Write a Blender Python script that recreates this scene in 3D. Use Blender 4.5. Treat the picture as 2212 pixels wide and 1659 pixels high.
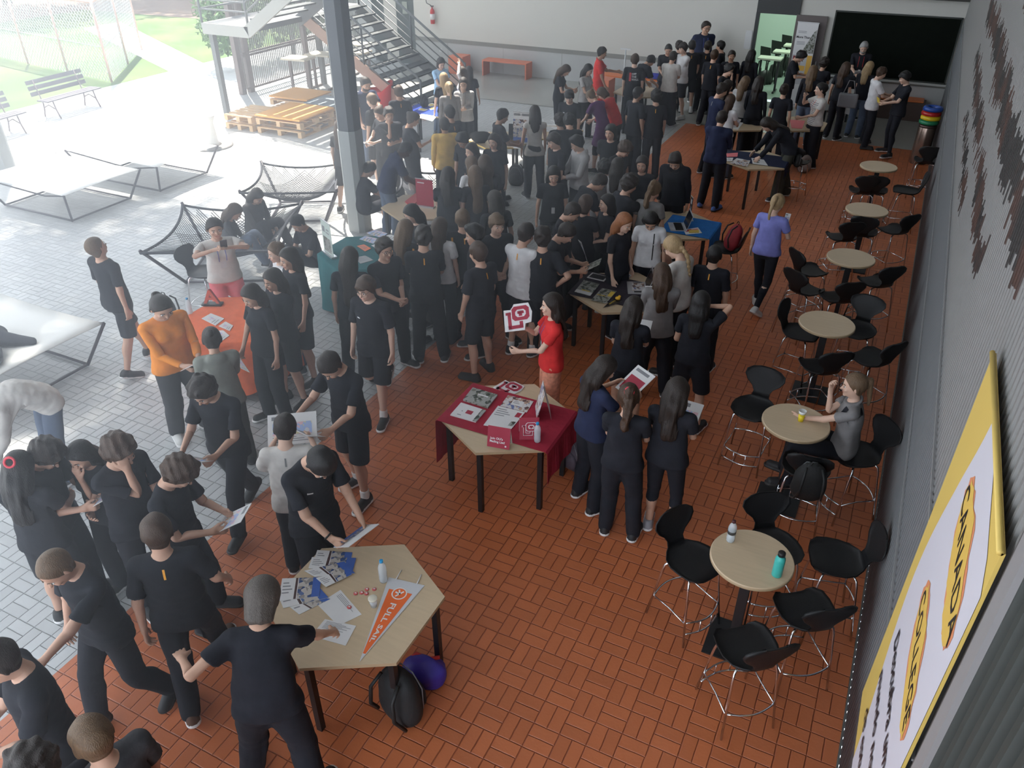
import bpy, bmesh, math, random
import numpy as np
from mathutils import Vector, Matrix
for o in list(bpy.data.objects): bpy.data.objects.remove(o)
SC = bpy.context.scene; COL = SC.collection
random.seed(4); PI = math.pi
# ------------------------------------------------------------------ camera: 5.1 m above the floor, looking down along the hall
cam_d = bpy.data.cameras.new('camera'); cam = bpy.data.objects.new('camera', cam_d); COL.objects.link(cam); SC.camera = cam
cam_d.sensor_width = 36; cam_d.lens = 36*1703.14/2212; cam_d.clip_end = 200
pit, rol, yaw = .575524, .00058, -.456675
fw = Vector((math.sin(yaw)*math.cos(pit), math.cos(yaw)*math.cos(pit), -math.sin(pit)))
rt = Vector((math.cos(yaw), -math.sin(yaw), 0)); up = rt.cross(fw)
cam.matrix_world = Matrix(((rt.x, up.x, -fw.x, 0), (rt.y, up.y, -fw.y, 0), (rt.z, up.z, -fw.z, 5.1), (0, 0, 0, 1)))
# ------------------------------------------------------------------ daylight: sky plus a high sun from the courtyard side
w = bpy.data.worlds.new('sky'); SC.world = w; w.use_nodes = True
nt = w.node_tree; bg = nt.nodes['Background']
bg.inputs['Color'].default_value = (.80, .89, 1.0, 1); bg.inputs['Strength'].default_value = 4.0
sun_d = bpy.data.lights.new('sun', 'SUN'); sun = bpy.data.objects.new('sun', sun_d); COL.objects.link(sun)
sun_d.energy = 22; sun_d.angle = math.radians(1.2); sun_d.color = (1, .95, .86)
SUN_DIR = Vector((.42, -.36, -1.0))                       # travel direction of the light
sun.rotation_euler = SUN_DIR.to_track_quat('-Z', 'Y').to_euler()
def area(name, loc, size, energy, color, aim=(0, 0, -1)):
    d = bpy.data.lights.new(name, 'AREA'); o = bpy.data.objects.new(name, d); COL.objects.link(o)
    d.shape = 'RECTANGLE'; d.size, d.size_y = size; d.energy = energy; d.color = color
    o.location = loc; o.rotation_euler = Vector(aim).to_track_quat('-Z', 'Y').to_euler(); return o
area('classroom_lamp', (-4.2, 25.5, 2.5), (2, 4), 60, (.80, 1, .86))
SC.view_settings.view_transform = 'Standard'; SC.view_settings.look = 'None'
SC.view_settings.gamma = 1; SC.view_settings.exposure = 0.18; SC.view_settings.use_curve_mapping = False
SC.cycles.max_bounces = 6; SC.cycles.diffuse_bounces = 4; SC.cycles.glossy_bounces = 3; SC.cycles.transmission_bounces = 4
SC.cycles.transparent_max_bounces = 8; SC.cycles.caustics_reflective = False; SC.cycles.caustics_refractive = False
SC.cycles.sample_clamp_indirect = 6
# ------------------------------------------------------------------ materials
MATS = {}
def mat(name, col, rough=.7, metal=0., var=0., vscale=8., bump=0., bscale=60., spec=.5, trans=0., alpha=1., stretch=None):
    if name in MATS: return MATS[name]
    m = bpy.data.materials.new(name); m.use_nodes = True; N = m.node_tree.nodes; L = m.node_tree.links
    b = N['Principled BSDF']; b.inputs['Base Color'].default_value = (*col, 1); b.inputs['Roughness'].default_value = rough
    b.inputs['Metallic'].default_value = metal; b.inputs['Specular IOR Level'].default_value = spec
    b.inputs['Transmission Weight'].default_value = trans; b.inputs['Alpha'].default_value = alpha
    tc = N.new('ShaderNodeTexCoord')
    def noise(sc):
        n = N.new('ShaderNodeTexNoise'); n.inputs['Scale'].default_value = sc; n.inputs['Detail'].default_value = 3
        if stretch:
            mp = N.new('ShaderNodeMapping'); mp.inputs['Scale'].default_value = stretch
            L.new(tc.outputs['Object'], mp.inputs[0]); L.new(mp.outputs[0], n.inputs['Vector'])
        else: L.new(tc.outputs['Object'], n.inputs['Vector'])
        return n
    if var:
        n = noise(vscale); mx = N.new('ShaderNodeMix'); mx.data_type = 'RGBA'
        mx.inputs[6].default_value = (*[max(0, c*(1-var)) for c in col], 1); mx.inputs[7].default_value = (*[min(1, c*(1+var)) for c in col], 1)
        L.new(n.outputs['Fac'], mx.inputs[0]); L.new(mx.outputs[2], b.inputs['Base Color'])
    if bump:
        n = noise(bscale); bp = N.new('ShaderNodeBump'); bp.inputs['Strength'].default_value = bump; bp.inputs['Distance'].default_value = .01
        L.new(n.outputs['Fac'], bp.inputs['Height']); L.new(bp.outputs[0], b.inputs['Normal'])
    MATS[name] = m; return m
def cloth(name, col): return mat('cloth_'+name, col, .92, var=.55 if name == 'coral' else .25, vscale=26 if name == 'coral' else 14, bump=.35, bscale=22, spec=.25)
# ------------------------------------------------------------------ object helpers
def tag(o, label=None, cat=None, group=None, kind=None):
    if label: o['label'] = label
    if cat: o['category'] = cat
    if group: o['group'] = group
    if kind: o['kind'] = kind
    return o
def empty(name, loc=(0, 0, 0), rz=0, label=None, cat=None, group=None):
    o = bpy.data.objects.new(name, None); COL.objects.link(o); o.empty_display_size = .1
    o.location = loc; o.rotation_euler = (0, 0, rz); return tag(o, label, cat, group)
def raw(name, V, F, mats, parent=None, smooth=False, mi=None):
    me = bpy.data.meshes.new(name)
    V = np.asarray(V, np.float32)
    if isinstance(F, np.ndarray) and F.shape[1] == 4:
        n = len(F); me.vertices.add(len(V)); me.vertices.foreach_set('co', V.ravel())
        me.loops.add(4*n); me.loops.foreach_set('vertex_index', F.astype(np.int32).ravel())
        me.polygons.add(n); me.polygons.foreach_set('loop_start', np.arange(0, 4*n, 4, dtype=np.int32))
        me.update(calc_edges=True)
    else: me.from_pydata([tuple(map(float, v)) for v in V], [], [tuple(int(i) for i in f) for f in F]); me.update()
    for m in (mats if isinstance(mats, (list, tuple)) else [mats]): me.materials.append(m)
    if mi is not None: me.polygons.foreach_set('material_index', np.asarray(mi, np.int32))
    if smooth: me.polygons.foreach_set('use_smooth', np.ones(len(me.polygons), bool))
    o = bpy.data.objects.new(name, me); COL.objects.link(o)
    if parent: o.parent = parent
    return o
class MB:
    """collects boxes, bars, tubes and lathes; build() links them as one mesh"""
    def __init__(s): s.V = []; s.F = []; s.M = []; s.S = []
    def add(s, V, F, m=0, sm=False):
        k = len(s.V); s.V += [tuple(v) for v in V]; s.F += [tuple(k+i for i in f) for f in F]; s.M += [m]*len(F); s.S += [sm]*len(F); return s
    def box(s, c, d, rz=0, m=0, R=None):
        x, y, z = d[0]/2, d[1]/2, d[2]/2
        R = R or Matrix.Rotation(rz, 3, 'Z')
        V = [R @ Vector(p)+Vector(c) for p in ((-x, -y, -z), (x, -y, -z), (x, y, -z), (-x, y, -z), (-x, -y, z), (x, -y, z), (x, y, z), (-x, y, z))]
        return s.add(V, [(0, 3, 2, 1), (4, 5, 6, 7), (0, 1, 5, 4), (1, 2, 6, 5), (2, 3, 7, 6), (3, 0, 4, 7)], m)
    def tube(s, pts, r, n=8, m=0, closed=False, r2=None):
        P = [Vector(p) for p in pts]; N = len(P); V = []; F = []
        ref = None
        for i, p in enumerate(P):
            a = P[(i-1) % N] if (closed or i > 0) else p; b = P[(i+1) % N] if (closed or i < N-1) else p
            t = (b-a).normalized()
            if ref is None: ref = t.orthogonal().normalized()
            ref = (ref-t*ref.dot(t)).normalized(); q = t.cross(ref)
            rr = r if r2 is None else r+(r2-r)*i/max(1, N-1)
            for k in range(n):
                a2 = 2*PI*k/n; V.append(p+(ref*math.cos(a2)+q*math.sin(a2))*rr)
        for i in range(N if closed else N-1):
            for k in range(n):
                j = (i+1) % N; F.append((i*n+k, i*n+(k+1) % n, j*n+(k+1) % n, j*n+k))
        if not closed: F += [tuple(range(n))[::-1], tuple((N-1)*n+k for k in range(n))]
        return s.add(V, F, m, True)
    def bar(s, a, b, w, h, m=0):
        a, b = Vector(a), Vector(b); t = (b-a).normalized(); u = Vector((0, 0, 1))
        if abs(t.z) > .98: u = Vector((1, 0, 0))
        x = t.cross(u).normalized(); y = x.cross(t)
        V = [p+x*i*w/2+y*j*h/2 for p in (a, b) for i, j in ((-1, -1), (1, -1), (1, 1), (-1, 1))]
        return s.add(V, [(0, 1, 2, 3), (7, 6, 5, 4), (0, 4, 5, 1), (1, 5, 6, 2), (2, 6, 7, 3), (3, 7, 4, 0)], m)
    def lathe(s, prof, c=(0, 0, 0), n=24, m=0, sm=True):
        V = []; F = []
        for r, z in prof:
            for k in range(n): a = 2*PI*k/n; V.append((c[0]+r*math.cos(a), c[1]+r*math.sin(a), c[2]+z))
        for i in range(len(prof)-1):
            for k in range(n): F.append((i*n+k, i*n+(k+1) % n, (i+1)*n+(k+1) % n, (i+1)*n+k))
        F += [tuple(range(n))[::-1], tuple((len(prof)-1)*n+k for k in range(n))]
        return s.add(V, F, m, sm)
    def prism(s, poly, z0, z1, m=0, m2=None):
        n = len(poly); V = [(x, y, z0) for x, y in poly]+[(x, y, z1) for x, y in poly]
        s.add(V, [tuple(range(n))[::-1]], m); k = len(s.V)-2*n
        s.F.append(tuple(k+n+i for i in range(n))); s.M.append(m); s.S.append(False)
        for i in range(n): s.F.append((k+i, k+(i+1) % n, k+n+(i+1) % n, k+n+i)); s.M.append(m if m2 is None else m2); s.S.append(False)
        return s
    def build(s, name, mats, parent=None, bevel=0, **kw):
        o = raw(name, s.V, s.F, mats, parent, mi=s.M)
        o.data.polygons.foreach_set('use_smooth', np.array(s.S, bool))
        if bevel:
            b = o.modifiers.new('b', 'BEVEL'); b.width = bevel; b.segments = 2; b.limit_method = 'ANGLE'
        return tag(o, **kw) if kw else o
def struct(name, mb, mats, **kw): return tag(mb.build(name, mats, **kw), kind='structure')
def copy_tree(o, parent=None):
    c = o.copy(); COL.objects.link(c); c.parent = parent
    if parent is not None: c.matrix_parent_inverse = o.matrix_parent_inverse.copy()
    for ch in list(o.children): copy_tree(ch, c)
    return c
def text_mesh(s, size, font_bold=False):
    cu = bpy.data.curves.new('t', 'FONT'); cu.body = s; cu.size = size; cu.align_x = 'CENTER'; cu.align_y = 'CENTER'; cu.resolution_u = 2
    if font_bold: cu.offset = size*.022
    o = bpy.data.objects.new('t', cu); COL.objects.link(o)
    dg = bpy.context.evaluated_depsgraph_get(); me = bpy.data.meshes.new_from_object(o.evaluated_get(dg))
    V = [v.co.copy() for v in me.vertices]; F = [tuple(p.vertices) for p in me.polygons]
    bpy.data.objects.remove(o); bpy.data.meshes.remove(me); bpy.data.curves.remove(cu); return V, F
def add_text(mb, s, size, origin, ux, uy, m=0, bold=False, lift=.0015):
    V, F = text_mesh(s, size, bold); ux, uy = Vector(ux).normalized(), Vector(uy).normalized(); n = ux.cross(uy)
    mb.add([Vector(origin)+ux*v.x+uy*v.y+n*lift for v in V], F, m); return mb
# ------------------------------------------------------------------ figures: signed-distance shapes, skeleton, skinning
def vlen(a): return np.sqrt((a*a).sum(-1))
def cap(P, a, b, ra, rb):
    a = np.array(a, float); b = np.array(b, float); ab = b-a
    h = np.clip(((P-a)@ab)/(ab@ab), 0, 1)
    return vlen(P-a-h[..., None]*ab) - (ra+(rb-ra)*h)
def capx(P, a, b, ra, rb, sy):            # cap squeezed along y
    s = np.array([1, 1/sy, 1.0])
    return cap(P*s, np.array(a)*s, np.array(b)*s, ra, rb)*min(1, sy)
def ell(P, c, r):
    r = np.array(r, float); q = (P-np.array(c))
    k0 = vlen(q/r); k1 = vlen(q/(r*r))+1e-9
    return k0*(k0-1)/k1
def smin(a, b, k):
    h = np.clip(.5+.5*(b-a)/k, 0, 1)
    return b*(1-h)+a*h-k*h*(1-h)
def smax(a, b, k): return -smin(-a, -b, k)
def wob(P, f, seed):
    r = np.random.RandomState(seed); o = 0
    for _ in range(5):
        d = r.normal(size=3); d /= np.linalg.norm(d)
        o = o+np.sin((P@d)*f*r.uniform(.7, 1.5)+r.uniform(0, 6.28))
    return o/3.2

J = dict(pelvis=(0, 0, .93), spine=(0, -.005, 1.06), chest=(0, -.01, 1.20), neck=(0, -.015, 1.42), head=(0, 0, 1.50))
SH = np.array([.165, -.012, 1.375]); AD = np.array([.53, 0, -.848]); UA, FA = .265, .235
EL = SH+AD*UA; WR = EL+AD*FA
HIPJ = np.array([.088, 0, .90]); KNEE = np.array([.097, .005, .49]); ANK = np.array([.102, -.018, .085])
def mir(p, s): return np.array([p[0]*s, p[1], p[2]])

def sdf_head(P, f):
    d = ell(P, (0, -.008, 1.618), (.074, .094, .090))
    d = smin(d, ell(P, (0, .03, 1.552), (.054 if f else .059, .057, .062)), .035)
    d = smin(d, cap(P, (0, -.02, 1.36), (0, -.004, 1.54), .047 if f else .054, .046 if f else .052), .03)
    d = smin(d, ell(P, (0, .073, 1.507), (.02, .014, .014)), .018)
    d = smin(d, cap(P, (0, .080, 1.600), (0, .103, 1.572), .007, .0115), .010)
    for s in (-1, 1):
        d = smax(d, -ell(P, (s*.032, .098, 1.602), (.017, .014, .011)), .012)
        d = smin(d, ell(P, (s*.036, .074, 1.573), (.02, .012, .016)), .02)
        d = smin(d, ell(P, (s*.0765, -.005, 1.590), (.009, .018, .030)), .006)
    d = smin(d, cap(P, (-.016, .080, 1.538), (.016, .080, 1.538), .0075, .0075), .008)
    return d
def sdf_torso(P, f):
    if f:
        d = ell(P, (0, -.005, 1.27), (.135, .092, .165)); d = smin(d, ell(P, (0, 0, 1.09), (.112, .083, .15)), .06)
        d = smin(d, ell(P, (0, -.008, .93), (.158, .105, .115)), .07)
        for s in (-1, 1): d = smin(d, ell(P, (s*.066, .062, 1.262), (.056, .052, .055)), .03)
        d = smin(d, cap(P, (-.142, -.012, 1.378), (.142, -.012, 1.378), .044, .044), .05)
    else:
        d = ell(P, (0, -.005, 1.27), (.150, .102, .17)); d = smin(d, ell(P, (0, 0, 1.08), (.127, .092, .16)), .06)
        d = smin(d, ell(P, (0, -.005, .93), (.148, .102, .115)), .06)
        d = smin(d, cap(P, (-.158, -.012, 1.375), (.158, -.012, 1.375), .052, .052), .05)
    return smin(d, cap(P, (0, -.02, 1.36), (0, -.004, 1.54), .047 if f else .054, .046 if f else .052), .05)
def sdf_arm(P, s, g=0., f=0):
    k = .86 if f else 1
    d = cap(P, mir(SH, s), mir(EL, s), .046*k+g, .036*k+g)
    return smin(d, cap(P, mir(EL, s), mir(WR, s), .037*k+g, .024*k+g), .015)
def sdf_leg(P, s, g=0., g2=None, f=0):
    g2 = g if g2 is None else g2
    d = cap(P, mir(HIPJ, s), mir(KNEE, s), .086+g, .054+(g+g2)/2)
    d = smin(d, cap(P, mir(KNEE, s), mir(ANK, s), .052+(g+g2)/2, .034+g2), .02)
    return smin(d, ell(P, (s*.099, -.022, .36), (.046+g, .052+g, .11)), .03)
def sdf_foot(P, s, g=0.):
    return capx(P, (s*.103, -.045, .045+g*.3), (s*.118, .135, .032+g*.2), .038+g, .030+g, 1.0)
def sdf_body(P, f):
    d = sdf_torso(P, f)
    for s in (-1, 1):
        d = smin(d, sdf_arm(P, s, 0, f), .035)
        d = smin(d, sdf_leg(P, s), .03)
        d = smin(d, sdf_foot(P, s, -.004), .02)
    return d
# hand frame: u along the arm, v to the thumb side (+Y), w out of the palm (towards the body)
def hand_frame(s):
    u = np.array([AD[0]*s, 0, AD[2]]); v = np.array([0, 1., 0]); w = np.cross(u, v)*(-s)
    if w[0]*s > 0: w = -w
    return mir(WR, s), u, v, w
def sdf_hand(P, s, k=1.):
    o, u, v, w = hand_frame(s)
    Q = np.stack([(P-o)@u, (P-o)@v, (P-o)@w], -1)/k
    d = capx(Q[..., [1, 2, 0]], (0, .002, .022), (.001, .003, .072), .030, .037, .42)
    d = smin(d, cap(Q, (-.03, 0, 0), (.015, 0, .001), .025, .022), .018)
    for vo, L, r in ((.029, .068, .0088), (.0095, .077, .0092), (-.0095, .071, .0088), (-.027, .055, .0078)):
        d = smin(d, cap(Q, (.072, vo*.93, .003), (.088+L*.55, vo*1.12, .004), r, r*.95), .006)
        d = smin(d, cap(Q, (.088+L*.55, vo*1.12, .004), (.088+L, vo*1.2, .012), r*.95, r*.8), .003)
    d = smin(d, cap(Q, (.018, .02, .004), (.055, .050, .012), .014, .0115), .012)
    d = smin(d, cap(Q, (.055, .050, .012), (.088, .058, .022), .0112, .009), .004)
    return d*k

def surf(fn, lo, hi, h):
    """surface nets on a regular grid: vertices, quads"""
    lo = np.array(lo, float); n = np.ceil((np.array(hi)-lo)/h).astype(int)+1
    ax = [lo[i]+h*np.arange(n[i]) for i in range(3)]
    G = np.stack(np.meshgrid(*ax, indexing='ij'), -1).reshape(-1, 3)
    F = fn(G).reshape(n)
    S = F < 0
    c = [slice(None, -1), slice(1, None)]
    cnt = sum(S[c[a], c[b], c[d]].astype(int) for a in (0, 1) for b in (0, 1) for d in (0, 1))
    act = (cnt > 0) & (cnt < 8)
    idx = -np.ones(act.shape, int); idx[act] = np.arange(act.sum())
    cells = np.argwhere(act); acc = np.zeros((len(cells), 3)); w = np.zeros(len(cells))
    for axn in range(3):
        o1, o2 = [a for a in range(3) if a != axn]
        for i in (0, 1):
            for j in (0, 1):
                p0 = cells.copy(); p0[:, o1] += i; p0[:, o2] += j
                p1 = p0.copy(); p1[:, axn] += 1
                f0 = F[tuple(p0.T)]; f1 = F[tuple(p1.T)]
                m = (f0 < 0) != (f1 < 0)
                t = np.zeros(len(cells)); t[m] = f0[m]/(f0[m]-f1[m])
                q = p0.astype(float); q[:, axn] += t
                acc[m] += q[m]; w[m] += 1
    V = lo+h*acc/w[:, None]
    quads = []
    for axn in range(3):
        o1, o2 = [(1, 2), (2, 0), (0, 1)][axn]
        sl0 = [slice(None)]*3; sl1 = [slice(None)]*3
        sl0[axn] = slice(None, -1); sl1[axn] = slice(1, None)
        X = S[tuple(sl0)] != S[tuple(sl1)]
        e = np.argwhere(X)
        e = e[(e[:, o1] > 0) & (e[:, o2] > 0) & (e[:, o1] < n[o1]-1) & (e[:, o2] < n[o2]-1)]
        ins = S[tuple(e.T)]
        def g(a, b):
            q = e.copy(); q[:, o1] -= a; q[:, o2] -= b
            return idx[tuple(q.T)]
        Q = np.stack([g(1, 1), g(0, 1), g(0, 0), g(1, 0)], 1)
        Q[~ins] = Q[~ins][:, ::-1]
        quads.append(Q)
    Q = np.concatenate(quads); Q = Q[(Q >= 0).all(1)]
    return V, Q

BN = ['pelvis', 'spine', 'chest', 'neck', 'head', 'ua-', 'fa-', 'ha-', 'f1-', 'f2-', 'ua+', 'fa+', 'ha+', 'f1+', 'f2+', 'th-', 'sn-', 'ft-', 'th+', 'sn+', 'ft+']
def rest_segs():
    S = []
    S.append([((-.07, 0, .95), (.07, 0, .95), .12)])
    S.append([((-.04, 0, 1.08), (.04, 0, 1.10), .12)])
    S.append([((-.10, -.01, 1.33), (.10, -.01, 1.33), .10), ((-.06, 0, 1.22), (.06, 0, 1.22), .12)])
    S.append([((0, -.015, 1.43), (0, -.01, 1.47), .06)])
    S.append([((0, 0, 1.53), (0, 0, 1.64), .10)])
    for s in (-1, 1):
        o, u, v, w = hand_frame(s)
        S.append([(mir(SH+AD*.03, s), mir(EL, s), .061)]); S.append([(mir(EL, s), mir(WR, s), .04)])
        S.append([(o, o+u*.085, .03)]); S.append([(o+u*.095, o+u*.118, .03)]); S.append([(o+u*.132, o+u*.16, .03)])
    for s in (-1, 1):
        S.append([(mir(HIPJ-[0, 0, .05], s), mir(KNEE, s), .085)]); S.append([(mir(KNEE, s), mir(ANK+[0, 0, .03], s), .05)])
        S.append([(mir((.103, -.02, .04), s), mir((.115, .13, .03), s), .045)])
    return S
def weights(V, extra=0.):
    D = []
    for segs in rest_segs():
        D.append(np.min([(np.maximum(cap(V, a, b, 0, 0), 1e-4))/r for a, b, r in segs], 0))
    D = np.stack(D, 1)
    # hands: thumb stays with the hand, fingers only by distance along the arm
    W = 1/np.power(D+.05, 7)
    for k, s in ((5, -1), (10, 1)):
        o, u, v, w = hand_frame(s)
        q = (V-o)@u; inh = (q > -.01) & (V[:, 0]*s > .30)
        thumb = inh & (((V-o)@v) > .040) & (q < .11)
        t = np.clip((q-.083)/.014, 0, 1)[:, None]; t2 = np.clip((q-.120)/.014, 0, 1)[:, None]
        w5 = np.zeros((len(V), 5)); h = np.clip((q+.012)/.024, 0, 1)
        w5[:, 1] = 1-h; w5[:, 2:3] = h[:, None]*(1-t); w5[:, 3:4] = t*(1-t2); w5[:, 4:5] = t2
        w5[thumb] = (0, 0, 1, 0, 0)
        W[inh] = 0; W[inh, k:k+5] = w5[inh]
    low = V[:, 2] < .86
    sx = V[:, 0]
    W[(sx > .03) & low, 15:18] *= 0; W[(sx < -.03) & low, 18:21] *= 0
    W /= W.sum(1, keepdims=True)
    return W.astype(np.float32)

def R_axis(ax, deg):
    a = np.radians(deg); x, y, z = ax; c, s = np.cos(a), np.sin(a); C = 1-c
    return np.array([[c+x*x*C, x*y*C-z*s, x*z*C+y*s], [y*x*C+z*s, c+y*y*C, y*z*C-x*s], [z*x*C-y*s, z*y*C+x*s, c+z*z*C]])
def RX(d): return R_axis((1, 0, 0), d)
def RY(d): return R_axis((0, 1, 0), d)
def RZ(d): return R_axis((0, 0, 1), d)
def arc(a, b):
    a = a/np.linalg.norm(a); b = b/np.linalg.norm(b); c = np.cross(a, b); n = np.linalg.norm(c); d = a@b
    if n < 1e-6: return np.eye(3)
    return R_axis(c/n, np.degrees(np.arctan2(n, d)))
def ik(S, T, l1, l2, hint):
    d = T-S; L = np.linalg.norm(d); L2 = min(L, (l1+l2)*.995); d = d/L
    a = (l1*l1-l2*l2+L2*L2)/(2*L2); h = np.sqrt(max(l1*l1-a*a, 0))
    hint = np.array(hint, float); p = hint-(hint@d)*d; p /= np.linalg.norm(p)+1e-9
    E = S+d*a+p*h
    return E, S+d*L2
def solve(p):
    """pose dictionary -> list of 4x4 bone matrices (figure space, pelvis free), joints"""
    M = {}
    def T(R, pivot, new): m = np.eye(4); m[:3, :3] = R; m[:3, 3] = new-R@np.array(pivot); return m
    lean, twist, side = p.get('lean', 0), p.get('twist', 0), p.get('side', 0)
    base = RX(-p.get('tilt', 0))                                   # pelvis tilt
    drop = p.get('drop', 0)
    Jp = np.array(J['pelvis'])-[0, 0, drop]
    M['pelvis'] = T(base, J['pelvis'], Jp)
    R1 = base@RX(-lean*.4)@RZ(twist*.4)@RY(side*.5)
    js = M['pelvis'][:3, :3]@(np.array((0, 0, 1.0))-J['pelvis'])+Jp
    M['spine'] = T(R1, (0, 0, 1.0), js)
    jc = R1@(np.array(J['chest'])-(0, 0, 1.0))+js
    R2 = R1@RX(-lean*.6)@RZ(twist*.6)@RY(side*.5)
    M['chest'] = T(R2, J['chest'], jc)
    jn = R2@(np.array(J['neck'])-J['chest'])+jc
    hp, hy, hr = p.get('hp', 0), p.get('hy', 0), p.get('hr', 0)    # head pitch down, yaw left, roll
    R3 = R2@RZ(hy*.35)@RX(-hp*.4)
    M['neck'] = T(R3, J['neck'], jn)
    jh = R3@(np.array(J['head'])-J['neck']-[0, 0, .014])+jn
    R4 = R2@RZ(hy)@RX(-hp)@RY(hr)
    M['head'] = T(R4*1.055, J['head'], jh)
    hands = {}
    for s, n in ((-1, '-'), (1, '+')):
        key = 'L' if s < 0 else 'R'
        sh = R2@(mir(SH, s)-J['chest'])+jc
        a = p.get('arm'+key, 'down')
        fwd = 0
        if isinstance(a, str):
            a = dict(down=(.25, .02, .80), relax=(.22, .10, .84))[a]
            tgt = np.array([a[0]*s, a[1], a[2]]); wr = base@(tgt-J['pelvis'])+Jp
            wr = sh+RX(-lean*.3)@(tgt-mir(SH, s))
        else:
            tgt = np.array([a[0], a[1], a[2]]); wr = tgt-[0, 0, drop]
        hint = p.get('el'+key, (s*.5, -.6, -.8))
        E, Wp = ik(sh, wr, UA, FA, hint)
        r0 = mir(AD, s)
        du = (E-sh)/UA; df = (Wp-E)/FA
        Ru = arc(R2@r0, du)@R2; Rf = arc(Ru@r0, df)@Ru
        roll = p.get('roll'+key, 0)*s
        Rf2 = R_axis(df/np.linalg.norm(df), roll)@Rf
        M['ua'+n] = T(Ru, mir(SH, s), sh); M['fa'+n] = T(Rf2, mir(EL, s), E)
        o, u, v, w = hand_frame(s)
        bend = p.get('wb'+key, 0)
        Rh = Rf2@R_axis(v, bend*s)
        M['ha'+n] = T(Rh, o, Wp)
        curl = p.get('cu'+key, 28)
        Rg = Rh@R_axis(v, curl*s); g = o+u*.088
        pg = Rh@(g-o)+Wp; M['f1'+n] = T(Rg, g, pg)
        Rg2 = Rg@R_axis(v, curl*1.1*s); g2 = o+u*.127
        M['f2'+n] = T(Rg2, g2, Rg@(g2-g)+pg)
        hands[key] = (Wp+Rh@(u*.085+w*.02), Rh@u, Rh@v, Rh@w)
    for s, n in ((-1, '-'), (1, '+')):
        key = 'L' if s < 0 else 'R'
        hj = base@(mir(HIPJ, s)-J['pelvis'])+Jp
        ft = p.get('leg'+key, (s*.12, -.018, .085))
        if len(ft) == 3: ft = ft+(0,)
        hint = p.get('kn'+key, (s*.12, 1, 0))
        l1 = np.linalg.norm(KNEE-HIPJ); l2 = np.linalg.norm(ANK-KNEE)
        K, A = ik(hj, np.array(ft[:3]), l1, l2, hint)
        r1 = mir(KNEE-HIPJ, s); r2 = mir(ANK-KNEE, s)
        yaw = p.get('ty'+key, -s*8)
        Rt = arc(base@r1, K-hj)@base; Rs = arc(Rt@r2, A-K)@Rt
        M['th'+n] = T(Rt, mir(HIPJ, s), hj); M['sn'+n] = T(Rs, mir(KNEE, s), K)
        M['ft'+n] = T(RZ(yaw)@RX(-ft[3]), mir(ANK, s), A)
    return [M[b] for b in BN], hands, jh+1.055*(R4@np.array([0, -.008, .118]))+np.array([0, 0, .108])
def skin(V, W, Ms):
    A = np.stack(Ms).astype(np.float32)[:, :3, :]
    B = np.einsum('vb,bij->vij', W, A)
    return np.einsum('vij,vj->vi', B[:, :, :3], V.astype(np.float32))+B[:, :, 3]
# ------------------------------------------------------------------ garments and hair, modelled on the resting figure
def torso_only(P, f):
    if f:
        d = ell(P, (0, -.005, 1.27), (.135, .092, .165)); d = smin(d, ell(P, (0, 0, 1.09), (.118, .086, .15)), .06)
        d = smin(d, ell(P, (0, -.008, .93), (.158, .105, .115)), .07)
        for s in (-1, 1): d = smin(d, ell(P, (s*.066, .062, 1.262), (.056, .052, .055)), .04)
        return smin(d, cap(P, (-.142, -.012, 1.378), (.142, -.012, 1.378), .044, .044), .05)
    d = ell(P, (0, -.005, 1.27), (.150, .102, .17)); d = smin(d, ell(P, (0, 0, 1.08), (.130, .094, .16)), .06)
    d = smin(d, ell(P, (0, -.005, .93), (.148, .102, .115)), .06)
    return smin(d, cap(P, (-.158, -.012, 1.375), (.158, -.012, 1.375), .052, .052), .05)
def folds(P, amp, seed): return amp*(wob(P*np.array([1, 1, .55]), 34, seed)+.6*wob(P*np.array([.6, .6, 1.5]), 60, seed+9))*np.clip((1.42-P[..., 2])/.25, .15, 1)
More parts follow.
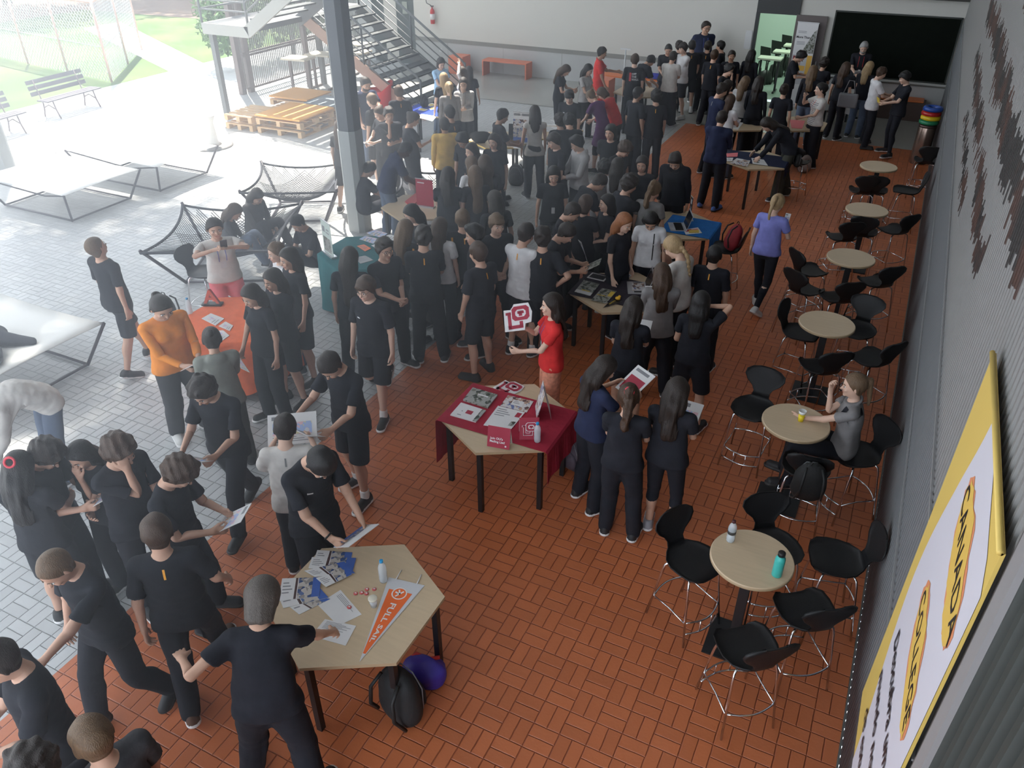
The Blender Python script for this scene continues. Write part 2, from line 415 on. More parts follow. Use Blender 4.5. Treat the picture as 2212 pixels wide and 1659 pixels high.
def sdf_top(P, f, kind):
    g = dict(tee=.013, polo=.013, hoodie=.026, sweat=.020, longtee=.012, tank=.010, dress=.014, peplum=.008).get(kind, .013)
    hem = dict(tee=.825, polo=.87, hoodie=.85, sweat=.84, longtee=.86, tank=.87, dress=.56, peplum=.84)[kind]
    if f and kind == 'tee': hem = .88
    d = torso_only(P, f)-g
    if kind == 'peplum': drape = capx(P, (0, -.003, 1.02), (0, -.003, .84), .10, .185, .72)
    elif kind == 'dress': drape = capx(P, (0, -.005, 1.20), (0, -.01, .50), .115, .19, .75)
    else: drape = capx(P, (0, -.005, 1.27), (0, -.006, hem-.06), (.140 if f else .158)+g*.4, (.190 if f else .197)+g*.4, .68)
    d = smin(d, drape, .03)
    for s in (-1, 1): d = smin(d, cap(P, mir(HIPJ, s), mir(KNEE, s), .086+.021, .058+.035), .03)
    for s in (-1, 1):
        if kind in ('hoodie', 'sweat', 'longtee'):
            a = sdf_arm(P, s, g*.75, f); cut = (P-mir(EL, s))@mir(AD, s)-.222
            a = smax(a, cut, .004)
        elif kind in ('tank', 'peplum'): a = cap(P, mir(SH, s), mir(SH+AD*.02, s), .050, .050)
        else:
            a = cap(P, mir(SH, s)-np.array([0, 0, .006]), mir(SH+AD*.24, s), .052 if f else .057, .060 if f else .071)
            cut = (P-mir(SH, s))@mir(AD, s)-(.16 if f else .212)
            a = smax(a, cut, .004)
        d = smin(d, a, .03)
    d = d+folds(P, .0062 if kind != 'hoodie' else .008, 3+int(f))
    d = smax(d, hem-P[..., 2], .006)
    d = smax(d, -ell(P, (0, .020, 1.480), (.066 if kind != 'tank' else .095, .080, .055 if kind != 'tank' else .07)), .008)
    if kind == 'hoodie': d = smin(d, smax(ell(P, (0, -.075, 1.415), (.098, .050, .058)), -ell(P, (0, -.035, 1.47), (.07, .06, .07)), .01), .02)
    if kind == 'polo':
        q = np.stack([P[..., 0]/1.15, P[..., 1]+.004, (P[..., 2]-1.432-P[..., 1]*-.35)], -1)
        ring = np.sqrt((np.sqrt(q[..., 0]**2+q[..., 1]**2)-.070)**2+(q[..., 2]*.55)**2)-.0125
        d = smin(d, ring, .006)
    return d
def sdf_bottom(P, f, kind):
    g0, g1, bot = dict(straight=(.014, .030, .045), wide=(.018, .062, .035), skinny=(.006, .006, .085), shorts=(.016, .030, .505), capri=(.006, .008, .36), shortshort=(.014, .02, .68), skirt=(.02, .04, .60))[kind]
    d = smax(torso_only(P, f)-.010, P[..., 2]-1.03, .01)
    for s in (-1, 1):
        l = sdf_leg(P, s, g0, g1)
        if kind in ('wide', 'straight'): l = smin(l, cap(P, mir(KNEE, s), mir((ANK[0], ANK[1]+.008, .05), s), .052+(g0+g1)/2, .036+g1), .02)
        d = smin(d, l, .022)
    if kind == 'shorts':
        for s in (-1, 1): d = smin(d, cap(P, (s*.090, -.002, .86), (s*.120, .003, .47), .089, .088), .012)
    d = d+.005*wob(P*np.array([1, 1, .6]), 30, 9)*np.clip((1.0-P[..., 2])/.3, 0, 1)*(0.3 if kind in ('skinny', 'capri') else 1)
    return smax(d, bot-P[..., 2], .005)
def sdf_shoe(P, s):
    d = capx(P, (s*.103, -.050, .040), (s*.118, .140, .034), .047, .043, 1.0)
    d = smin(d, ell(P, (s*.103, -.030, .075), (.044, .056, .045)), .02)
    sole = capx(P, (s*.103, -.052, .018), (s*.119, .150, .018), .052, .050, 1.0)
    d = np.minimum(d, np.maximum(sole, P[..., 2]-.026))
    d = smax(d, -P[..., 2], .002)
    return smax(d, P[..., 2]-.105, .004)
def sdf_hair(P, style):
    x, y, z = P[..., 0], P[..., 1], P[..., 2]
    line = np.maximum(np.maximum(1.506, 1.555+1.28*y), np.where(y > .03, 1.610+(y-.03)*1.2-np.clip(np.abs(x)-.05, 0, .03)*.6, 0))+.005*wob(P, 60, 7)-z   # hairline: nape, behind the ears, temple, forehead
    def scalp(g): return ell(P, (0, -.012, 1.622), (.0755+g, .096+g, .090+g))
    def crop(d, k=.012, sh=0.): return smax(smin(d, smax(sdf_head(P, 0)-.008, y+.004, .01), .008), line-sh, k)
    if style == 'buzz': return crop(scalp(.004))
    if style == 'short': return crop(scalp(.013)+.0050*wob(P*np.array([1, 1, .7]), 78, 5), sh=-.002)
    if style == 'messy': return crop(smin(scalp(.020), ell(P, (0, .035, 1.700), (.055, .05, .028)), .02)+.0085*wob(P, 74, 2), sh=.006)
    if style == 'curly': return crop(scalp(.030)+.011*wob(P, 98, 8), sh=.008)
    if style == 'fringe': return smin(crop(scalp(.016)+.006*wob(P, 74, 4), sh=.004), ell(P, (0, .078, 1.655), (.06, .022, .028)), .012)
    if style == 'bun': return smin(crop(scalp(.008)), ell(P, (0, -.105, 1.655), (.036, .034, .036))+.003*wob(P, 140, 1), .01)
    if style == 'pony':
        d = crop(scalp(.008)); d = smin(d, cap(P, (0, -.10, 1.655), (0, -.125, 1.63), .022, .026), .012)
        return smin(d, cap(P, (0, -.125, 1.64), (0, -.135, 1.40), .030, .014)+.003*wob(P*np.array([1, 1, .25]), 190, 3), .01)
    if style == 'braid':
        d = crop(scalp(.010)); t = cap(P, (0, -.085, 1.58), (0, -.135, 1.27), .026, .014)+.004*np.sin(z*150)
        return smin(d, t, .012)
    if style == 'curlypony':
        d = crop(scalp(.012)+.003*wob(P, 120, 1)); t = cap(P, (0, -.11, 1.66), (0, -.135, 1.38), .040, .036)+.009*wob(P, 110, 6)
        return smin(d, t, .01)
    if style == 'bob':
        d = crop(scalp(.015)); c = smax(capx(P, (0, -.022, 1.62), (0, -.034, 1.50), .092, .074, .95), y-.035, .012)
        return smin(d, smax(c, 1.455-z, .03)+.003*wob(P*np.array([1, 1, .3]), 150, 3), .012)
    wav = dict(long=.002, longwavy=.008, verylong=.003, halfup=.006, shoulder=.006)[style]
    end = dict(long=1.22, longwavy=1.18, verylong=1.06, halfup=1.27, shoulder=1.40)[style]
    d = crop(scalp(.014), sh=.002)
    c = capx(P, (0, -.020, 1.620), (0, -.050, 1.50), .090, .092, .92)
    c = smax(c, y-.030+.20*np.abs(x), .012)
    b = capx(P, (0, -.062, 1.52), (0, -.128, end+.06), .086, .072, .46)
    for s in (-1, 1): b = smin(b, capx(P, (s*.072, -.02, 1.50), (s*.098, -.052, end+.12), .028, .022, .7), .02)
    c = smin(c, b, .03)+wav*wob(P*np.array([1, 1, .45]), 75, 6)+.002*wob(P*np.array([1, 1, .12]), 230, 2)
    c = smax(c, end+.012*np.sin(x*70)-z, .015)
    return smin(d, c, .015)
TPL = {}
def dressed_body(f, lod, top, bot):
    key = ('dressed', f, lod, top, bot)
    if key not in TPL:
        V, Q, M, W = tpl('body', f, lod); fn = lambda P: sdf_body(P, f)
        low = V[:, 2] < 1.47; P = V[low]; e = .004
        G = np.stack([fn(P+np.eye(3)[k]*e)-fn(P-np.eye(3)[k]*e) for k in range(3)], -1); G /= np.linalg.norm(G, axis=1, keepdims=True)+1e-9
        d = np.minimum(sdf_top(P, f, top), sdf_bottom(P, f, bot)); amt = np.clip((-d-.007)/.012, 0, 1)*.018
        q = np.abs(P[:, 0]) > .15; amt[q] = np.minimum(amt[q], .020)
        V2 = V.copy(); V2[low] = P-G*amt[:, None]; TPL[key] = (V2, Q, M, W)
    return TPL[key]
def merge(parts):
    V, Q, M = [], [], []; k = 0
    for v, q, m in parts: V.append(v); Q.append(q+k); M.append(np.full(len(q), m)); k += len(v)
    return np.concatenate(V), np.concatenate(Q), np.concatenate(M)
def tpl(kind, *a):
    key = (kind,)+a
    if key in TPL: return TPL[key]
    if kind == 'body':
        f, lod = a; h = (.013, .019)[lod]
        parts = [surf(lambda P: sdf_body(P, f), (-.5, -.17, -.02), (.5, .2, 1.475), h)+(0,)]
        parts.append(surf(lambda P: smax(sdf_head(P, f), 1.455-P[..., 2], .002), (-.12, -.14, 1.43), (.12, .14, 1.73), (.0065, .010)[lod])+(0,))
        for s in (-1, 1):
            o, u, v, ww = hand_frame(s); c = o+u*.08
            parts.append(surf(lambda P: sdf_hand(P, s, .92 if f else 1.), c-[.09, .085, .13], c+[.09, .085, .13], (.0058, .0085)[lod])+(0,))
            e = (s*.031, .0795, 1.601)
            parts.append(surf(lambda P: ell(P, e, (.0120, .008, .0062)), np.array(e)-.018, np.array(e)+.018, .0035)+(1,))
            e2 = (s*.031, .0855, 1.601)
            parts.append(surf(lambda P: ell(P, e2, (.0062, .005, .0066)), np.array(e2)-.012, np.array(e2)+.012, .0025)+(2,))
            parts.append(surf(lambda P: cap(P, (s*.017, .091, 1.621), (s*.047, .079, 1.622), .0038, .0028), (-.06, .06, 1.60), (.06, .11, 1.64), .003)+(3,))
        parts.append(surf(lambda P: cap(P, (-.017, .086, 1.5385), (.017, .086, 1.5385), .0058, .0058), (-.035, .07, 1.52), (.035, .105, 1.555), .003)+(4,))
        V, Q, M = merge(parts)
    elif kind == 'top': V, Q = surf(lambda P: sdf_top(P, a[0], a[1]), (-.56, -.24, .50), (.56, .24, 1.56), (.0125, .018)[a[2]]); M = None
    elif kind == 'bottom': V, Q = surf(lambda P: sdf_bottom(P, a[0], a[1]), (-.3, -.2, .0), (.3, .2, 1.06), (.0125, .018)[a[2]]); M = None
    elif kind == 'shoe':
        s = a[0]; V, Q = surf(lambda P: sdf_shoe(P, s), (s*.11-.08, -.13, -.02), (s*.11+.08, .22, .13), (.008, .012)[a[1]])
        M = (V[Q].mean(1)[:, 2] < .027).astype(int)
    elif kind == 'sock': s = a[0]; V, Q = surf(lambda P: smax(cap(P, mir(ANK, s)+[0, 0, -.03], mir(ANK, s)+[0, .005, .10], .046, .043), P[..., 2]-.165, .004), (s*.1-.07, -.09, .03), (s*.1+.07, .08, .19), .010); M = None
    elif kind == 'hair': V, Q = surf(lambda P: sdf_hair(P, a[0]), (-.17, -.23, 1.0), (.17, .15, 1.76), (.0075, .011)[a[1]]); M = None
    elif kind == 'glasses':
        def g(P):
            d = cap(P, (-.012, .098, 1.606), (.012, .098, 1.606), .0022, .0022)
            for s in (-1, 1):
                q = np.sqrt(((P[..., 0]-s*.034)/1.15)**2+(P[..., 2]-1.603)**2)
                d = np.minimum(d, np.sqrt((q-.020)**2+(P[..., 1]-.096+.25*np.abs(P[..., 0]-s*.02))**2)-.0022)
                d = np.minimum(d, cap(P, (s*.057, .088, 1.606), (s*.080, .0, 1.606), .0022, .0022))
            return d
        V, Q = surf(g, (-.09, -.01, 1.575), (.09, .11, 1.635), .003); M = None
    W = weights(V); TPL[key] = (V, Q, M, W); return TPL[key]
def on_surface(fn, pts, side):
    """y of a garment's front (+1) or back (-1) at (x, z) points"""
    ys = np.linspace(.24*side, 0, 61); pts = np.asarray(pts, float); out = np.zeros(len(pts))
    G = np.stack([np.repeat(pts[:, 0], 61), np.tile(ys, len(pts)), np.repeat(pts[:, 1], 61)], -1)
    D = fn(G).reshape(len(pts), 61) < 0; out = ys[np.argmax(D, 1)]
    return np.stack([pts[:, 0], out+.0055*side, pts[:, 1]], -1)
SKIN = dict(a=(.62, .40, .30), b=(.55, .33, .235), c=(.44, .255, .17), d=(.30, .165, .105), e=(.095, .05, .035))
HAIRC = dict(black=(.012, .010, .010), dark=(.022, .015, .012), brown=(.055, .030, .018), light=(.13, .080, .045), blond=(.34, .23, .12), red=(.26, .10, .04), grey=(.33, .32, .31), greybrown=(.09, .075, .065))
def hair_mat(c):
    k = 'hair_'+c
    return mat(k, HAIRC[c], .48, var=.5, vscale=30, bump=.6, bscale=60, spec=.35, stretch=(3, 3, .35))
CLO = dict(black=(.017, .018, .024), navy=(.020, .026, .060), white=(.66, .65, .66), cream=(.58, .55, .52), grey=(.20, .19, .19), lightgrey=(.42, .41, .41), sage=(.22, .23, .20), orange=(.78, .26, .035), yellow=(.72, .47, .13), red=(.62, .035, .035), pink=(.80, .20, .23), coral=(.70, .27, .18), purple=(.13, .05, .15), lilac=(.20, .21, .52), lightblue=(.38, .58, .78), jeans=(.10, .13, .19), darkgrey=(.055, .055, .06), olive=(.05, .05, .04), brownred=(.25, .05, .04))
ORANGE = mat('orange_trim', (.85, .38, .04), .6); WHITEP = mat('white_print', (.75, .75, .76), .6)
SHOEW = mat('shoe_rubber_white', (.72, .71, .70), .5); SHOEB = mat('shoe_rubber_dark', (.03, .03, .03), .6)
def person(loc, yaw, h, sex, top, tc, bot, bc, hair, hc, skin_c, pose, lod, label, shoe='black', sole='white', extra=(), group=None, fat=1.0, beard=False):
    f = int(sex == 'f'); k = h/1.71
    root = empty('person', loc, math.radians(yaw), label, 'person', group)
    Ms, hands, ht = solve(pose)
    fr = np.array([k*fat, k*fat, k])
    def place(name, T, mats, parent=root, M=None):
        V, Q, M0, W = T; P = skin(V, W, Ms)*fr
        return raw(name, P, Q, mats, parent, smooth=True, mi=M0 if M is None else M)
    sk = mat('skin_'+skin_c, SKIN[skin_c], .55, var=.08, vscale=12, spec=.35)
    lip = mat('lips_'+skin_c, tuple(c*f2 for c, f2 in zip(SKIN[skin_c], (.85, .55, .55))), .5)
    body = place('body', dressed_body(f, lod, top, bot), [sk, mat('eye_white', (.7, .68, .66), .3), mat('eye_dark', (.02, .013, .01), .2), hair_mat(hc if hc not in ('blond', 'grey') else 'light'), lip])
    tn = dict(tee='shirt', polo='polo_shirt', hoodie='hoodie', sweat='sweater', longtee='long_sleeved_shirt', tank='sleeveless_top', dress='dress', peplum='sleeveless_blouse')[top]
    shirt = place(tn, tpl('top', f, top, lod), cloth(tc, CLO[tc]))
    bn = dict(straight='trousers', wide='wide_trousers', skinny='leggings', shorts='shorts', capri='leggings', shortshort='shorts', skirt='skirt')[bot]
    place(bn, tpl('bottom', f, bot, lod), cloth(bc, CLO[bc]))
    sm = mat('shoe_'+shoe, dict(black=(.02, .02, .022), white=(.6, .59, .57), grey=(.3, .3, .33), brown=(.10, .05, .03), blue=(.05, .12, .35))[shoe], .6)
    for s in (-1, 1):
        place('shoe', tpl('shoe', s, lod), [sm, SHOEW if sole == 'white' else SHOEB])
        if 'socks' in extra: place('sock', tpl('sock', s), SHOEW)
    hairo = place('hair', tpl('hair', hair, lod), hair_mat(hc))
    fn = lambda P: sdf_top(P, f, top)
    def patch(name, x0, x1, z0, z1, side, m, nx=3, nz=4, parent=shirt):
        key = ('patch', f, top, x0, x1, z0, z1, side)
        if key not in TPL:
            g = [(x0+(x1-x0)*i/(nx-1), z0+(z1-z0)*j/(nz-1)) for j in range(nz) for i in range(nx)]
            V = on_surface(fn, g, side); Q = np.array([(j*nx+i, j*nx+i+1, (j+1)*nx+i+1, (j+1)*nx+i) for j in range(nz-1) for i in range(nx-1)])
            TPL[key] = (V, Q, None, weights(V))
        return place(name, TPL[key], m, parent)
    if 'tag' in extra: patch('collar_tag', -.007, .007, 1.315, 1.385, -1, ORANGE)
    if 'greytag' in extra: patch('collar_tag', -.007, .007, 1.315, 1.385, -1, mat('grey_trim', (.2, .2, .2), .7))
    if 'logo' in extra: patch('chest_logo', .060, .098, 1.268, 1.281, 1, WHITEP, 3, 2)
    if 'stripes' in extra:
        for z in np.arange(.92, 1.36, .032): patch('stripe', -.14, .14, z, z+.006, 1, cloth('navy', CLO['navy']), 9, 2)
    if 'badge' in extra:
        patch('lanyard', -.045, -.037, 1.18, 1.38, 1, mat('lanyard_blue', (.10, .13, .5), .5), 2, 6)
        patch('lanyard', .037, .045, 1.18, 1.38, 1, mat('lanyard_blue', (.10, .13, .5), .5), 2, 6)
        patch('badge', -.030, .030, 1.09, 1.18, 1, mat('badge_card', (.55, .55, .56), .4), 3, 3)
    if 'redlanyard' in extra:
        for s in (-1, 1): patch('lanyard', s*.05-.004, s*.05+.004, 1.16, 1.39, 1, mat('lanyard_red', (.6, .03, .03), .5), 2, 6)
    if 'bluewhite' in extra:
        patch('shirt_print', -.05, .05, 1.0, 1.36, 1, WHITEP, 5, 6)
    if 'strap' in extra: patch('bag_strap', -.07, -.055, 1.0, 1.38, 1, mat('strap_black', (.015, .015, .015), .6), 2, 8)
    if 'apron' in extra: patch('apron', -.10, .10, .92, 1.36, 1, cloth('black', CLO['black']), 5, 6)
    if 'shoulders' in extra:
        for s in (-1, 1): patch('shoulder_panel', s*.15-.012, s*.15+.012, 1.27, 1.40, -1, ORANGE, 3, 4)
    if 'blackshoulder' in extra:
        for sd in (-1, 1): patch('shoulder_panel', -.15, -.08, 1.33, 1.41, sd, cloth('black', CLO['black']), 4, 4); patch('shoulder_panel', .08, .15, 1.33, 1.41, sd, cloth('black', CLO['black']), 4, 4)
    if 'badgecard' in extra: patch('badge', -.025, .025, 1.02, 1.11, 1, mat('badge_card', (.55, .55, .56), .4), 3, 3)
    if beard:
        key = ('beard', lod)
        if key not in TPL:
            V, Q = surf(lambda P: smax(smax(ell(P, (0, .036, 1.540), (.064, .062, .062)), -ell(P, (0, .09, 1.59), (.045, .05, .040)), .008), P[..., 2]-1.585, .01), (-.1, -.05, 1.46), (.1, .13, 1.62), .009); TPL[key] = (V, Q, None, weights(V))
        place('beard', TPL[key], hair_mat(hc), hairo)
    if 'glasses' in extra: place('glasses', tpl('glasses'), mat('glasses_frame', (.015, .015, .018), .3))
    if 'watch' in extra:
        V0 = []; m = MB(); c = WR-AD*.02; a = Vector(c)
        u = Vector(AD); x = u.orthogonal().normalized(); y = u.cross(x)
        m.tube([a+(x*math.cos(t)+y*math.sin(t))*.029 for t in [i*PI/6 for i in range(12)]], .007, 6, closed=True)
        V = np.array(m.V); place('wristwatch', (V, np.array(m.F), None, weights(V)), mat('strap_black', (.015, .015, .015), .6))
    if 'headphones' in extra:
        m = MB(); m.tube([(.085*math.cos(t), -.01+.085*math.sin(t), 1.455-.03*math.sin(t)) for t in [PI*(-.35+i*1.7/14) for i in range(15)]][::1], .009, 6)
        m.tube([(-.045, .085, 1.42), (-.045, .115, 1.42)], .032, 12); m.tube([(.045, .085, 1.42), (.045, .115, 1.42)], .032, 12)
        V = np.array(m.V); o = raw('headphones', skin(V, weights(V), Ms)*fr, m.F, mat('strap_black', (.015, .015, .015), .6), root)
    if 'hairtie' in extra:
        m = MB(); m.tube([(.034*math.cos(t), -.118, 1.655+.034*math.sin(t)) for t in [i*PI/6 for i in range(12)]], .009, 6, closed=True)
        V = np.array(m.V); raw('hair_tie', skin(V, weights(V), Ms)*fr, m.F, mat('hair_tie', (.7, .05, .08), .6), hairo, smooth=True)
    if 'backprint' in extra:
        wh = MB(); rd = MB()
        for i, wd in enumerate(('OFF', 'THE', 'WALL')):
            V, F = text_mesh(wd, .058, True); x0 = min(v.x for v in V)
            wh.add([(-.03+(v.x-x0), 0, 1.315-i*.058+v.y) for v in V], F)
        rd.add([(-.085, 0, 1.165), (-.04, 0, 1.165), (-.04, 0, 1.345), (-.085, 0, 1.345)], [(0, 1, 2, 3)])
        V, F = text_mesh('VANS', .046, True); w2 = [(-.0625-v.y, 0, 1.255+v.x) for v in V]
        for nm, V2, F2, mm, li in (('back_print_panel', rd.V, rd.F, mat('print_red', (.55, .04, .05), .6), .004), ('back_print', wh.V, wh.F, WHITEP, .004), ('back_print_letters', w2, F, WHITEP, .007)):
            V2 = np.array(V2); P2 = on_surface(fn, V2[:, [0, 2]], -1); P2[:, 1] = P2[:, 1].min()-li if len(V2) < 5 else P2[:, 1]-li
            raw(nm, skin(P2, weights(P2), Ms)*fr, F2, mm, shirt)
    # world position of the palms, for things held in them
    Rz = np.array(Matrix.Rotation(math.radians(yaw), 3, 'Z'))
    out = {}
    for kk, (p, u, v, ww) in hands.items(): out[kk] = (Rz@(p*fr)+np.array(loc), Rz@u, Rz@v, Rz@ww)
    return root, out
# ------------------------------------------------------------------ floor of basket-weave pavers
def nm(N, L, op, a, b=None, c=None):
    n = N.new('ShaderNodeMath'); n.operation = op
    for i, v in enumerate((a, b, c)):
        if v is None: continue
        if isinstance(v, (int, float)): n.inputs[i].default_value = v
        else: L.new(v, n.inputs[i])
    return n.outputs[0]
def paver(name, col, joint, rough, var, spec=.5):
    m = mat(name, col, rough, spec=spec); N = m.node_tree.nodes; L = m.node_tree.links; b = N['Principled BSDF']
    tc = N.new('ShaderNodeTexCoord'); sp = N.new('ShaderNodeSeparateXYZ'); L.new(tc.outputs['Object'], sp.inputs[0])
    M = lambda op, a, b2=None, c=None: nm(N, L, op, a, b2, c)
    wn = N.new('ShaderNodeTexNoise'); wn.inputs['Scale'].default_value = 9; L.new(tc.outputs['Object'], wn.inputs['Vector'])
    wob_ = M('MULTIPLY', M('SUBTRACT', wn.outputs['Fac'], .5), .008)
    u = M('DIVIDE', M('ADD', M('ADD', sp.outputs[0], 22.204), wob_), .1985); v = M('DIVIDE', M('ADD', M('ADD', sp.outputs[1], 16.27), wob_), .2)
    fu, fv = M('FRACT', u), M('FRACT', v); iu, iv = M('FLOOR', u), M('FLOOR', v)
    par = M('MODULO', M('ADD', iu, iv), 2.0)                       # 0: bricks along y, 1: bricks along x
    par = M('ABSOLUTE', par)
    e = lambda f: M('MINIMUM', f, M('SUBTRACT', 1.0, f))
    mid = M('ADD', M('MULTIPLY', M('ABSOLUTE', M('SUBTRACT', fu, .5)), M('SUBTRACT', 1.0, par)), M('MULTIPLY', M('ABSOLUTE', M('SUBTRACT', fv, .5)), par))
    d = M('MINIMUM', M('MINIMUM', e(fu), e(fv)), mid)
    mr = N.new('ShaderNodeMapRange'); mr.interpolation_type = 'SMOOTHSTEP'; mr.inputs[1].default_value = .006; mr.inputs[2].default_value = .034; L.new(d, mr.inputs[0])
    half = M('ADD', M('MULTIPLY', M('GREATER_THAN', fu, .5), M('SUBTRACT', 1.0, par)), M('MULTIPLY', M('GREATER_THAN', fv, .5), par))
    cx = N.new('ShaderNodeCombineXYZ'); L.new(iu, cx.inputs[0]); L.new(iv, cx.inputs[1]); L.new(half, cx.inputs[2])
    wh = N.new('ShaderNodeTexWhiteNoise'); L.new(cx.outputs[0], wh.inputs[0])
    ns = N.new('ShaderNodeTexNoise'); ns.inputs['Scale'].default_value = 1.1; ns.inputs['Detail'].default_value = 6; L.new(tc.outputs['Object'], ns.inputs['Vector'])
    f = M('ADD', M('MULTIPLY', wh.outputs[0], .55), M('MULTIPLY', ns.outputs['Fac'], .6))
    hs = N.new('ShaderNodeMix'); hs.data_type = 'RGBA'; hs.inputs[6].default_value = (*[c*(1-var) for c in col], 1); hs.inputs[7].default_value = (*[min(1, c*(1+var)) for c in col], 1)
    L.new(f, hs.inputs[0])
    # groove colour, worn unevenly
    wear = N.new('ShaderNodeTexNoise'); wear.inputs['Scale'].default_value = 2.3; L.new(tc.outputs['Object'], wear.inputs['Vector'])
    g = M('MULTIPLY', M('SUBTRACT', 1.0, mr.outputs[0]), M('MULTIPLY_ADD', wear.outputs['Fac'], .8, .45)); g = M('MINIMUM', g, 1.0)
    mx = N.new('ShaderNodeMix'); mx.data_type = 'RGBA'; L.new(g, mx.inputs[0]); L.new(hs.outputs[2], mx.inputs[6]); mx.inputs[7].default_value = (*joint, 1)
    L.new(mx.outputs[2], b.inputs['Base Color'])
    bp = N.new('ShaderNodeBump'); bp.inputs['Strength'].default_value = .8; bp.inputs['Distance'].default_value = .006
    fine = N.new('ShaderNodeTexNoise'); fine.inputs['Scale'].default_value = 45; L.new(tc.outputs['Object'], fine.inputs['Vector'])
    tilt = M('MULTIPLY', M('SUBTRACT', wh.outputs[0], .5), M('MULTIPLY', M('SUBTRACT', fu, .5), .6))
    L.new(M('ADD', M('ADD', mr.outputs[0], M('MULTIPLY', fine.outputs['Fac'], .12)), tilt), bp.inputs['Height']); L.new(bp.outputs[0], b.inputs['Normal'])
    return m
ORG = paver('orange_painted_pavers', (.50, .145, .055), (.24, .055, .022), .40, .14)
GRY = paver('grey_pavers', (.46, .47, .475), (.17, .175, .18), .38, .12)
fl = MB()
for x0, x1, y0, y1, m in ((-4.8, .63, -4, 19.35, 0), (-20.6, -4.8, -4, 19.35, 1), (-20.6, -14.35, 19.35, 24, 1)):
    fl.add([(x0, y0, 0), (x1, y0, 0), (x1, y1, 0), (x0, y1, 0)], [(0, 1, 2, 3)], m)
struct('floor', fl, [ORG, GRY])
b = MB(); b.add([(-14.35, 19.35, 0), (.63, 19.35, 0), (.63, 22.4, 0), (-14.35, 22.4, 0)], [(0, 1, 2, 3)])
b.add([(-14.35, 19.3, .002), (-4.8, 19.3, .002), (-4.8, 19.36, .002), (-14.35, 19.36, .002)], [(0, 1, 2, 3)], 1)
struct('floor_back', b, [mat('polished_concrete', (.36, .355, .33), .22, var=.10, vscale=.9, spec=.5), mat('joint_dark', (.14, .14, .13), .6)])
# ------------------------------------------------------------------ back wall with its dado, door and long board
UW = mat('wall_beige_paint', (.62, .605, .56), .75, var=.04, vscale=.6); LW = mat('wall_concrete', (.46, .465, .46), .6, var=.12, vscale=1.4)
DT = mat('dado_stripe', (.24, .235, .215), .6); DK = mat('dark_metal', (.035, .037, .038), .5)
bw = MB()
def wallseg(x0, x1):
    bw.box(((x0+x1)/2, 22.5, .36), (x1-x0, .2, .72), m=1); bw.box(((x0+x1)/2, 22.5, 3.93), (x1-x0, .2, 6.18), m=0)
    bw.box(((x0+x1)/2, 22.497, .78), (x1-x0, .2, .12), m=2)
wallseg(-14.35, -4.08); wallseg(-3.05, .63)
bw.box((-3.565, 22.5, 4.6), (1.03, .2, 4.84), m=3)
for x in np.arange(-13.2, -4.3, 1.9): bw.box((x, 22.398, .36), (.008, .006, .72), m=2)
struct('wall_back', bw, [UW, LW, DT, DK])
struct('trim_1', MB().box((-6.8, 22.3, 2.76), (14.9, .2, .24)), mat('soffit_brown', (.05, .045, .04), .6))
struct('trim_2', MB().box((-4.04, 22.38, 1.07), (.09, .08, 2.14)).box((-3.56, 22.38, 2.37), (1.05, .06, .5)), DK)
d1 = empty('door_1', (-2.72, 22.34, 0)); tag(d1, kind='structure')
lf = MB().box((0, 0, 1.07), (.74, .045, 2.14)).build('door_leaf', mat('door_taupe', (.14, .115, .11), .55), d1)
MB().box((.30, -.05, 1.0), (.03, .05, .22)).build('door_handle', mat('steel', (.5, .5, .5), .3, 1), lf)
# classroom beyond the door
cr = MB(); cr.box((-4.6, 25.6, -.05), (4.6, 5.9, .1), m=0); cr.box((-4.6, 28.4, 1.35), (4.6, .1, 2.7), m=1); cr.box((-6.9, 25.6, 1.35), (.1, 5.9, 2.7), m=1); cr.box((-2.3, 25.6, 1.35), (.1, 5.9, 2.7), m=1); cr.box((-4.6, 25.6, 2.72), (4.7, 5.9, .06), m=1)
struct('wall_classroom', cr, [mat('vinyl_green', (.40, .50, .43), .35), mat('classroom_white', (.62, .70, .64), .8)])
dark_pl = mat('black_plastic', (.012, .012, .013), .45)
def far_stool():
    r = empty('classroom_stool', (0, 0, 0)); m = MB()
    m.box((0, 0, .62), (.38, .38, .03)).build('seat', dark_pl, r, bevel=.01)
    MB().lathe([(.19, 0), (.21, .12), (.17, .30), (.05, .36)], (0, 0, 0), 16).build('backrest', dark_pl, r)
    r.children[-1].rotation_euler = (PI/2*.9, 0, 0); r.children[-1].location = (0, .2, .80); r.children[-1].scale = (1, 1, .1)
    for sx in (-1, 1):
        for sy in (-1, 1): MB().bar((sx*.16, sy*.16, .61), (sx*.2, sy*.2, 0), .025, .025).build('leg', dark_pl, r)
    return r
def far_desk():
    r = empty('classroom_desk', (0, 0, 0)); MB().box((0, 0, .86), (.62, .45, .04)).build('desk_top', mat('desk_laminate', (.62, .66, .52), .4), r)
    for sx in (-1, 1):
        MB().bar((sx*.24, 0, .84), (sx*.24, 0, .04), .05, .05).build('leg', dark_pl, r); MB().bar((sx*.24, -.24, .02), (sx*.24, .24, .02), .05, .04).build('foot', dark_pl, r)
    return r
st0, dk0 = far_stool(), far_desk()
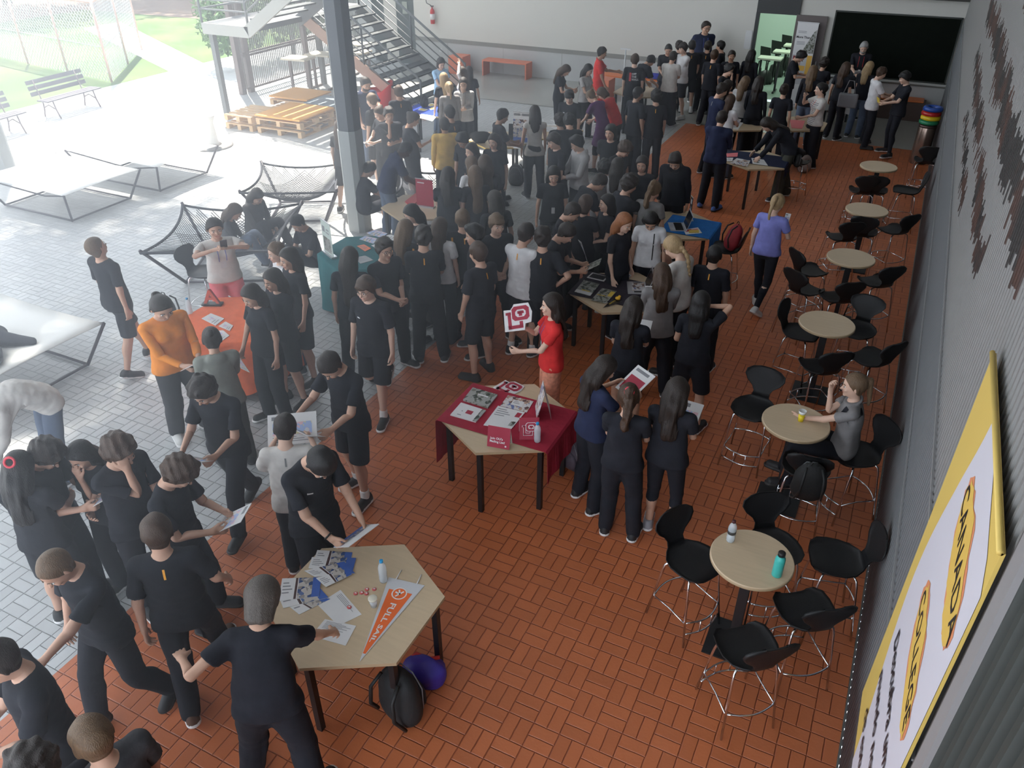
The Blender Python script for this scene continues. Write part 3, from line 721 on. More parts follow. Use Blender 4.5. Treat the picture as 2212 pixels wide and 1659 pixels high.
for i, (x, y) in enumerate(((-3.75, 23.6), (-3.55, 24.7), (-3.45, 25.8), (-3.35, 26.9))):
    o = dk0 if i == 0 else copy_tree(dk0); o.location = (x, y, 0)
    tag(o, 'pale student desk inside the green-lit classroom, '+['nearest the doorway', 'second row from the doorway', 'third row from the doorway', 'farthest row seen through the doorway'][i], 'desk', 'classroom desks')
    o = st0 if i == 0 else copy_tree(st0); o.location = (x-.42, y-.15, 0); o.rotation_euler = (0, 0, 2.6)
    tag(o, 'black classroom chair beside a pale desk, '+['nearest the doorway', 'second from the doorway', 'third from the doorway', 'farthest one in the classroom'][i], 'chair', 'classroom chairs')
# the long dark board
br = empty('pin_board', (-.80, 22.36, 1.56)); tag(br, 'long black board mounted on the far wall above the dado', 'board')
MB().box((0, 0, 0), (2.74, .03, 1.40)).build('panel', mat('board_black', (.004, .006, .004), .85, var=.5, vscale=5, spec=.12), br)
f = MB()
for z in (-.715, .715): f.box((0, -.004, z), (2.80, .045, .03))
for x in (-1.385, 1.385): f.box((x, -.004, 0), (.03, .045, 1.46))
f.build('board_frame', mat('frame_dark', (.03, .035, .03), .5), br)
MB().box((.1, -.02, -.76), (2.9, .04, .05)).build('ledge', mat('ledge_grey', (.45, .46, .44), .5), br)
sw = empty('wall_notice', (-4.2, 22.39, 1.47)); tag(sw, 'white plastic notice panel screwed to the wall left of the classroom door', 'notice')
MB().box((0, 0, 0), (.17, .012, .44)).build('panel', mat('white_plastic', (.66, .66, .66), .4), sw)
m = MB()
for x in (-.07, .07):
    for z in (-.2, .2): m.box((x, -.008, z), (.015, .01, .015))
m.build('screws', mat('steel', (.5, .5, .5), .3, 1), sw)
# low brown bench cabinet under the board
cb = empty('low_cabinet', (-1.0, 22.15, 0)); tag(cb, 'low brown bench cabinet under the long black board', 'cabinet')
MB().box((0, 0, .22), (2.6, .42, .44)).build('body', mat('brown_laminate', (.10, .065, .055), .5), cb, bevel=.01)
MB().box((.7, -.02, .46), (1.1, .44, .04)).build('cushion', mat('orange_vinyl', (.62, .17, .05), .5), cb, bevel=.015)
# ------------------------------------------------------------------ far left corner behind the stairs
lw = MB()
for x0, x1, m in ((-15.0, -14.35, 1), (-15.45, -15.0, 0), (-15.9, -15.45, 1), (-16.8, -15.9, 2)):
    lw.box(((x0+x1)/2, 22.5, 3.0), (x1-x0, .2, 6), m=m)
struct('wall_left', lw, [UW, mat('door_grey_green', (.10, .12, .12), .5), mat('panel_white', (.66, .68, .68), .6)])
MB().box((-14.66, 22.39, 1.62), (.17, .03, .34)).build('window_1', mat('pane_frosted', (.35, .38, .34), .3), kind='structure')
# ------------------------------------------------------------------ right wall of ribbed metal with painted fragments
def rib_mat():
    m = mat('ribbed_metal', (.30, .31, .315), .55, spec=.4); N = m.node_tree.nodes; L = m.node_tree.links; bs = N['Principled BSDF']
    tc = N.new('ShaderNodeTexCoord'); sp = N.new('ShaderNodeSeparateXYZ'); L.new(tc.outputs['Object'], sp.inputs[0])
    M = lambda op, a, b2=None, c=None: nm(N, L, op, a, b2, c)
    y, z = sp.outputs[1], sp.outputs[2]
    cell = M('FLOOR', M('DIVIDE', y, .076))
    wn = N.new('ShaderNodeTexWhiteNoise'); wn.noise_dimensions = '1D'; L.new(cell, wn.inputs['W'])
    nz = N.new('ShaderNodeTexNoise'); nz.inputs['Scale'].default_value = 1.0; nz.inputs['Detail'].default_value = 4
    cb = N.new('ShaderNodeCombineXYZ'); L.new(M('MULTIPLY', cell, .075*1.1), cb.inputs[0]); L.new(M('MULTIPLY', z, 2.2), cb.inputs[1]); L.new(cb.outputs[0], nz.inputs['Vector'])
    jag = M('MULTIPLY', M('SUBTRACT', wn.outputs[0], .5), .16)
    def band(z0, hw, y0, y1):
        lim = M('MULTIPLY_ADD', nz.outputs['Fac'], hw*2.2, -hw*.45)
        a = M('LESS_THAN', M('ABSOLUTE', M('SUBTRACT', M('ADD', z, jag), z0)), lim)
        return M('MULTIPLY', M('MULTIPLY', a, M('GREATER_THAN', y, y0)), M('LESS_THAN', y, y1))
    tot = band(2.58, .12, 8.0, 11.6)
    for q in ((3.02, .17, 5.4, 13.2), (3.62, .22, 3.9, 13.6), (4.35, .2, 3.5, 13)): tot = M('MAXIMUM', tot, band(*q))
    hue = N.new('ShaderNodeValToRGB'); hue.color_ramp.elements[0].color = (.008, .008, .008, 1); hue.color_ramp.elements[1].color = (.16, .15, .17, 1)
    e = hue.color_ramp.elements.new(.42); e.color = (.018, .015, .014, 1); e = hue.color_ramp.elements.new(.56); e.color = (.055, .022, .014, 1); e = hue.color_ramp.elements.new(.68); e.color = (.05, .035, .032, 1)
    n2 = N.new('ShaderNodeTexNoise'); n2.inputs['Scale'].default_value = 1.3; n2.inputs['Detail'].default_value = 3; L.new(tc.outputs['Object'], n2.inputs['Vector']); L.new(n2.outputs['Fac'], hue.inputs[0])
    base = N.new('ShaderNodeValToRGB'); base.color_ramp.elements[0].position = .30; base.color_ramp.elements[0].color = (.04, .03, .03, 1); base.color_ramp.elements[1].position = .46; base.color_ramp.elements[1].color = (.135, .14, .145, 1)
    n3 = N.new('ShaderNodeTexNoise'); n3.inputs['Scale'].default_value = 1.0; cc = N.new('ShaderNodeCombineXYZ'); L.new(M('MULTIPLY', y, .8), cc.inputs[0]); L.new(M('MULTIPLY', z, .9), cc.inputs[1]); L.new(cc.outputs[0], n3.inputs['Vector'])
    hgt = M('MULTIPLY_ADD', z, .30, M('MULTIPLY_ADD', n3.outputs['Fac'], .5, -.07)); L.new(hgt, base.inputs[0])  # dark foot: brush strokes plus shade near the floor, both in the colour
    lit_top = N.new('ShaderNodeMix'); lit_top.data_type = 'RGBA'; mr = N.new('ShaderNodeMapRange'); mr.inputs[1].default_value = 2.1; mr.inputs[2].default_value = 2.3; L.new(z, mr.inputs[0]); L.new(mr.outputs[0], lit_top.inputs[0])
    L.new(base.outputs[0], lit_top.inputs[6]); lit_top.inputs[7].default_value = (.20, .195, .19, 1)  # light on the upper wall put into its colour as a paler zone
    mx = N.new('ShaderNodeMix'); mx.data_type = 'RGBA'; L.new(tot, mx.inputs[0]); L.new(lit_top.outputs[2], mx.inputs[6]); L.new(hue.outputs[0], mx.inputs[7])
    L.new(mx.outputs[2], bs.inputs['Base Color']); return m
V = []; F = []
ys = np.arange(-3.0, 22.4, .076); k = 0
for y in ys:
    for dy, dx in ((0, 0), (.024, 0), (.036, .018), (.062, .018)): V += [(.63+dx, y+dy, 0), (.63+dx, y+dy, 6.2)]
n = len(V)//2
F = [(2*i, 2*i+1, 2*i+3, 2*i+2) for i in range(n-1)]
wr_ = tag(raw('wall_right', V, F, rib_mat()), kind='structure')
struct('baseboard_right', MB().box((.625, 9.4, .012), (.012, 26, .024)), mat('joint_dark', (.14, .14, .13), .6))
struct('trim_3', MB().box((.622, 12.3, 1.32), (.012, 20, .012)).box((.622, 12.3, 2.18), (.012, 20, .012)), mat('rail_pale', (.3, .3, .3), .4))
struct('trim_4', MB().box((.62, 2.08, 3.1), (.08, .10, 6.2), m=0).box((.635, 2.19, 3.1), (.05, .12, 6.2), m=1), [mat('post_grey', (.26, .25, .25), .5), mat('post_brown', (.085, .075, .075), .6)])
V = []; 
for i, y in enumerate(np.arange(-1.5, 2.03, .11)):
    for dy, dx in ((0, 0), (.04, .0), (.055, .05), (.095, .05)): V += [(.60+dx, y+dy, 0), (.60+dx, y+dy, 6.2)]
tag(raw('trim_5', V, [(2*i, 2*i+1, 2*i+3, 2*i+2) for i in range(len(V)//2-1)], mat('dark_green_cladding', (.035, .042, .038), .6)), kind='structure')
# ------------------------------------------------------------------ roof over the hall (above the frame), columns
struct('ceiling', MB().box((-4.4, 8.7, 6.9), (11.2, 29.6, .25)), mat('roof_soffit', (.42, .42, .41), .8))
struct('ceiling_back', MB().box((-12.3, 20.6, 6.9), (4.6, 5.8, .25)), mat('roof_soffit', (.42, .42, .41), .8))
def column(x, y, label):
    c = empty('steel_column', (x, y, 0)); tag(c, label, 'column', 'steel columns of the hall')
    poly = [(-.17, -.10), (-.10, -.17), (.10, -.17), (.17, -.10), (.17, .10), (.10, .17), (-.10, .17), (-.17, .10)]
    MB().prism([(a*.94, b*.94) for a, b in poly], 1.68, 6.8).build('shaft', mat('column_dark_grey', (.12, .13, .145), .5), c)
    MB().prism(poly, 0, 1.68).build('painted_base', mat('column_light_grey', (.36, .38, .38), .5), c)
column(-7.93, 10.28, 'tall grey steel column with paler base standing at the courtyard edge')
column(-16.15, 9.62, 'grey column at the left edge of the picture, only its foot seen')
# ------------------------------------------------------------------ garden beyond the courtyard
def grass_mat():
    m = mat('lawn_grass', (.16, .30, .045), .9, bump=.5, bscale=30); N = m.node_tree.nodes; L = m.node_tree.links
    tc = N.new('ShaderNodeTexCoord'); n = N.new('ShaderNodeTexNoise'); n.inputs['Scale'].default_value = .45; n.inputs['Detail'].default_value = 6; L.new(tc.outputs['Object'], n.inputs['Vector'])
    r = N.new('ShaderNodeValToRGB'); r.color_ramp.elements[0].position = .42; r.color_ramp.elements[0].color = (.045, .105, .012, 1); r.color_ramp.elements[1].position = .66; r.color_ramp.elements[1].color = (.11, .15, .04, 1)
    L.new(n.outputs['Fac'], r.inputs[0]); L.new(r.outputs[0], N['Principled BSDF'].inputs['Base Color']); return m
g = MB(); g.add([(-34, -4, -.02), (-20.6, -4, -.02), (-20.6, 24, -.02), (-24, 34, -.02), (-34, 34, -.02)], [(0, 1, 2, 3, 4)])
tag(g.build('lawn', grass_mat()), 'bright green lawn behind the wire mesh fence', 'grass', kind='stuff')
g = MB(); g.add([(-29.8, 22.6, -.01), (-20.6, 18.2, -.01), (-20.6, 19.6, -.01), (-29.8, 24.4, -.01)], [(0, 1, 2, 3)]); g.add([(-24, 34, -.015), (-20.6, 24, -.015), (-14, 24, -.015), (-14, 34, -.015)], [(0, 1, 2, 3)])
struct('ground_path', g, mat('pale_concrete', (.55, .54, .5), .8))
g = MB(); g.add([(-60, -4, -.03), (-34, -4, -.03), (-34, 60, -.03), (-60, 60, -.03)], [(0, 1, 2, 3)]); g.add([(-36, 26, -.012), (-27.6, 26.4, -.012), (-24, 34, -.012), (-36, 40, -.012)], [(0, 1, 2, 3)])
struct('ground_soil', g, mat('bare_soil', (.17, .115, .085), .9, var=.3, vscale=1.5))
# ------------------------------------------------------------------ furniture
BEECH = mat('beech_laminate', (.56, .43, .285), .38, var=.10, vscale=3, stretch=(1.2, 14, 1)); BEDGE = mat('beech_edge', (.42, .31, .19), .5)
LEGB = mat('leg_black', (.012, .013, .015), .4); SHELL = mat('chair_shell_black', (.011, .011, .012), .5, bump=.15, bscale=220, spec=.35)
CHROME = mat('chrome', (.78, .78, .80), .12, 1)
def round_table(loc, label):
    t = empty('round_table', loc); tag(t, label, 'table', 'round bar tables along the ribbed wall')
    MB().lathe([(.0, .895), (.285, .895), (.295, .90), (.297, .925), (.292, .93), (.0, .93)][1:-1]+[(.0005, .93)], n=48, sm=False).build('table_top', [BEECH], t, bevel=0)
    MB().lathe([(.296, .899), (.299, .903), (.299, .922), (.296, .926)], n=48).build('edge_band', BEDGE, t)
    MB().box((0, 0, .45), (.075, .075, .89)).build('post', LEGB, t, bevel=.004)
    MB().box((0, 0, .006), (.40, .40, .012)).build('base_plate', LEGB, t)
def make_chair():
    r = empty('bar_chair'); 
    prof = [(.20, .630, .10), (.19, .640, .15), (.14, .648, .195), (.06, .645, .208), (-.03, .638, .205), (-.11, .638, .175), (-.165, .655, .118), (-.195, .69, .085), (-.212, .735, .080), (-.225, .78, .105), (-.238, .835, .165), (-.25, .89, .198), (-.262, .94, .19), (-.272, .975, .14), (-.276, .99, .07)]
    nx = 9
    def grid(a, b):
        V = []
        for off in (.006, -.006):
            for i in range(a, b):
                y, z, w_ = prof[i]; p0 = prof[max(i-1, 0)]; p1 = prof[min(i+1, len(prof)-1)]
                t = Vector((0, p1[0]-p0[0], p1[1]-p0[1])).normalized(); nn = Vector((0, -t.z, t.y)); nn = nn if nn.z > 0 or i > 7 else -nn
                nn = Vector((0, abs(t.z), abs(t.y))) if i < 16 else nn
                for j in range(nx):
                    u = -1+2*j/(nx-1); x = w_*math.sin(u*PI/2)
                    lift = .035*(u*u)*(1 if i < 7 else .55)*min(1, w_/.15)
                    V.append((x, y+nn.y*off+(lift if i > 6 else 0), z+nn.z*off+(lift if i <= 6 else 0)))
        m = b-a; F = []
        for s in (0, 1):
            for i in range(m-1):
                for j in range(nx-1):
                    q = (s*m*nx+i*nx+j, s*m*nx+i*nx+j+1, s*m*nx+(i+1)*nx+j+1, s*m*nx+(i+1)*nx+j); F.append(q if s else q[::-1])
        o = m*nx
        for i in range(m-1):
            for j in (0, nx-1):
                F.append((i*nx+j, (i+1)*nx+j, o+(i+1)*nx+j, o+i*nx+j) if j else (i*nx+j, o+i*nx+j, o+(i+1)*nx+j, (i+1)*nx+j))
        for i in (0, m-1):
            for j in range(nx-1): F.append((i*nx+j, i*nx+j+1, o+i*nx+j+1, o+i*nx+j))
        return V, F
    V, F = grid(0, 8); MB().add(V, F, 0, True).build('seat', SHELL, r)
    V, F = grid(7, len(prof)); MB().add(V, F, 0, True).build('backrest', SHELL, r)
    for sx in (-1, 1):
        for sy, yy in ((1, .12), (-1, -.12)):
            pts = [(sx*.04, yy*.5, .615), (sx*.13, yy*.9, .622), (sx*.155, yy*1.05, .60), (sx*.165, yy*1.15, .54), (sx*.20, yy*1.75, .0)]
            MB().tube(pts, .009, 8).build('leg', CHROME, r)
    def arcp(y0, z, bow, n=9): return [(-.188+.376*i/(n-1), y0+bow*math.sin(PI*i/(n-1)), z) for i in range(n)]
    for z, b in ((.23, .06), (.115, .05)): MB().tube(arcp(.17+(.23-z)*.12, z, b), .0075, 8).build('foot_rail', CHROME, r)
    fr_ = [c for c in r.children if c.name.startswith('foot_rail')][0]
    for x in (-.06, .06): MB().tube([(x, .225, .23), (x, .228, .115)], .006, 6).build('rail_strut', CHROME, fr_)
    MB().tube(arcp(-.17, .23, -.05), .0075, 8).build('foot_rail', CHROME, r)
    for sx in (-1, 1): MB().tube([(sx*.185, -.165, .23), (sx*.178, 0, .235), (sx*.185, .165, .23)], .0065, 6).build('side_rail', CHROME, r)
    return r
chair0 = make_chair(); used = []
def chair(loc, yaw, label, group='black bar chairs along the ribbed wall'):
    r = chair0 if not used else copy_tree(chair0); used.append(1)
    r.location = (*loc, 0); r.rotation_euler = (0, 0, yaw); tag(r, label, 'chair', group); return r
for (x, y), l in zip(((-.25, 4.46), (-.25, 6.34), (-.26, 8.41), (-.23, 10.40), (-.22, 12.33), (-.25, 14.60)),
    ('with a water bottle and a turquoise flask on it', 'holding a yellow plastic cup, beside the seated woman', 'empty, third from the front', 'empty, fourth from the front', 'empty, second from the far end', 'empty, farthest away near the waste bin')):
    round_table((x, y, 0), 'round beech bar table, '+l)
def yaw_to(b, s): return math.atan2(-(s[0]-b[0]), s[1]-b[1])
CH = [ # seat px (z .64), back px (z .88)
 ((-0.672, 4.516), (-0.807, 4.593), 'black bar chair left of the nearest round table'),
 ((-0.146, 4.940), (-0.197, 5.020), 'black bar chair behind the nearest round table, its seat under the top'),
 ((0.329, 5.024), (0.504, 5.071), 'black bar chair right of the nearest round table against the wall'),
 ((0.193, 4.386), (0.326, 4.199), 'black bar chair turned away between the nearest table and the wall'),
 ((-0.110, 3.879), (0.048, 3.686), 'black bar chair in the very front, its back to the wall corner'),
 ((-0.679, 6.808), (-0.670, 6.897), 'black bar chair left of the table with the yellow cup'),
 ((-0.202, 7.915), (-0.018, 7.644), 'black bar chair behind the table with the yellow cup'),
 ((0.263, 8.325), (0.449, 8.185), 'black bar chair against the wall behind the seated woman'),
 ((-0.068, 6.064), (-0.021, 5.578), 'black bar chair with a black backpack hung on it'),
 ((0.316, 6.475), (0.430, 6.564), 'black bar chair under the seated woman in the grey polo shirt'),
 ((-0.521, 8.581), (-0.707, 8.616), 'black bar chair left of the third round table'),
 ((0.064, 8.954), (0.086, 9.096), 'black bar chair with a shiny back right of the third round table'),
 ((-0.257, 9.720), (-0.098, 9.474), 'black bar chair behind the third round table'),
 ((0.138, 10.401), (0.334, 10.163), 'black bar chair against the wall beside the third round table'),
 ((-0.656, 9.770), (-0.808, 9.525), 'black bar chair in front of a twin in the aisle left of the tables'),
 ((-0.690, 10.370), (-0.866, 10.215), 'black bar chair, the farther of two facing the wall in the aisle'),
 ((-0.449, 11.777), (-0.356, 11.609), 'black bar chair behind the fourth round table, left one'),
 ((-0.202, 12.093), (-0.185, 11.081), 'black bar chair turned from us behind the fourth round table'),
 ((0.207, 12.395), (0.408, 12.221), 'black bar chair against the wall beside the fourth round table'),
 ((-0.395, 14.009), (-0.354, 13.834), 'black bar chair between the two farthest round tables, left one'),
 ((-0.216, 14.098), (-0.170, 12.960), 'black bar chair tucked behind the fifth round table'),
 ((0.268, 14.337), (0.376, 14.349), 'black bar chair against the wall beside the fifth round table'),
 ((0.484, 16.256), (0.528, 15.864), 'black bar chair farthest away, in the corner by the waste bin'),
]
for s, bk, l in CH: chair(s, yaw_to(bk, s), l)
ch_bag = chair((-1.859, 10.614), yaw_to((-1.612, 10.612), (-1.859, 10.614)), 'black chair carrying a red backpack beside the blue-clothed table', 'black chairs among the stands')
chair((-7.892, 6.787), yaw_to((-8.073, 6.761), (-7.892, 6.787)), 'black chair in the courtyard beside the woman in pink trousers', 'black chairs among the stands')
chair((-1.629, 15.152), yaw_to((-1.756, 14.584), (-1.629, 15.152)), 'black chair hidden behind the woman leaning over, with bags on its seat', 'black chairs among the stands')
chair((-7.345, 13.534), yaw_to((-7.206, 13.297), (-7.345, 13.534)), 'black chair with rounded back beside the yellow-edged table', 'black chairs among the stands')
# ---- hexagonal display tables
def hexpts(r=.63, a0=PI/2): return [(r*math.cos(a0+i*PI/3), r*math.sin(a0+i*PI/3)) for i in range(6)]
def hex_table(x, y, label, rot=0, edge=None, r=.63):
    t = empty('hexagonal_table', (x, y, 0), rot); tag(t, label, 'table', 'hexagonal display tables')
    MB().prism(hexpts(r), .722, .75, 0, 1).build('table_top', [BEECH, edge or BEDGE], t)
    for i, (a, b) in enumerate(hexpts(r*.88)): MB().box((a, b, .361), (.045, .045, .722)).build('leg', LEGB, t)
    return t
hex_table(-2.70, 2.98, 'bare beech hexagonal table in front with an orange pennant and papers')
hex_table(-2.75, 5.49, 'beech hexagonal table under a crimson runner with university cards')
hex_table(-2.68, 8.50, 'beech hexagonal table with black cloth, tablet and yellow pennant')
hex_table(-2.68, 10.95, 'beech hexagonal table half covered by a bright blue cloth')
hex_table(-2.28, 14.65, 'beech hexagonal table with navy cloth beneath the leaning woman')
hex_table(-6.45, 5.85, 'hexagonal table hidden under an orange tablecloth in the courtyard')
hex_table(-6.20, 8.10, 'hexagonal table under a teal tablecloth covered in brochures')
hex_table(-6.45, 9.95, 'beech hexagonal table with red display boards')
hex_table(-9.35, 15.05, 'hexagonal table by the stairs covered by a blue flag cloth')
hex_table(-7.0, 13.75, 'yellow-edged hexagonal table with laptops, left one of the pair', edge=mat('edge_yellow', (.62, .42, .08), .5))
hex_table(-6.35, 14.75, 'yellow-edged hexagonal table covered with white papers', edge=mat('edge_yellow', (.62, .42, .08), .5))
hex_table(-5.85, 18.75, 'beech hexagonal table with black bags near the man in the red shirt')
hex_table(-2.02, 17.5, 'beech hexagonal table with a pink folder near the striped-shirt woman')
hex_table(-3.15, 16.95, 'hexagonal table with white magazines behind the navy hoodie')
hex_table(-1.35, 20.6, 'hexagonal table in front of the man with the red lanyard')
# ---- cloths
def cloth_over(name, label, cx, cy, m, y0=None, y1=None, drops=(.3, .3), r=.645, x0=-.56, x1=.56, side_h=None, mats=None):
    """runner: flat part on the hexagon between y0 and y1, hanging over the left and right edges"""
    n = 16; V = []; F = []
    prof = [(x0-.02, .754-drops[0]), (x0-.018, .74), (x0, .756), (x1, .756), (x1+.018, .74), (x1+.02, .754-drops[1])]
    for (px_, pz) in prof:
        for j in range(n+1):
            t = j/n; y = y0+(y1-y0)*t
            wv = .012*math.sin(t*17+px_*3) if pz < .72 else 0
            V.append((px_+(wv if px_ > 0 else -abs(wv)), y, pz))
    for i in range(len(prof)-1):
        for j in range(n): F.append((i*(n+1)+j, (i+1)*(n+1)+j, (i+1)*(n+1)+j+1, i*(n+1)+j+1))
    o = raw(name, V, F, m, smooth=False); o.location = (cx, cy, 0)
    s = o.modifiers.new('s', 'SOLIDIFY'); s.thickness = .003; s.offset = 1
    return tag(o, label, 'tablecloth')
def full_cloth(name, label, cx, cy, m, h, r=.66, seed=1, flare=.10):
    """tablecloth over a whole hexagon, falling in soft folds to height h"""
    N = 96; V = [(0, 0, .757)]; F = []; rs = random.Random(seed); hx = hexpts(r)
    def rim(a):
        k = a/(PI/3)+.5; a2 = (a % (PI/3)); return r*math.cos(PI/6)/math.cos(((a-PI/2) % (PI/3))-PI/6)
    rings = [(.5, .757, 0), (.97, .757, 0), (1.0, .750, 0), (1.01, .70, .15), (1.03, (.70+h)/2, .6), (1.05, h, 1)]
    ph = [rs.uniform(0, 6) for _ in range(3)]
    for s, z, wv in rings:
        for i in range(N):
            a = 2*PI*i/N; rr = rim(a)*s+wv*flare*(.35*math.sin(a*6+ph[0])+.3*math.sin(a*11+ph[1])+.3)
            zz = z+(wv*.05*math.sin(a*3+ph[2]) if z == h and h > .1 else 0)
            V.append((rr*math.cos(a), rr*math.sin(a), zz))
    F += [(0, 1+i, 1+(i+1) % N) for i in range(N)]
    for k in range(len(rings)-1):
        for i in range(N): F.append((1+k*N+i, 1+(k+1)*N+i, 1+(k+1)*N+(i+1) % N, 1+k*N+(i+1) % N))
    o = raw(name, V, F, m, smooth=True); o.location = (cx, cy, 0); return tag(o, label, 'tablecloth')
CRIM = cloth('crimson', (.34, .022, .045)); 
c = cloth_over('table_runner', 'crimson runner draped across the hexagonal table with university cards', -2.75, 5.49, CRIM, -.36, .36, (.52, .36))
m = MB(); add_text(m, 'OU', .16, (.0, 0, 0), (1, 0, 0), (0, 0, 1), 0, True)
o = m.build('runner_print', WHITEP, c); o.rotation_euler = (0, 0, -PI/2); o.location = (-.588, .1, .40)
cloth_over('table_cloth', 'black cloth across the hexagonal table with the tablet, lifted at its left edge', -2.68, 8.50, cloth('plumblack', (.035, .028, .038)), -.36, .36, (.42, .3))
c = full_cloth('table_cloth', 'orange tablecloth draped to the floor in the courtyard', -6.45, 5.85, cloth('tomato', (.85, .17, .06)), .12, seed=3)
full_cloth('table_cloth', 'dark teal tablecloth draped to the floor under many brochures', -6.20, 8.10, cloth('teal', (.02, .13, .14)), .05, seed=7)
cloth_over('table_cloth', 'bright blue cloth hanging over the right side of a hexagonal table', -2.68, 10.95, cloth('blue', (.02, .14, .42)), -.34, .36, (.02, .32), x0=-.16)
cloth_over('table_cloth', 'navy cloth under magazines beside the leaning woman', -2.28, 14.65, cloth('navycloth', (.015, .02, .05)), -.30, .36, (.2, .2), x0=-.54, x1=.54)
cloth_over('table_cloth', 'blue flag-like cloth on the table by the stairs', -9.35, 15.05, cloth('royal', (.03, .06, .34)), -.38, .38, (.3, .3))
full_cloth('table_cloth', 'white cloth covering the table in front of the man with the red lanyard', -1.35, 20.6, cloth('offwhite', (.5, .5, .48)), .45, seed=9)
# ---- papers and booklets, each defined by its corners on the table
def lerp4(c, u, v):
    a = [c[0][k]*(1-u)+c[1][k]*u for k in (0, 1)]; b = [c[3][k]*(1-u)+c[2][k]*u for k in (0, 1)]
    return (a[0]*(1-v)+b[0]*v, a[1]*(1-v)+b[1]*v)
PAPER = mat('paper_white', (.70, .69, .69), .6); INK = mat('ink_grey', (.22, .22, .24), .6)
PHOTO = {}
def photo_mat(name, cols, scale=28):
    m = bpy.data.materials.new('photo_'+name); m.use_nodes = True; N = m.node_tree.nodes; L = m.node_tree.links
    tc = N.new('ShaderNodeTexCoord'); v = N.new('ShaderNodeTexVoronoi'); v.inputs['Scale'].default_value = scale; n = N.new('ShaderNodeTexNoise'); n.inputs['Scale'].default_value = scale*.6
    L.new(tc.outputs['Object'], v.inputs['Vector']); L.new(tc.outputs['Object'], n.inputs['Vector'])
    mx = N.new('ShaderNodeMix'); mx.data_type = 'RGBA'; mx.inputs[0].default_value = .5; L.new(v.outputs['Color'], mx.inputs[6]); L.new(n.outputs['Color'], mx.inputs[7])
    r = N.new('ShaderNodeValToRGB'); r.color_ramp.interpolation = 'CONSTANT'
    for i, c in enumerate(cols):
        e = r.color_ramp.elements[i] if i < 2 else r.color_ramp.elements.new(.5)
        e.position = .25+.5*i/len(cols); e.color = (*c, 1)
    L.new(mx.outputs[2], r.inputs[0]); L.new(r.outputs[0], N['Principled BSDF'].inputs['Base Color']); N['Principled BSDF'].inputs['Roughness'].default_value = .35
    PHOTO[name] = m; return m
photo_mat('campus', [(.03, .04, .03), (.16, .17, .13), (.35, .35, .33), (.09, .10, .08), (.5, .5, .5)])
photo_mat('people', [(.10, .05, .05), (.45, .30, .22), (.62, .60, .60), (.12, .16, .34), (.40, .08, .08)])
photo_mat('beach', [(.05, .09, .22), (.30, .27, .25), (.52, .48, .44), (.10, .16, .34), (.22, .17, .14)])
photo_mat('pastel', [(.62, .62, .66), (.70, .45, .50), (.35, .45, .70), (.68, .62, .40), (.5, .6, .6)])
FLAT = dict(white=PAPER, blue=mat('print_blue', (.06, .13, .42), .4), crimson=mat('print_crimson', (.36, .02, .05), .45), yellow=mat('print_yellow', (.70, .50, .07), .45), black=mat('print_black', (.02, .02, .025), .4), orange=mat('print_orange', (.80, .17, .05), .5), pink=mat('print_pink', (.78, .20, .22), .5), grey=mat('print_grey', (.30, .30, .31), .5), red=mat('print_red', (.55, .04, .05), .6), ink=INK, dark=mat('print_darkstrip', (.09, .05, .05), .4))
def sheet(name, corners, z, label, cat='paper', base='white', th=.003, items=(), group=None):
    """items: (u0, v0, u1, v1, material) in the sheet's own directions"""
    mats = [FLAT.get(base) or PHOTO[base]]; idx = {base: 0}
    a = Vector((corners[1][0]-corners[0][0], corners[1][1]-corners[0][1])); b_ = Vector((corners[3][0]-corners[0][0], corners[3][1]-corners[0][1]))
    cs = list(corners); flip = a.x*b_.y-a.y*b_.x < 0
    poly = cs[::-1] if flip else cs
    cx = sum(p[0] for p in cs)/4; cy = sum(p[1] for p in cs)/4
    m = MB(); m.prism([(p[0]-cx, p[1]-cy) for p in poly], 0, th)
    k = 0
    for it in items:
        u0, v0, u1, v1, mt = it
        if mt not in idx: idx[mt] = len(mats); mats.append(FLAT.get(mt) or PHOTO[mt])
        k += 1; V = [lerp4(cs, u, v) for u, v in ((u0, v0), (u1, v0), (u1, v1), (u0, v1))]
        if flip: V = V[::-1]
        m.add([(p[0]-cx, p[1]-cy, th+.0006+.0001*k) for p in V], [(0, 1, 2, 3)], idx[mt])
    o = m.build(name, mats); o.location = (cx, cy, z); return tag(o, label, cat, group)
def lines(u0, u1, v0, v1, n, mt='ink'): return [(u0, v0+(v1-v0)*i/n, u0+(u1-u0)*(.6+.4*((i*7) % 5)/4), v0+(v1-v0)*(i+.35)/n, mt) for i in range(n)]
BRO = [(.0, 0, .36, 1, 'white'), (.36, 0, .42, 1, 'dark'), (.44, 0, .80, 1, 'beach'), (.80, 0, 1, 1, 'blue')]+lines(.05, .30, .2, .8, 4)
GB = 'blue-ended brochures fanned on the front table'
Z1 = .7505
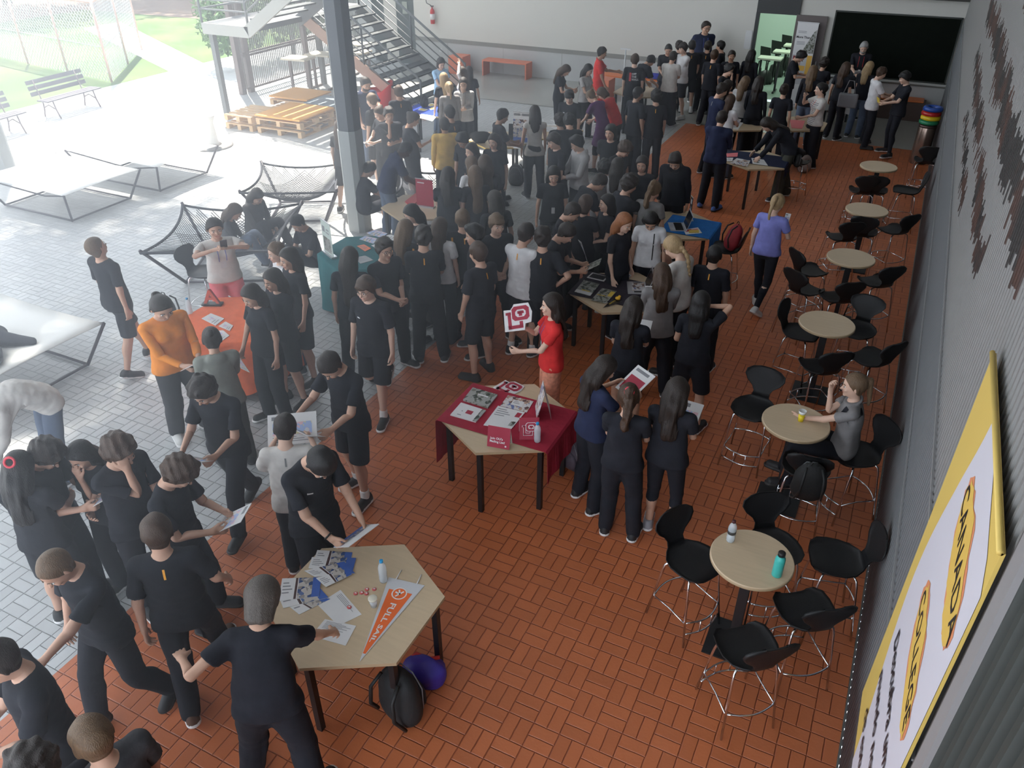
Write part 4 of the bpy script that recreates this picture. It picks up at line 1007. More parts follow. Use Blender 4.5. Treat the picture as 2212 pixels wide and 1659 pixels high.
for i, (q, l) in enumerate((
  (((-3.262, 3.263), (-3.005, 3.360), (-2.941, 3.234), (-3.202, 3.129)), 'beach brochure at the back of the upper fan on the front table'),
  (((-3.249, 3.183), (-2.944, 3.323), (-2.883, 3.191), (-3.201, 3.080)), 'beach brochure in the middle of the upper fan on the front table'),
  (((-3.209, 3.043), (-3.001, 3.251), (-2.859, 3.189), (-3.104, 3.029)), 'beach brochure showing its white end in the upper fan on the front table'),
  (((-3.084, 3.021), (-2.915, 3.220), (-2.870, 3.165), (-2.966, 2.984)), 'beach brochure at the lower tip of the upper fan on the front table'),
  (((-3.213, 2.759), (-2.987, 2.882), (-2.876, 2.913), (-2.984, 2.704)), 'beach brochure pointing down in the left fan beside the dark-haired student'),
  (((-3.272, 2.803), (-3.071, 2.989), (-2.893, 2.916), (-3.119, 2.698)), 'beach brochure in the middle of the left fan on the front table'),
  (((-3.306, 2.911), (-3.057, 3.047), (-2.959, 2.894), (-3.190, 2.732)), 'beach brochure lying uppermost in the left fan on the front table'))):
    sheet('brochure', q, Z1+.0035*(i % 4), l, 'brochure', items=BRO, group=GB)
sheet('paper_sheet', ((-2.863, 3.017), (-2.594, 2.898), (-2.679, 2.745), (-2.928, 2.833)), Z1, 'white letter sheet with a red pin badge on it, front table', items=lines(.1, .8, .08, .3, 4), th=.001)
sheet('paper_sheet', ((-2.798, 2.751), (-2.570, 2.798), (-2.535, 2.630), (-2.794, 2.592)), Z1+.0015, 'white form sheet under the hand of the front student', items=lines(.1, .9, .08, .5, 7), th=.001)
# pennant
def pennant():
    a, b_, c_ = (-2.616, 3.271), (-2.338, 3.319), (-2.376, 2.565)
    A, B_, C_ = Vector((*a, 0)), Vector((*b_, 0)), Vector((*c_, 0)); o_ = (A+B_+C_)/3
    P = lambda u, v: (C_+(A-C_)*v*(1-u)+(B_-C_)*v*u)-o_
    m = MB(); m.add([P(0, 0), P(1, 1), P(0, 1)], [(0, 1, 2)], 0); m.add([P(0, 0)-Vector((0, 0, .003)), P(0, 1)-Vector((0, 0, .003)), P(1, 1)-Vector((0, 0, .003))], [(0, 1, 2)], 0)
    def tri(u0, u1, v0, v1, mi, z): m.add([P(u0, v0)+Vector((0, 0, z)), P(u1, v0)+Vector((0, 0, z)), P(u1, v1)+Vector((0, 0, z)), P(u0, v1)+Vector((0, 0, z))], [(0, 1, 2, 3)], mi)
    tri(.13, .87, .09, .86, 1, .001)
    mid = P(.5, .5); ax = (P(.5, 1)-P(.5, 0)).normalized(); sd = ax.cross(Vector((0, 0, 1)))
    cc = P(.5, .83)
    for r, mi, z in ((.056, 2, .0016), (.047, 1, .0021)):
        V = [cc+Vector((r*math.cos(t), r*math.sin(t), z)) for t in [i*PI/16 for i in range(32)]]; m.add(V, [tuple(range(32))], mi)
    for pts in (((-.02, .03), (-.008, .034), (.012, -.005), (.004, -.012)), ((.02, .03), (.03, .022), (-.012, -.036), (-.022, -.03)), ((-.03, .012), (.0, .002), (-.004, -.01), (-.034, .0))):
        m.add([cc+sd*x+ax*y+Vector((0, 0, .0027)) for x, y in pts], [(0, 1, 2, 3)], 2)
    V, F = text_mesh('FULL SAIL', .062, True)
    xs = [v.x for v in V]; x0, x1 = min(xs), max(xs); L = (P(.5, .70)-P(.5, .22)).length
    TV = []
    for v in V:
        t = (v.x-x0)/(x1-x0); s = 1-.42*t
        TV.append(P(.5, .70)-ax*(t*L)+(-sd)*(-v.y*s)+Vector((0, 0, .0022)))
    m.add(TV, F, 2)
    o = m.build('pennant', [mat('felt_pale', (.58, .58, .60), .8), mat('felt_orange', (.80, .15, .035), .8), mat('felt_white', (.75, .72, .70), .8)]); o.location = (o_.x, o_.y, Z1+.004)
    tag(o, 'orange and white felt pennant reading FULL SAIL on the front table', 'pennant')
pennant()
for p, q, l in (((-2.569, 3.371), (-2.557, 3.274), 'white plastic stick tip beyond the pennant, the left one'), ((-2.413, 3.396), (-2.395, 3.303), 'white plastic stick tip beyond the pennant, the right one')):
    tag(MB().tube([(*p, Z1+.006), (*q, Z1+.006)], .004, 6).build('stick', FLAT['white']), l, 'stick', 'white sticks by the pennant')
for i, (p, l) in enumerate((((-2.744, 3.036), 'leftmost pin badge beside the clear cup'), ((-2.710, 3.061), 'pin badge second from the left beside the cup'), ((-2.694, 3.104), 'pin badge lying uppermost near the cup'), ((-2.674, 3.069), 'pin badge half hidden by the cup'), ((-2.647, 3.129), 'pin badge just behind the cup'), ((-2.709, 2.911), 'pin badge on the white letter sheet'))):
    e = empty('pin_badge', (*p, Z1+(.002 if i == 5 else 0)), 0, 'small red and white '+l, 'badge', 'pin badges on the front table')
    MB().lathe([(.0165, 0), (.0165, .003), (.012, .0055), (.001, .006)], n=20).build('disc', mat('badge_red', (.55, .10, .10), .3), e)
    MB().box((0, 0, .0062), (.016, .005, .001)).box((0, .006, .006), (.010, .003, .001)).build('print', WHITEP, e)
def bottle(p, z, h, capc, label, label_band=None, r=.031):
    e = empty('water_bottle', (*p, z), 0, label, 'bottle'); s = h/.22
    MB().lathe([(r*.9, 0), (r, .01), (r, .05*s), (r*.93, .06*s), (r, .07*s), (r, .145*s), (r*.8, .17*s), (r*.38, .195*s), (r*.38, .205*s)], n=20).build('bottle_body', mat('clear_plastic', (.80, .86, .90), .06, alpha=.42, spec=.8), e)
    MB().lathe([(r*.86, .004), (r*.88, .10*s), (.001, .101*s)], n=16).build('water', mat('water', (.55, .62, .66), .05, alpha=.35, spec=.6), e)
    MB().lathe([(r*.46, .198*s), (r*.46, .218*s), (r*.36, .22*s)], n=16).build('cap', mat('cap_'+capc, dict(blue=(.02, .30, .60), dark=(.06, .01, .015), clear=(.5, .6, .7))[capc], .4), e)
    if label_band: MB().lathe([(r*1.015, .085*s), (r*1.015, .115*s)], n=20).build('label_band', mat('label_black', (.03, .03, .03), .5), e)
bottle((-2.633, 3.228), Z1, .21, 'blue', 'clear water bottle with blue cap behind the pin badges, front table')
bottle((-2.323, 5.249), .758, .21, 'blue', 'clear water bottle with blue cap on the crimson runner')
bottle((-0.434, 4.563), .931, .20, 'dark', 'clear water bottle with dark cap and black label on the nearest round table', True)
bottle((-7.018, 5.714), .758, .20, 'blue', 'clear water bottle on the orange tablecloth')
e = empty('plastic_cup', (*(-2.561, 2.998), Z1), 0, 'clear plastic cup with white lid beside the pennant', 'cup')
MB().lathe([(.022, 0), (.031, .075), (.029, .075), (.020, .003)], n=20).build('cup_body', mat('clear_plastic', (.80, .86, .90), .06, alpha=.42, spec=.8), e)
MB().lathe([(.034, .074), (.034, .082), (.030, .085), (.001, .085)], n=20).build('lid', mat('lid_cream', (.70, .66, .55), .4), e)
e = empty('flask', (*(-0.060, 4.367), .931), 0, 'turquoise steel flask with black lid on the nearest round table', 'bottle')
MB().lathe([(.034, 0), (.036, .004), (.036, .15), (.034, .165), (.022, .185), (.022, .19)], n=28).build('flask_body', mat('turquoise_enamel', (.05, .42, .38), .35), e)
MB().lathe([(.026, .188), (.026, .215), (.022, .22), (.001, .22)], n=24).build('lid', dark_pl, e)
e = empty('plastic_cup', (*(-0.217, 6.374), .931), 0, 'yellow plastic cup with white rim on the second round table', 'cup')
MB().lathe([(.024, 0), (.030, .078), (.027, .076), (.020, .004)], n=24).build('cup_body', mat('cup_yellow', (.80, .60, .02), .35), e)
MB().lathe([(.0302, .078), (.0345, .108), (.0325, .108), (.028, .080)], n=24).build('cup_rim', mat('cup_clear_rim', (.75, .76, .74), .3), e)
# ---- university table
Z2 = .7605
sheet('book', ((-3.265, 5.754), (-2.982, 5.748), (-2.966, 5.507), (-3.245, 5.520)), Z2, 'grey-covered hardback book on the crimson runner', 'book', 'campus', .016, [(.35, .3, .75, .4, 'white')])
sheet('booklet', ((-3.243, 5.475), (-2.964, 5.464), (-2.960, 5.252), (-3.234, 5.248)), Z2, 'white booklet with a small red shape on the crimson runner', 'booklet', 'white', .010, [(.42, .35, .66, .62, 'crimson'), (.86, 0, 1, 1, 'campus'), (.25, .5, .3, .56, 'ink'), (.2, .8, .35, .85, 'ink')])
sheet('brochure', ((-2.894, 5.800), (-2.623, 5.815), (-2.601, 5.614), (-2.879, 5.603)), Z2, 'photo collage brochure on the crimson runner', 'brochure', 'people', .003, [(.3, .25, .72, .7, 'white')]+lines(.35, .65, .35, .6, 2))
sheet('paper_sheet', ((-2.899, 5.593), (-2.616, 5.607), (-2.615, 5.306), (-2.876, 5.245)), Z2+.001, 'white printed leaflet below the photo collage brochure', 'leaflet', 'white', .002, lines(.08, .6, .1, .5, 4)+[(.78, .1, .95, .35, 'crimson'), (.8, .6, .97, .85, 'campus')])
def ring8(m, o, ux, uy, w, h, t, mi, lift=0):
    c = .30
    def oct_(w, h, k): return [(-w+k, -h), (w-k, -h), (w, -h+k), (w, h-k), (w-k, h), (-w+k, h), (-w, h-k), (-w, -h+k)]
    a = oct_(w, h, c*w); b_ = oct_(w-t, h-t, c*w*.8); n = ux.cross(uy)
    V = [o+ux*x+uy*y+n*lift for x, y in a+b_]; m.add(V, [(i, (i+1) % 8, 8+(i+1) % 8, 8+i) for i in range(8)], mi)
def poly_on(m, o, ux, uy, pts, mi, lift): n = ux.cross(uy); m.add([o+ux*x+uy*y+n*lift for x, y in pts], [tuple(range(len(pts)))], mi)
def ou_mark(m, o, ux, uy, s, l0=.002, back=True):
    """interlocking O and U with white edging"""
    o = Vector(o); ux = Vector(ux).normalized(); uy = Vector(uy).normalized()
    def U(dx, dy, g, mi, lift):
        a = .30*s+g; t = .13*s+2*g; x0, x1 = dx-.28*s-g, dx+.28*s+g; yb, yt = dy-.34*s-g, dy+.30*s+g
        for q in (((x0, yb+.1*s), (x0+.02*s, yb), (x0+t, yb), (x0+t, yt), (x0, yt)), ((x1-t, yb), (x1, yb+.1*s), (x1, yt), (x1-t, yt)), ((x0, yb), (x1, yb), (x1, yb+t), (x0, yb+t)), ((x0-.07*s, yt-.10*s-g), (x0+t+.05*s, yt-.10*s-g), (x0+t+.05*s, yt), (x0-.07*s, yt)), ((x1-t-.05*s, yt-.10*s-g), (x1+.07*s, yt-.10*s-g), (x1+.07*s, yt), (x1-t-.05*s, yt))):
            poly_on(m, o, ux, uy, q, mi, lift)
    U(-.10*s, -.10*s, .028*s, 0, l0); U(-.10*s, -.10*s, 0, 1, l0+.0006)
    oc = o+ux*.12*s+uy*.12*s
    ring8(m, oc, ux, uy, .36*s, .30*s, .19*s, 0, l0+.0012); ring8(m, oc, ux, uy, .33*s, .27*s, .13*s, 1, l0+.0018)
m = MB(); P = Vector((*(-2.947, 5.946), .7515))
back_ = [(-.48, -.45), (.2, -.48), (.24, -.26), (.44, -.24), (.5, .1), (.4, .42), (-.1, .44), (-.2, .26), (-.46, .28)]
ang = math.radians(-14); ux = Vector((math.cos(ang), math.sin(ang), 0)); uy = Vector((-math.sin(ang), math.cos(ang), 0))
m.prism([tuple((ux*x*.26+uy*y*.26)[:2]) for x, y in back_], 0, .006); ou_mark(m, (0, 0, .006), ux, uy, .24, .001)
o = m.build('letter_sign', [mat('board_white', (.70, .68, .68), .5), FLAT['crimson']]); o.location = P; tag(o, 'cut-out crimson OU letter sign lying on the university table', 'sign')
def tent(loc, yaw, w, h, label, front, draw, side=None, depth=.10):
    e = empty('table_card', (*loc, Z2), yaw, label, 'sign'); l = math.sqrt(h*h+depth*depth/4)
    m = MB(); m.add([(-w/2, -depth/2, 0), (w/2, -depth/2, 0), (w/2, 0, h), (-w/2, 0, h)], [(0, 1, 2, 3)], 0); m.add([(-w/2, depth/2, 0), (w/2, depth/2, 0), (w/2, 0, h), (-w/2, 0, h)], [(3, 2, 1, 0)], 1)
    m.add([(-w/2, -depth/2+.003, 0), (w/2, -depth/2+.003, 0), (w/2, .003, h-.003), (-w/2, .003, h-.003)], [(3, 2, 1, 0)], 1)
    mm = [front, side or PAPER, WHITEP, FLAT['crimson']]
    u = Vector((1, 0, 0)); v = Vector((0, depth/2, h)).normalized(); draw(m, Vector((0, -depth/4, h/2)), u, v)
    m.build('card', mm, e); return e
def dr1(m, o, u, v):
    add_text(m, "Join OU's", .030, o+u*-.02+v*-.015, u, v, 2, True, .001); add_text(m, 'Mailing List!', .030, o+u*-.012+v*-.045, u, v, 2, True, .001)
    poly_on(m, o, u, v, [(.06, -.085), (.075, -.085), (.075, -.07), (.06, -.07)], 2, .001)
tent((-2.604, 5.048), math.radians(10), .21, .20, "crimson standing card reading Join OU's Mailing List", FLAT['crimson'], dr1)
def dr2(m, o, u, v):
    k = len(m.M); ou_mark(m, o, u, v, .14, .001); m.M = m.M[:k]+[{0: 2, 1: 3}[q] for q in m.M[k:]]
tent((-2.426, 5.294), math.radians(28), .18, .20, 'crimson tent card with white OU letters beside the water bottle', FLAT['crimson'], dr2, depth=.13)
tent((-2.456, 5.675), math.radians(-62), .24, .30, 'tall white photo display card at the back of the university table', PHOTO['people'], lambda m, o, u, v: None, PAPER, .14)
# ---- black-cloth table
sheet('tablet', ((-3.180, 8.823), (-2.951, 8.803), (-2.954, 8.648), (-3.191, 8.661)), Z2, 'white-framed tablet lying on the black cloth', 'tablet', 'white', .008, [(.08, .1, .92, .9, 'black')])
sheet('magazine', ((-3.197, 8.573), (-2.975, 8.551), (-2.961, 8.194), (-3.177, 8.212)), Z2, 'campus photo magazine with white strip on the black cloth', 'magazine', 'campus', .006, [(0, .78, 1, 1, 'white'), (.3, .7, .8, .77, 'yellow')])
sheet('leaflet', ((-2.909, 8.461), (-2.716, 8.458), (-2.719, 8.094), (-2.914, 8.094)), Z2, 'grey and yellow leaflet beside the yellow pennant', 'leaflet', 'campus', .004, [(.7, .1, .98, .5, 'yellow'), (.05, .5, .6, .55, 'yellow')])
sheet('booklet', ((-2.924, 9.081), (-2.829, 9.108), (-2.780, 8.856), (-2.851, 8.840)), Z2, 'slim white booklet at the back of the black cloth', 'booklet', 'white', .01)
sheet('magazine', ((-2.857, 9.074), (-2.729, 9.117), (-2.687, 8.902), (-2.787, 8.852)), Z2, 'dark red photo magazine behind the laptop on the black cloth', 'magazine', 'people', .01)
def small_pennant():
    a, b_, c_ = [Vector((*p, 0)) for p in ((-2.684, 8.370), (-2.562, 8.220), (-2.712, 7.960))]; o_ = (a+b_+c_)/3
    m = MB(); m.add([c_-o_, b_-o_, a-o_], [(0, 1, 2)], 0); ax = ((a+b_)/2-c_).normalized(); V, F = text_mesh('HAWKEYES', .035, True)
    n = Vector((0, 0, 1)); sd = n.cross(ax); m.add([(c_+ax*.20-o_)+ax*v.x*.75+sd*v.y+n*.001 for v in V], F, 1)
    o = m.build('pennant', [FLAT['black'], FLAT['yellow']]); o.location = (o_.x, o_.y, .7625); tag(o, 'small black pennant with yellow letters at the table edge', 'pennant')
small_pennant()
e = empty('toy_duck', (*(-2.624, 8.237), .765), 0, 'small yellow figure beside the black pennant', 'toy')
raw('toy_body', *(lambda q: (q[0]-[0, 0, 0], q[1]))(surf(lambda P: smin(ell(P, (0, 0, .022), (.034, .026, .022)), ell(P, (.02, 0, .05), (.018, .016, .017)), .01), (-.05, -.04, -.01), (.05, .04, .08), .006)), mat('toy_yellow', (.75, .42, .03), .4), e, smooth=True)
def laptop(loc, yaw, label, lidm, open_=105, w=.33, d=.23, screen='dark'):
    e = empty('laptop', loc, yaw, label, 'laptop')
    bs_ = MB().box((0, 0, .008), (w, d, .016)).build('base', lidm, e, bevel=.003)
    MB().box((0, .02, .0168), (w*.88, d*.5, .001)).build('keyboard', dark_pl, bs_)
    a = math.radians(open_-90); R = Matrix.Rotation(-a, 3, 'X')
    c = Vector((0, d/2, .014))+R@Vector((0, 0, d/2))
    sl_ = MB().box(c, (w, .007, d), R=R).build('screen_lid', lidm, e)
    MB().box(c+R@Vector((0, -.0042, 0)), (w*.94, .001, d*.88), R=R).build('screen', mat('screen_'+screen, (.02, .022, .03) if screen == 'dark' else (.25, .35, .6), .15), sl_)
SIL = mat('laptop_silver', (.42, .41, .42), .38, .3)
laptop((*(-2.522, 8.645), .7605), math.radians(-68), 'grey laptop standing open on the black cloth, lid towards the aisle', SIL, 108)
laptop((*(-2.645, 10.847), .7505), math.radians(-66), 'silver laptop open on the table with the blue cloth', mat('laptop_pale', (.55, .56, .6), .38, .3), 108)
laptop((*(-6.764, 13.947), .7505), math.radians(20), 'black laptop open in front of the boy at the yellow-edged table', dark_pl, 115)
sheet('booklet', ((-2.617, 8.746), (-2.473, 8.798), (-2.412, 8.589), (-2.542, 8.525)), Z2+.004, 'bright patterned booklet beside the grey laptop', 'booklet', 'people', .014)
sheet('leaflet', ((-2.530, 10.776), (-2.364, 10.958), (-2.255, 10.774), (-2.451, 10.619)), Z2, 'red and white leaflet on the blue cloth', 'leaflet', 'white', .003, [(.1, .1, .5, .5, 'red'), (.5, .2, .9, .6, 'pink')])
sheet('booklet', ((-2.452, 10.775), (-2.325, 10.847), (-2.299, 10.762), (-2.423, 10.691)), Z2+.004, 'thin mustard booklet lying on the red leaflet', 'booklet', 'yellow', .01)
# far tables
ZF = .7605
sheet('magazine', ((-2.605, 14.523), (-2.357, 14.491), (-2.328, 14.116), (-2.655, 14.193)), ZF, 'open photo magazine at the near edge of the navy cloth', 'magazine', 'people', .006, [(.0, .0, .5, .3, 'white')])
sheet('brochure', ((-2.370, 14.654), (-2.151, 14.654), (-2.018, 14.343), (-2.283, 14.339)), ZF, 'white brochure with black squares by the hand of the leaning woman', 'brochure', 'white', .004, [(.1, .15, .3, .4, 'black'), (.4, .15, .6, .4, 'black'), (.1, .55, .5, .8, 'campus')])
sheet('brochure', ((-2.846, 14.735), (-2.663, 14.875), (-2.619, 14.633), (-2.786, 14.527)), ZF, 'pink brochure on the navy cloth', 'brochure', 'pink', .004)
sheet('paper_sheet', ((-2.781, 14.475), (-2.670, 14.530), (-2.641, 14.313), (-2.740, 14.287)), ZF, 'small white leaflet at the left of the navy cloth', 'leaflet', 'white', .003, lines(.1, .8, .2, .8, 3))
sheet('folder', ((-2.216, 17.715), (-1.915, 17.764), (-1.869, 17.112), (-2.074, 17.076)), .7505, 'pink folder beside the woman in the striped top', 'folder', 'pink', .006)
sheet('phone', ((-1.858, 17.469), (-1.795, 17.471), (-1.768, 17.322), (-1.834, 17.317)), .7505, 'black phone beside the pink folder', 'phone', 'black', .008)
sheet('magazine', ((-3.228, 17.186), (-3.040, 17.131), (-3.020, 16.471), (-3.193, 16.478)), .7505, 'white magazine with red dots held down on the table behind the navy hoodie', 'magazine', 'white', .006, [(.2, .4, .35, .6, 'red')])
sheet('sign_card', ((-3.353, 18.173), (-3.220, 18.184), (-3.098, 17.453), (-3.247, 17.481)), .7505, 'green and white card at the back of the magazine table', 'card', 'pastel', .006)
for i, (q, l) in enumerate(((((-6.923, 15.508), (-6.575, 15.510), (-6.397, 15.128), (-6.673, 15.038)), 'white poster sheet at the back of the yellow-edged tables'),
   (((-6.646, 15.005), (-6.364, 15.052), (-6.244, 14.665), (-6.471, 14.641)), 'white poster sheet at the front of the yellow-edged tables'), )):
    sheet('paper_sheet', q, .7505, l, 'paper', 'white', .003, lines(.1, .9, .1, .9, 4))
sheet('brochure', ((-6.626, 13.557), (-6.474, 13.612), (-6.369, 13.370), (-6.522, 13.333)), .7505, 'white and pink leaflet before the boy at the yellow-edged table', 'leaflet', 'white', .003, [(.6, 0, .9, .8, 'pink')])
def standee(loc, yaw, w, h, label, items, z0=.7605, name='table_banner', base=None):
    e = empty(name, (*loc, z0), yaw, label, 'banner'); m = MB(); m.box((0, .006, .012), (w, .08, .024)); m.tube([(0, .012, .02), (0, .012, h)], .004, 6); m.build('stand', mat('alu', (.55, .55, .56), .35, .8), e)
    mt = [base or PAPER]; m = MB(); m.box((0, 0, .02+h/2), (w*.97, .003, h), m=0)
    for (u0, v0, u1, v1, mm) in items:
        q = FLAT.get(mm) or PHOTO[mm]
        if q not in mt: mt.append(q)
        x0, x1 = -w*.485+w*.97*u0, -w*.485+w*.97*u1; zz0, zz1 = .02+h*(1-v1), .02+h*(1-v0)
        m.add([(x0, -.0022, zz0), (x1, -.0022, zz0), (x1, -.0022, zz1), (x0, -.0022, zz1)], [(0, 1, 2, 3)], mt.index(q))
    m.build('print', mt, e); MB().box((0, 0, h+.022), (w, .012, .008)).build('top_bar', mat('alu', (.55, .55, .56), .35, .8), e)
    return e
standee((-6.576, 7.786), math.radians(-28), .30, .46, 'tabletop roll-up banner with grey sketches on the teal cloth', [(.1, .18, .35, .36, 'ink'), (.5, .22, .8, .27, 'ink'), (.45, .32, .8, .36, 'ink'), (.1, .5, .85, .95, 'campus')], base=mat('print_mint', (.52, .60, .55), .5))
standee((-6.378, 9.944), math.radians(5), .30, .42, 'dark red tabletop banner on the table behind the column', [(.1, .12, .5, .16, 'white')], .7505, base=FLAT['crimson'])
standee((-6.533, 13.724), math.radians(8), .36, .55, 'tabletop banner of photographs behind the black laptop', [(0, 0, 1, .22, 'white'), (.05, .04, .4, .12, 'ink'), (.5, .04, .95, .12, 'ink'), (0, .24, 1, .5, 'people'), (0, .52, 1, .85, 'beach'), (0, .85, 1, 1, 'blue')], .7505)
standee((-2.560, 11.199), math.radians(-60), .12, .34, 'narrow dark display board with white discs behind the silver laptop', [(.25, .1, .75, .3, 'white'), (.25, .42, .75, .62, 'grey'), (.25, .74, .75, .94, 'white')], .7505, base=FLAT['black'])
sheet('folder', ((-6.775, 9.978), (-6.843, 10.488), (-6.619, 10.144), (-6.565, 9.851)), .7505, 'bright red folder left of the dark red banner', 'folder', 'red', .02)
tn = (((-6.572, 8.643), (-6.535, 8.809), (-6.296, 8.769), (-6.279, 8.595), 'pastel', 'blue and pink brochure on the teal cloth'), ((-6.536, 8.421), (-6.524, 8.546), (-6.326, 8.548), (-6.262, 8.369), 'pastel', 'map brochure with a yellow patch on the teal cloth'), ((-6.288, 8.638), (-6.242, 8.748), (-6.079, 8.741), (-6.030, 8.576), 'white', 'white leaflet at the back of the teal cloth'), ((-6.256, 8.304), (-6.219, 8.391), (-6.044, 8.363), (-6.023, 8.216), 'white', 'white leaflet at the front of the teal cloth'), ((-6.419, 8.201), (-6.368, 8.294), (-6.198, 8.219), (-6.212, 8.101), 'orange', 'orange leaflet on the teal cloth'), ((-6.214, 7.861), (-6.132, 7.987), (-5.945, 7.909), (-6.033, 7.739), 'grey', 'beige booklet at the near edge of the teal cloth'))
for a, b_, c_, d_, bs, l in tn: sheet('brochure', (a, b_, c_, d_), Z2, l, 'brochure', bs, .004, lines(.1, .8, .2, .8, 3))
for q, l in ((((-6.794, 5.664), (-6.791, 5.811), (-6.556, 5.781), (-6.525, 5.608)), 'photo leaflet under the letter A on the orange cloth'), (((-6.485, 5.612), (-6.493, 5.733), (-6.345, 5.697), (-6.293, 5.585)), 'leaflet half under another on the orange cloth'), (((-6.436, 5.515), (-6.368, 5.563), (-6.220, 5.502), (-6.207, 5.347)), 'white leaflet at the near edge of the orange cloth')):
    sheet('leaflet', q, Z2, l, 'leaflet', 'white', .003, [(.2, .2, .6, .6, 'pastel')]+lines(.1, .8, .65, .95, 2))
e = empty('letter_sign', (*(-6.936, 5.990), .7605), math.radians(25), 'dark red slab letter A standing on the orange cloth', 'sign')
V, F = text_mesh('A', .24, True); m = MB(); m.add([(v.x*1.1, -.02, v.y+.10) for v in V], F, 1); m.add([(v.x*1.1, .02, v.y+.10) for v in V], [f[::-1] for f in F], 0); m.box((0, 0, .01), (.24, .09, .02), m=2)
m.build('letter', [mat('sign_red', (.30, .03, .03), .5), mat('sign_orange', (.60, .10, .05), .5), dark_pl], e)
for q, l in ((((-9.692, 15.396), (-9.663, 15.616), (-9.452, 15.458), (-9.535, 15.305)), 'gold-printed leaflet at the back of the blue flag cloth'), (((-9.480, 15.144), (-9.456, 15.344), (-9.332, 15.184), (-9.370, 15.057)), 'gold-printed leaflet in the middle of the blue flag cloth'), (((-9.624, 14.931), (-9.668, 15.095), (-9.439, 15.077), (-9.440, 14.914)), 'gold-printed leaflet at the left of the blue flag cloth'), (((-9.231, 14.390), (-9.381, 14.678), (-8.981, 14.667), (-8.857, 14.274)), 'large white poster hanging to the near edge of the blue flag cloth')):
    sheet('leaflet', q, Z2, l, 'leaflet', 'white', .003, [(.2, .2, .8, .8, 'yellow' if 'gold' in l else 'grey')])
# ---- bags
def blob(name, parent, fn, lo, hi, m, h=.02): V, Q = surf(fn, lo, hi, h); return raw(name, V, Q, m, parent, smooth=True)
def backpack(loc, yaw, label, col, z=0, s=1.0, tilt=0, strapc=(.012, .012, .012)):
    e = empty('backpack', (*loc, z), yaw, label, 'backpack'); e.scale = (s, s, s); e.rotation_euler = (tilt, 0, yaw)
    fm = mat('bag_'+'_'.join('%d' % (c*1000) for c in col), col, .75, var=.3, vscale=12, bump=.4, bscale=25)
    blob('bag_body', e, lambda P: smax(smin(ell(P, (0, 0, .20), (.155, .095, .22)), ell(P, (0, 0, .12), (.155, .10, .15)), .03)+.005*wob(P, 30, 2), -P[..., 2], .01), (-.2, -.14, -.02), (.2, .14, .46), fm)
    pk_ = blob('front_pocket', e, lambda P: ell(P, (0, -.085, .15), (.12, .055, .12))+.004*wob(P, 40, 4), (-.16, -.18, .0), (.16, .0, .32), fm)
    sm = mat('bag_strap_%d' % (strapc[0]*1000), strapc, .6)
    for sx in (-1, 1): MB().tube([(sx*.07, .06, .40), (sx*.09, .13, .33), (sx*.10, .14, .18), (sx*.12, .08, .05)], .012, 6).build('strap', sm, e)
    MB().tube([(-.03, .03, .41), (-.02, .03, .45), (.02, .03, .45), (.03, .03, .41)], .007, 6).build('carry_handle', sm, e)
    MB().tube([(-.13, -.06, .12), (-.115, -.075, .27), (-.05, -.07, .37), (.05, -.07, .37), (.115, -.075, .27), (.13, -.06, .12)], .004, 5).build('zip', mat('zip_grey', (.25, .25, .27), .5), pk_)
backpack((-2.241, 2.769), 2.9, 'black backpack on the floor under the front table', (.013, .013, .014), s=1.2)
backpack((-2.197, 5.925), -.5, 'purple backpack on the floor beside the crimson runner', (.085, .065, .085), s=.95, strapc=(.03, .03, .035))
backpack((-1.829, 10.613), 2.2, 'dark red backpack lying on a chair beside the blue-clothed table', (.24, .012, .02), z=.66, s=.9, tilt=.3)
backpack((-0.011, 5.728), 3.4, 'black backpack slung over a bar chair behind the nearest table', (.012, .012, .012), z=.60, s=.9)
backpack((-1.640, 16.740), .6, 'pale beige backpack at the feet of the striped-shirt woman', (.22, .17, .15), s=.85)
backpack((-1.585, 14.861), 1.6, 'black bag with shiny buckles on the chair behind the leaning woman', (.012, .012, .012), z=.655, s=.55)
backpack((-5.80, 18.62), .4, 'black backpack standing on the far beech table', (.012, .012, .013), z=.752, s=.75)
backpack((-6.12, 18.72), 1.4, 'flat black bag on the far beech table, left of the backpack', (.02, .02, .022), z=.752, s=.55)
backpack((-9.62, 15.22), 1.2, 'black bag standing on the blue flag cloth by the stairs', (.012, .012, .013), z=.76, s=.6)
backpack((-6.613, 19.152), .9, 'magenta patterned bag on the floor under the far beech table', (.25, .01, .06), s=.7)
backpack((-8.269, 6.360), .2, 'dark backpack behind the woman in orange in the courtyard', (.03, .035, .045), z=0, s=1.0)
backpack((-6.523, 13.455), .2, 'black backpack on the floor behind the woman in the white blouse', (.013, .013, .014), s=1.0)
e = empty('carrier_bag', (*(-2.240, 3.085), 0), .4, 'crumpled royal blue and red bag on the floor by the front table leg', 'bag')
blob('bag_body', e, lambda P: smax(ell(P, (0, 0, .11), (.17, .12, .14))+.022*wob(P, 26, 4), -P[..., 2], .01), (-.24, -.2, -.02), (.24, .2, .32), mat('bag_royal', (.045, .03, .30), .5, bump=.6, bscale=14))
MB().tube([(-.13, .02, .19), (-.06, .05, .25), (.03, .02, .23), (.11, .05, .22)], .016, 6).build('red_trim', mat('bag_red', (.5, .03, .03), .5), e)
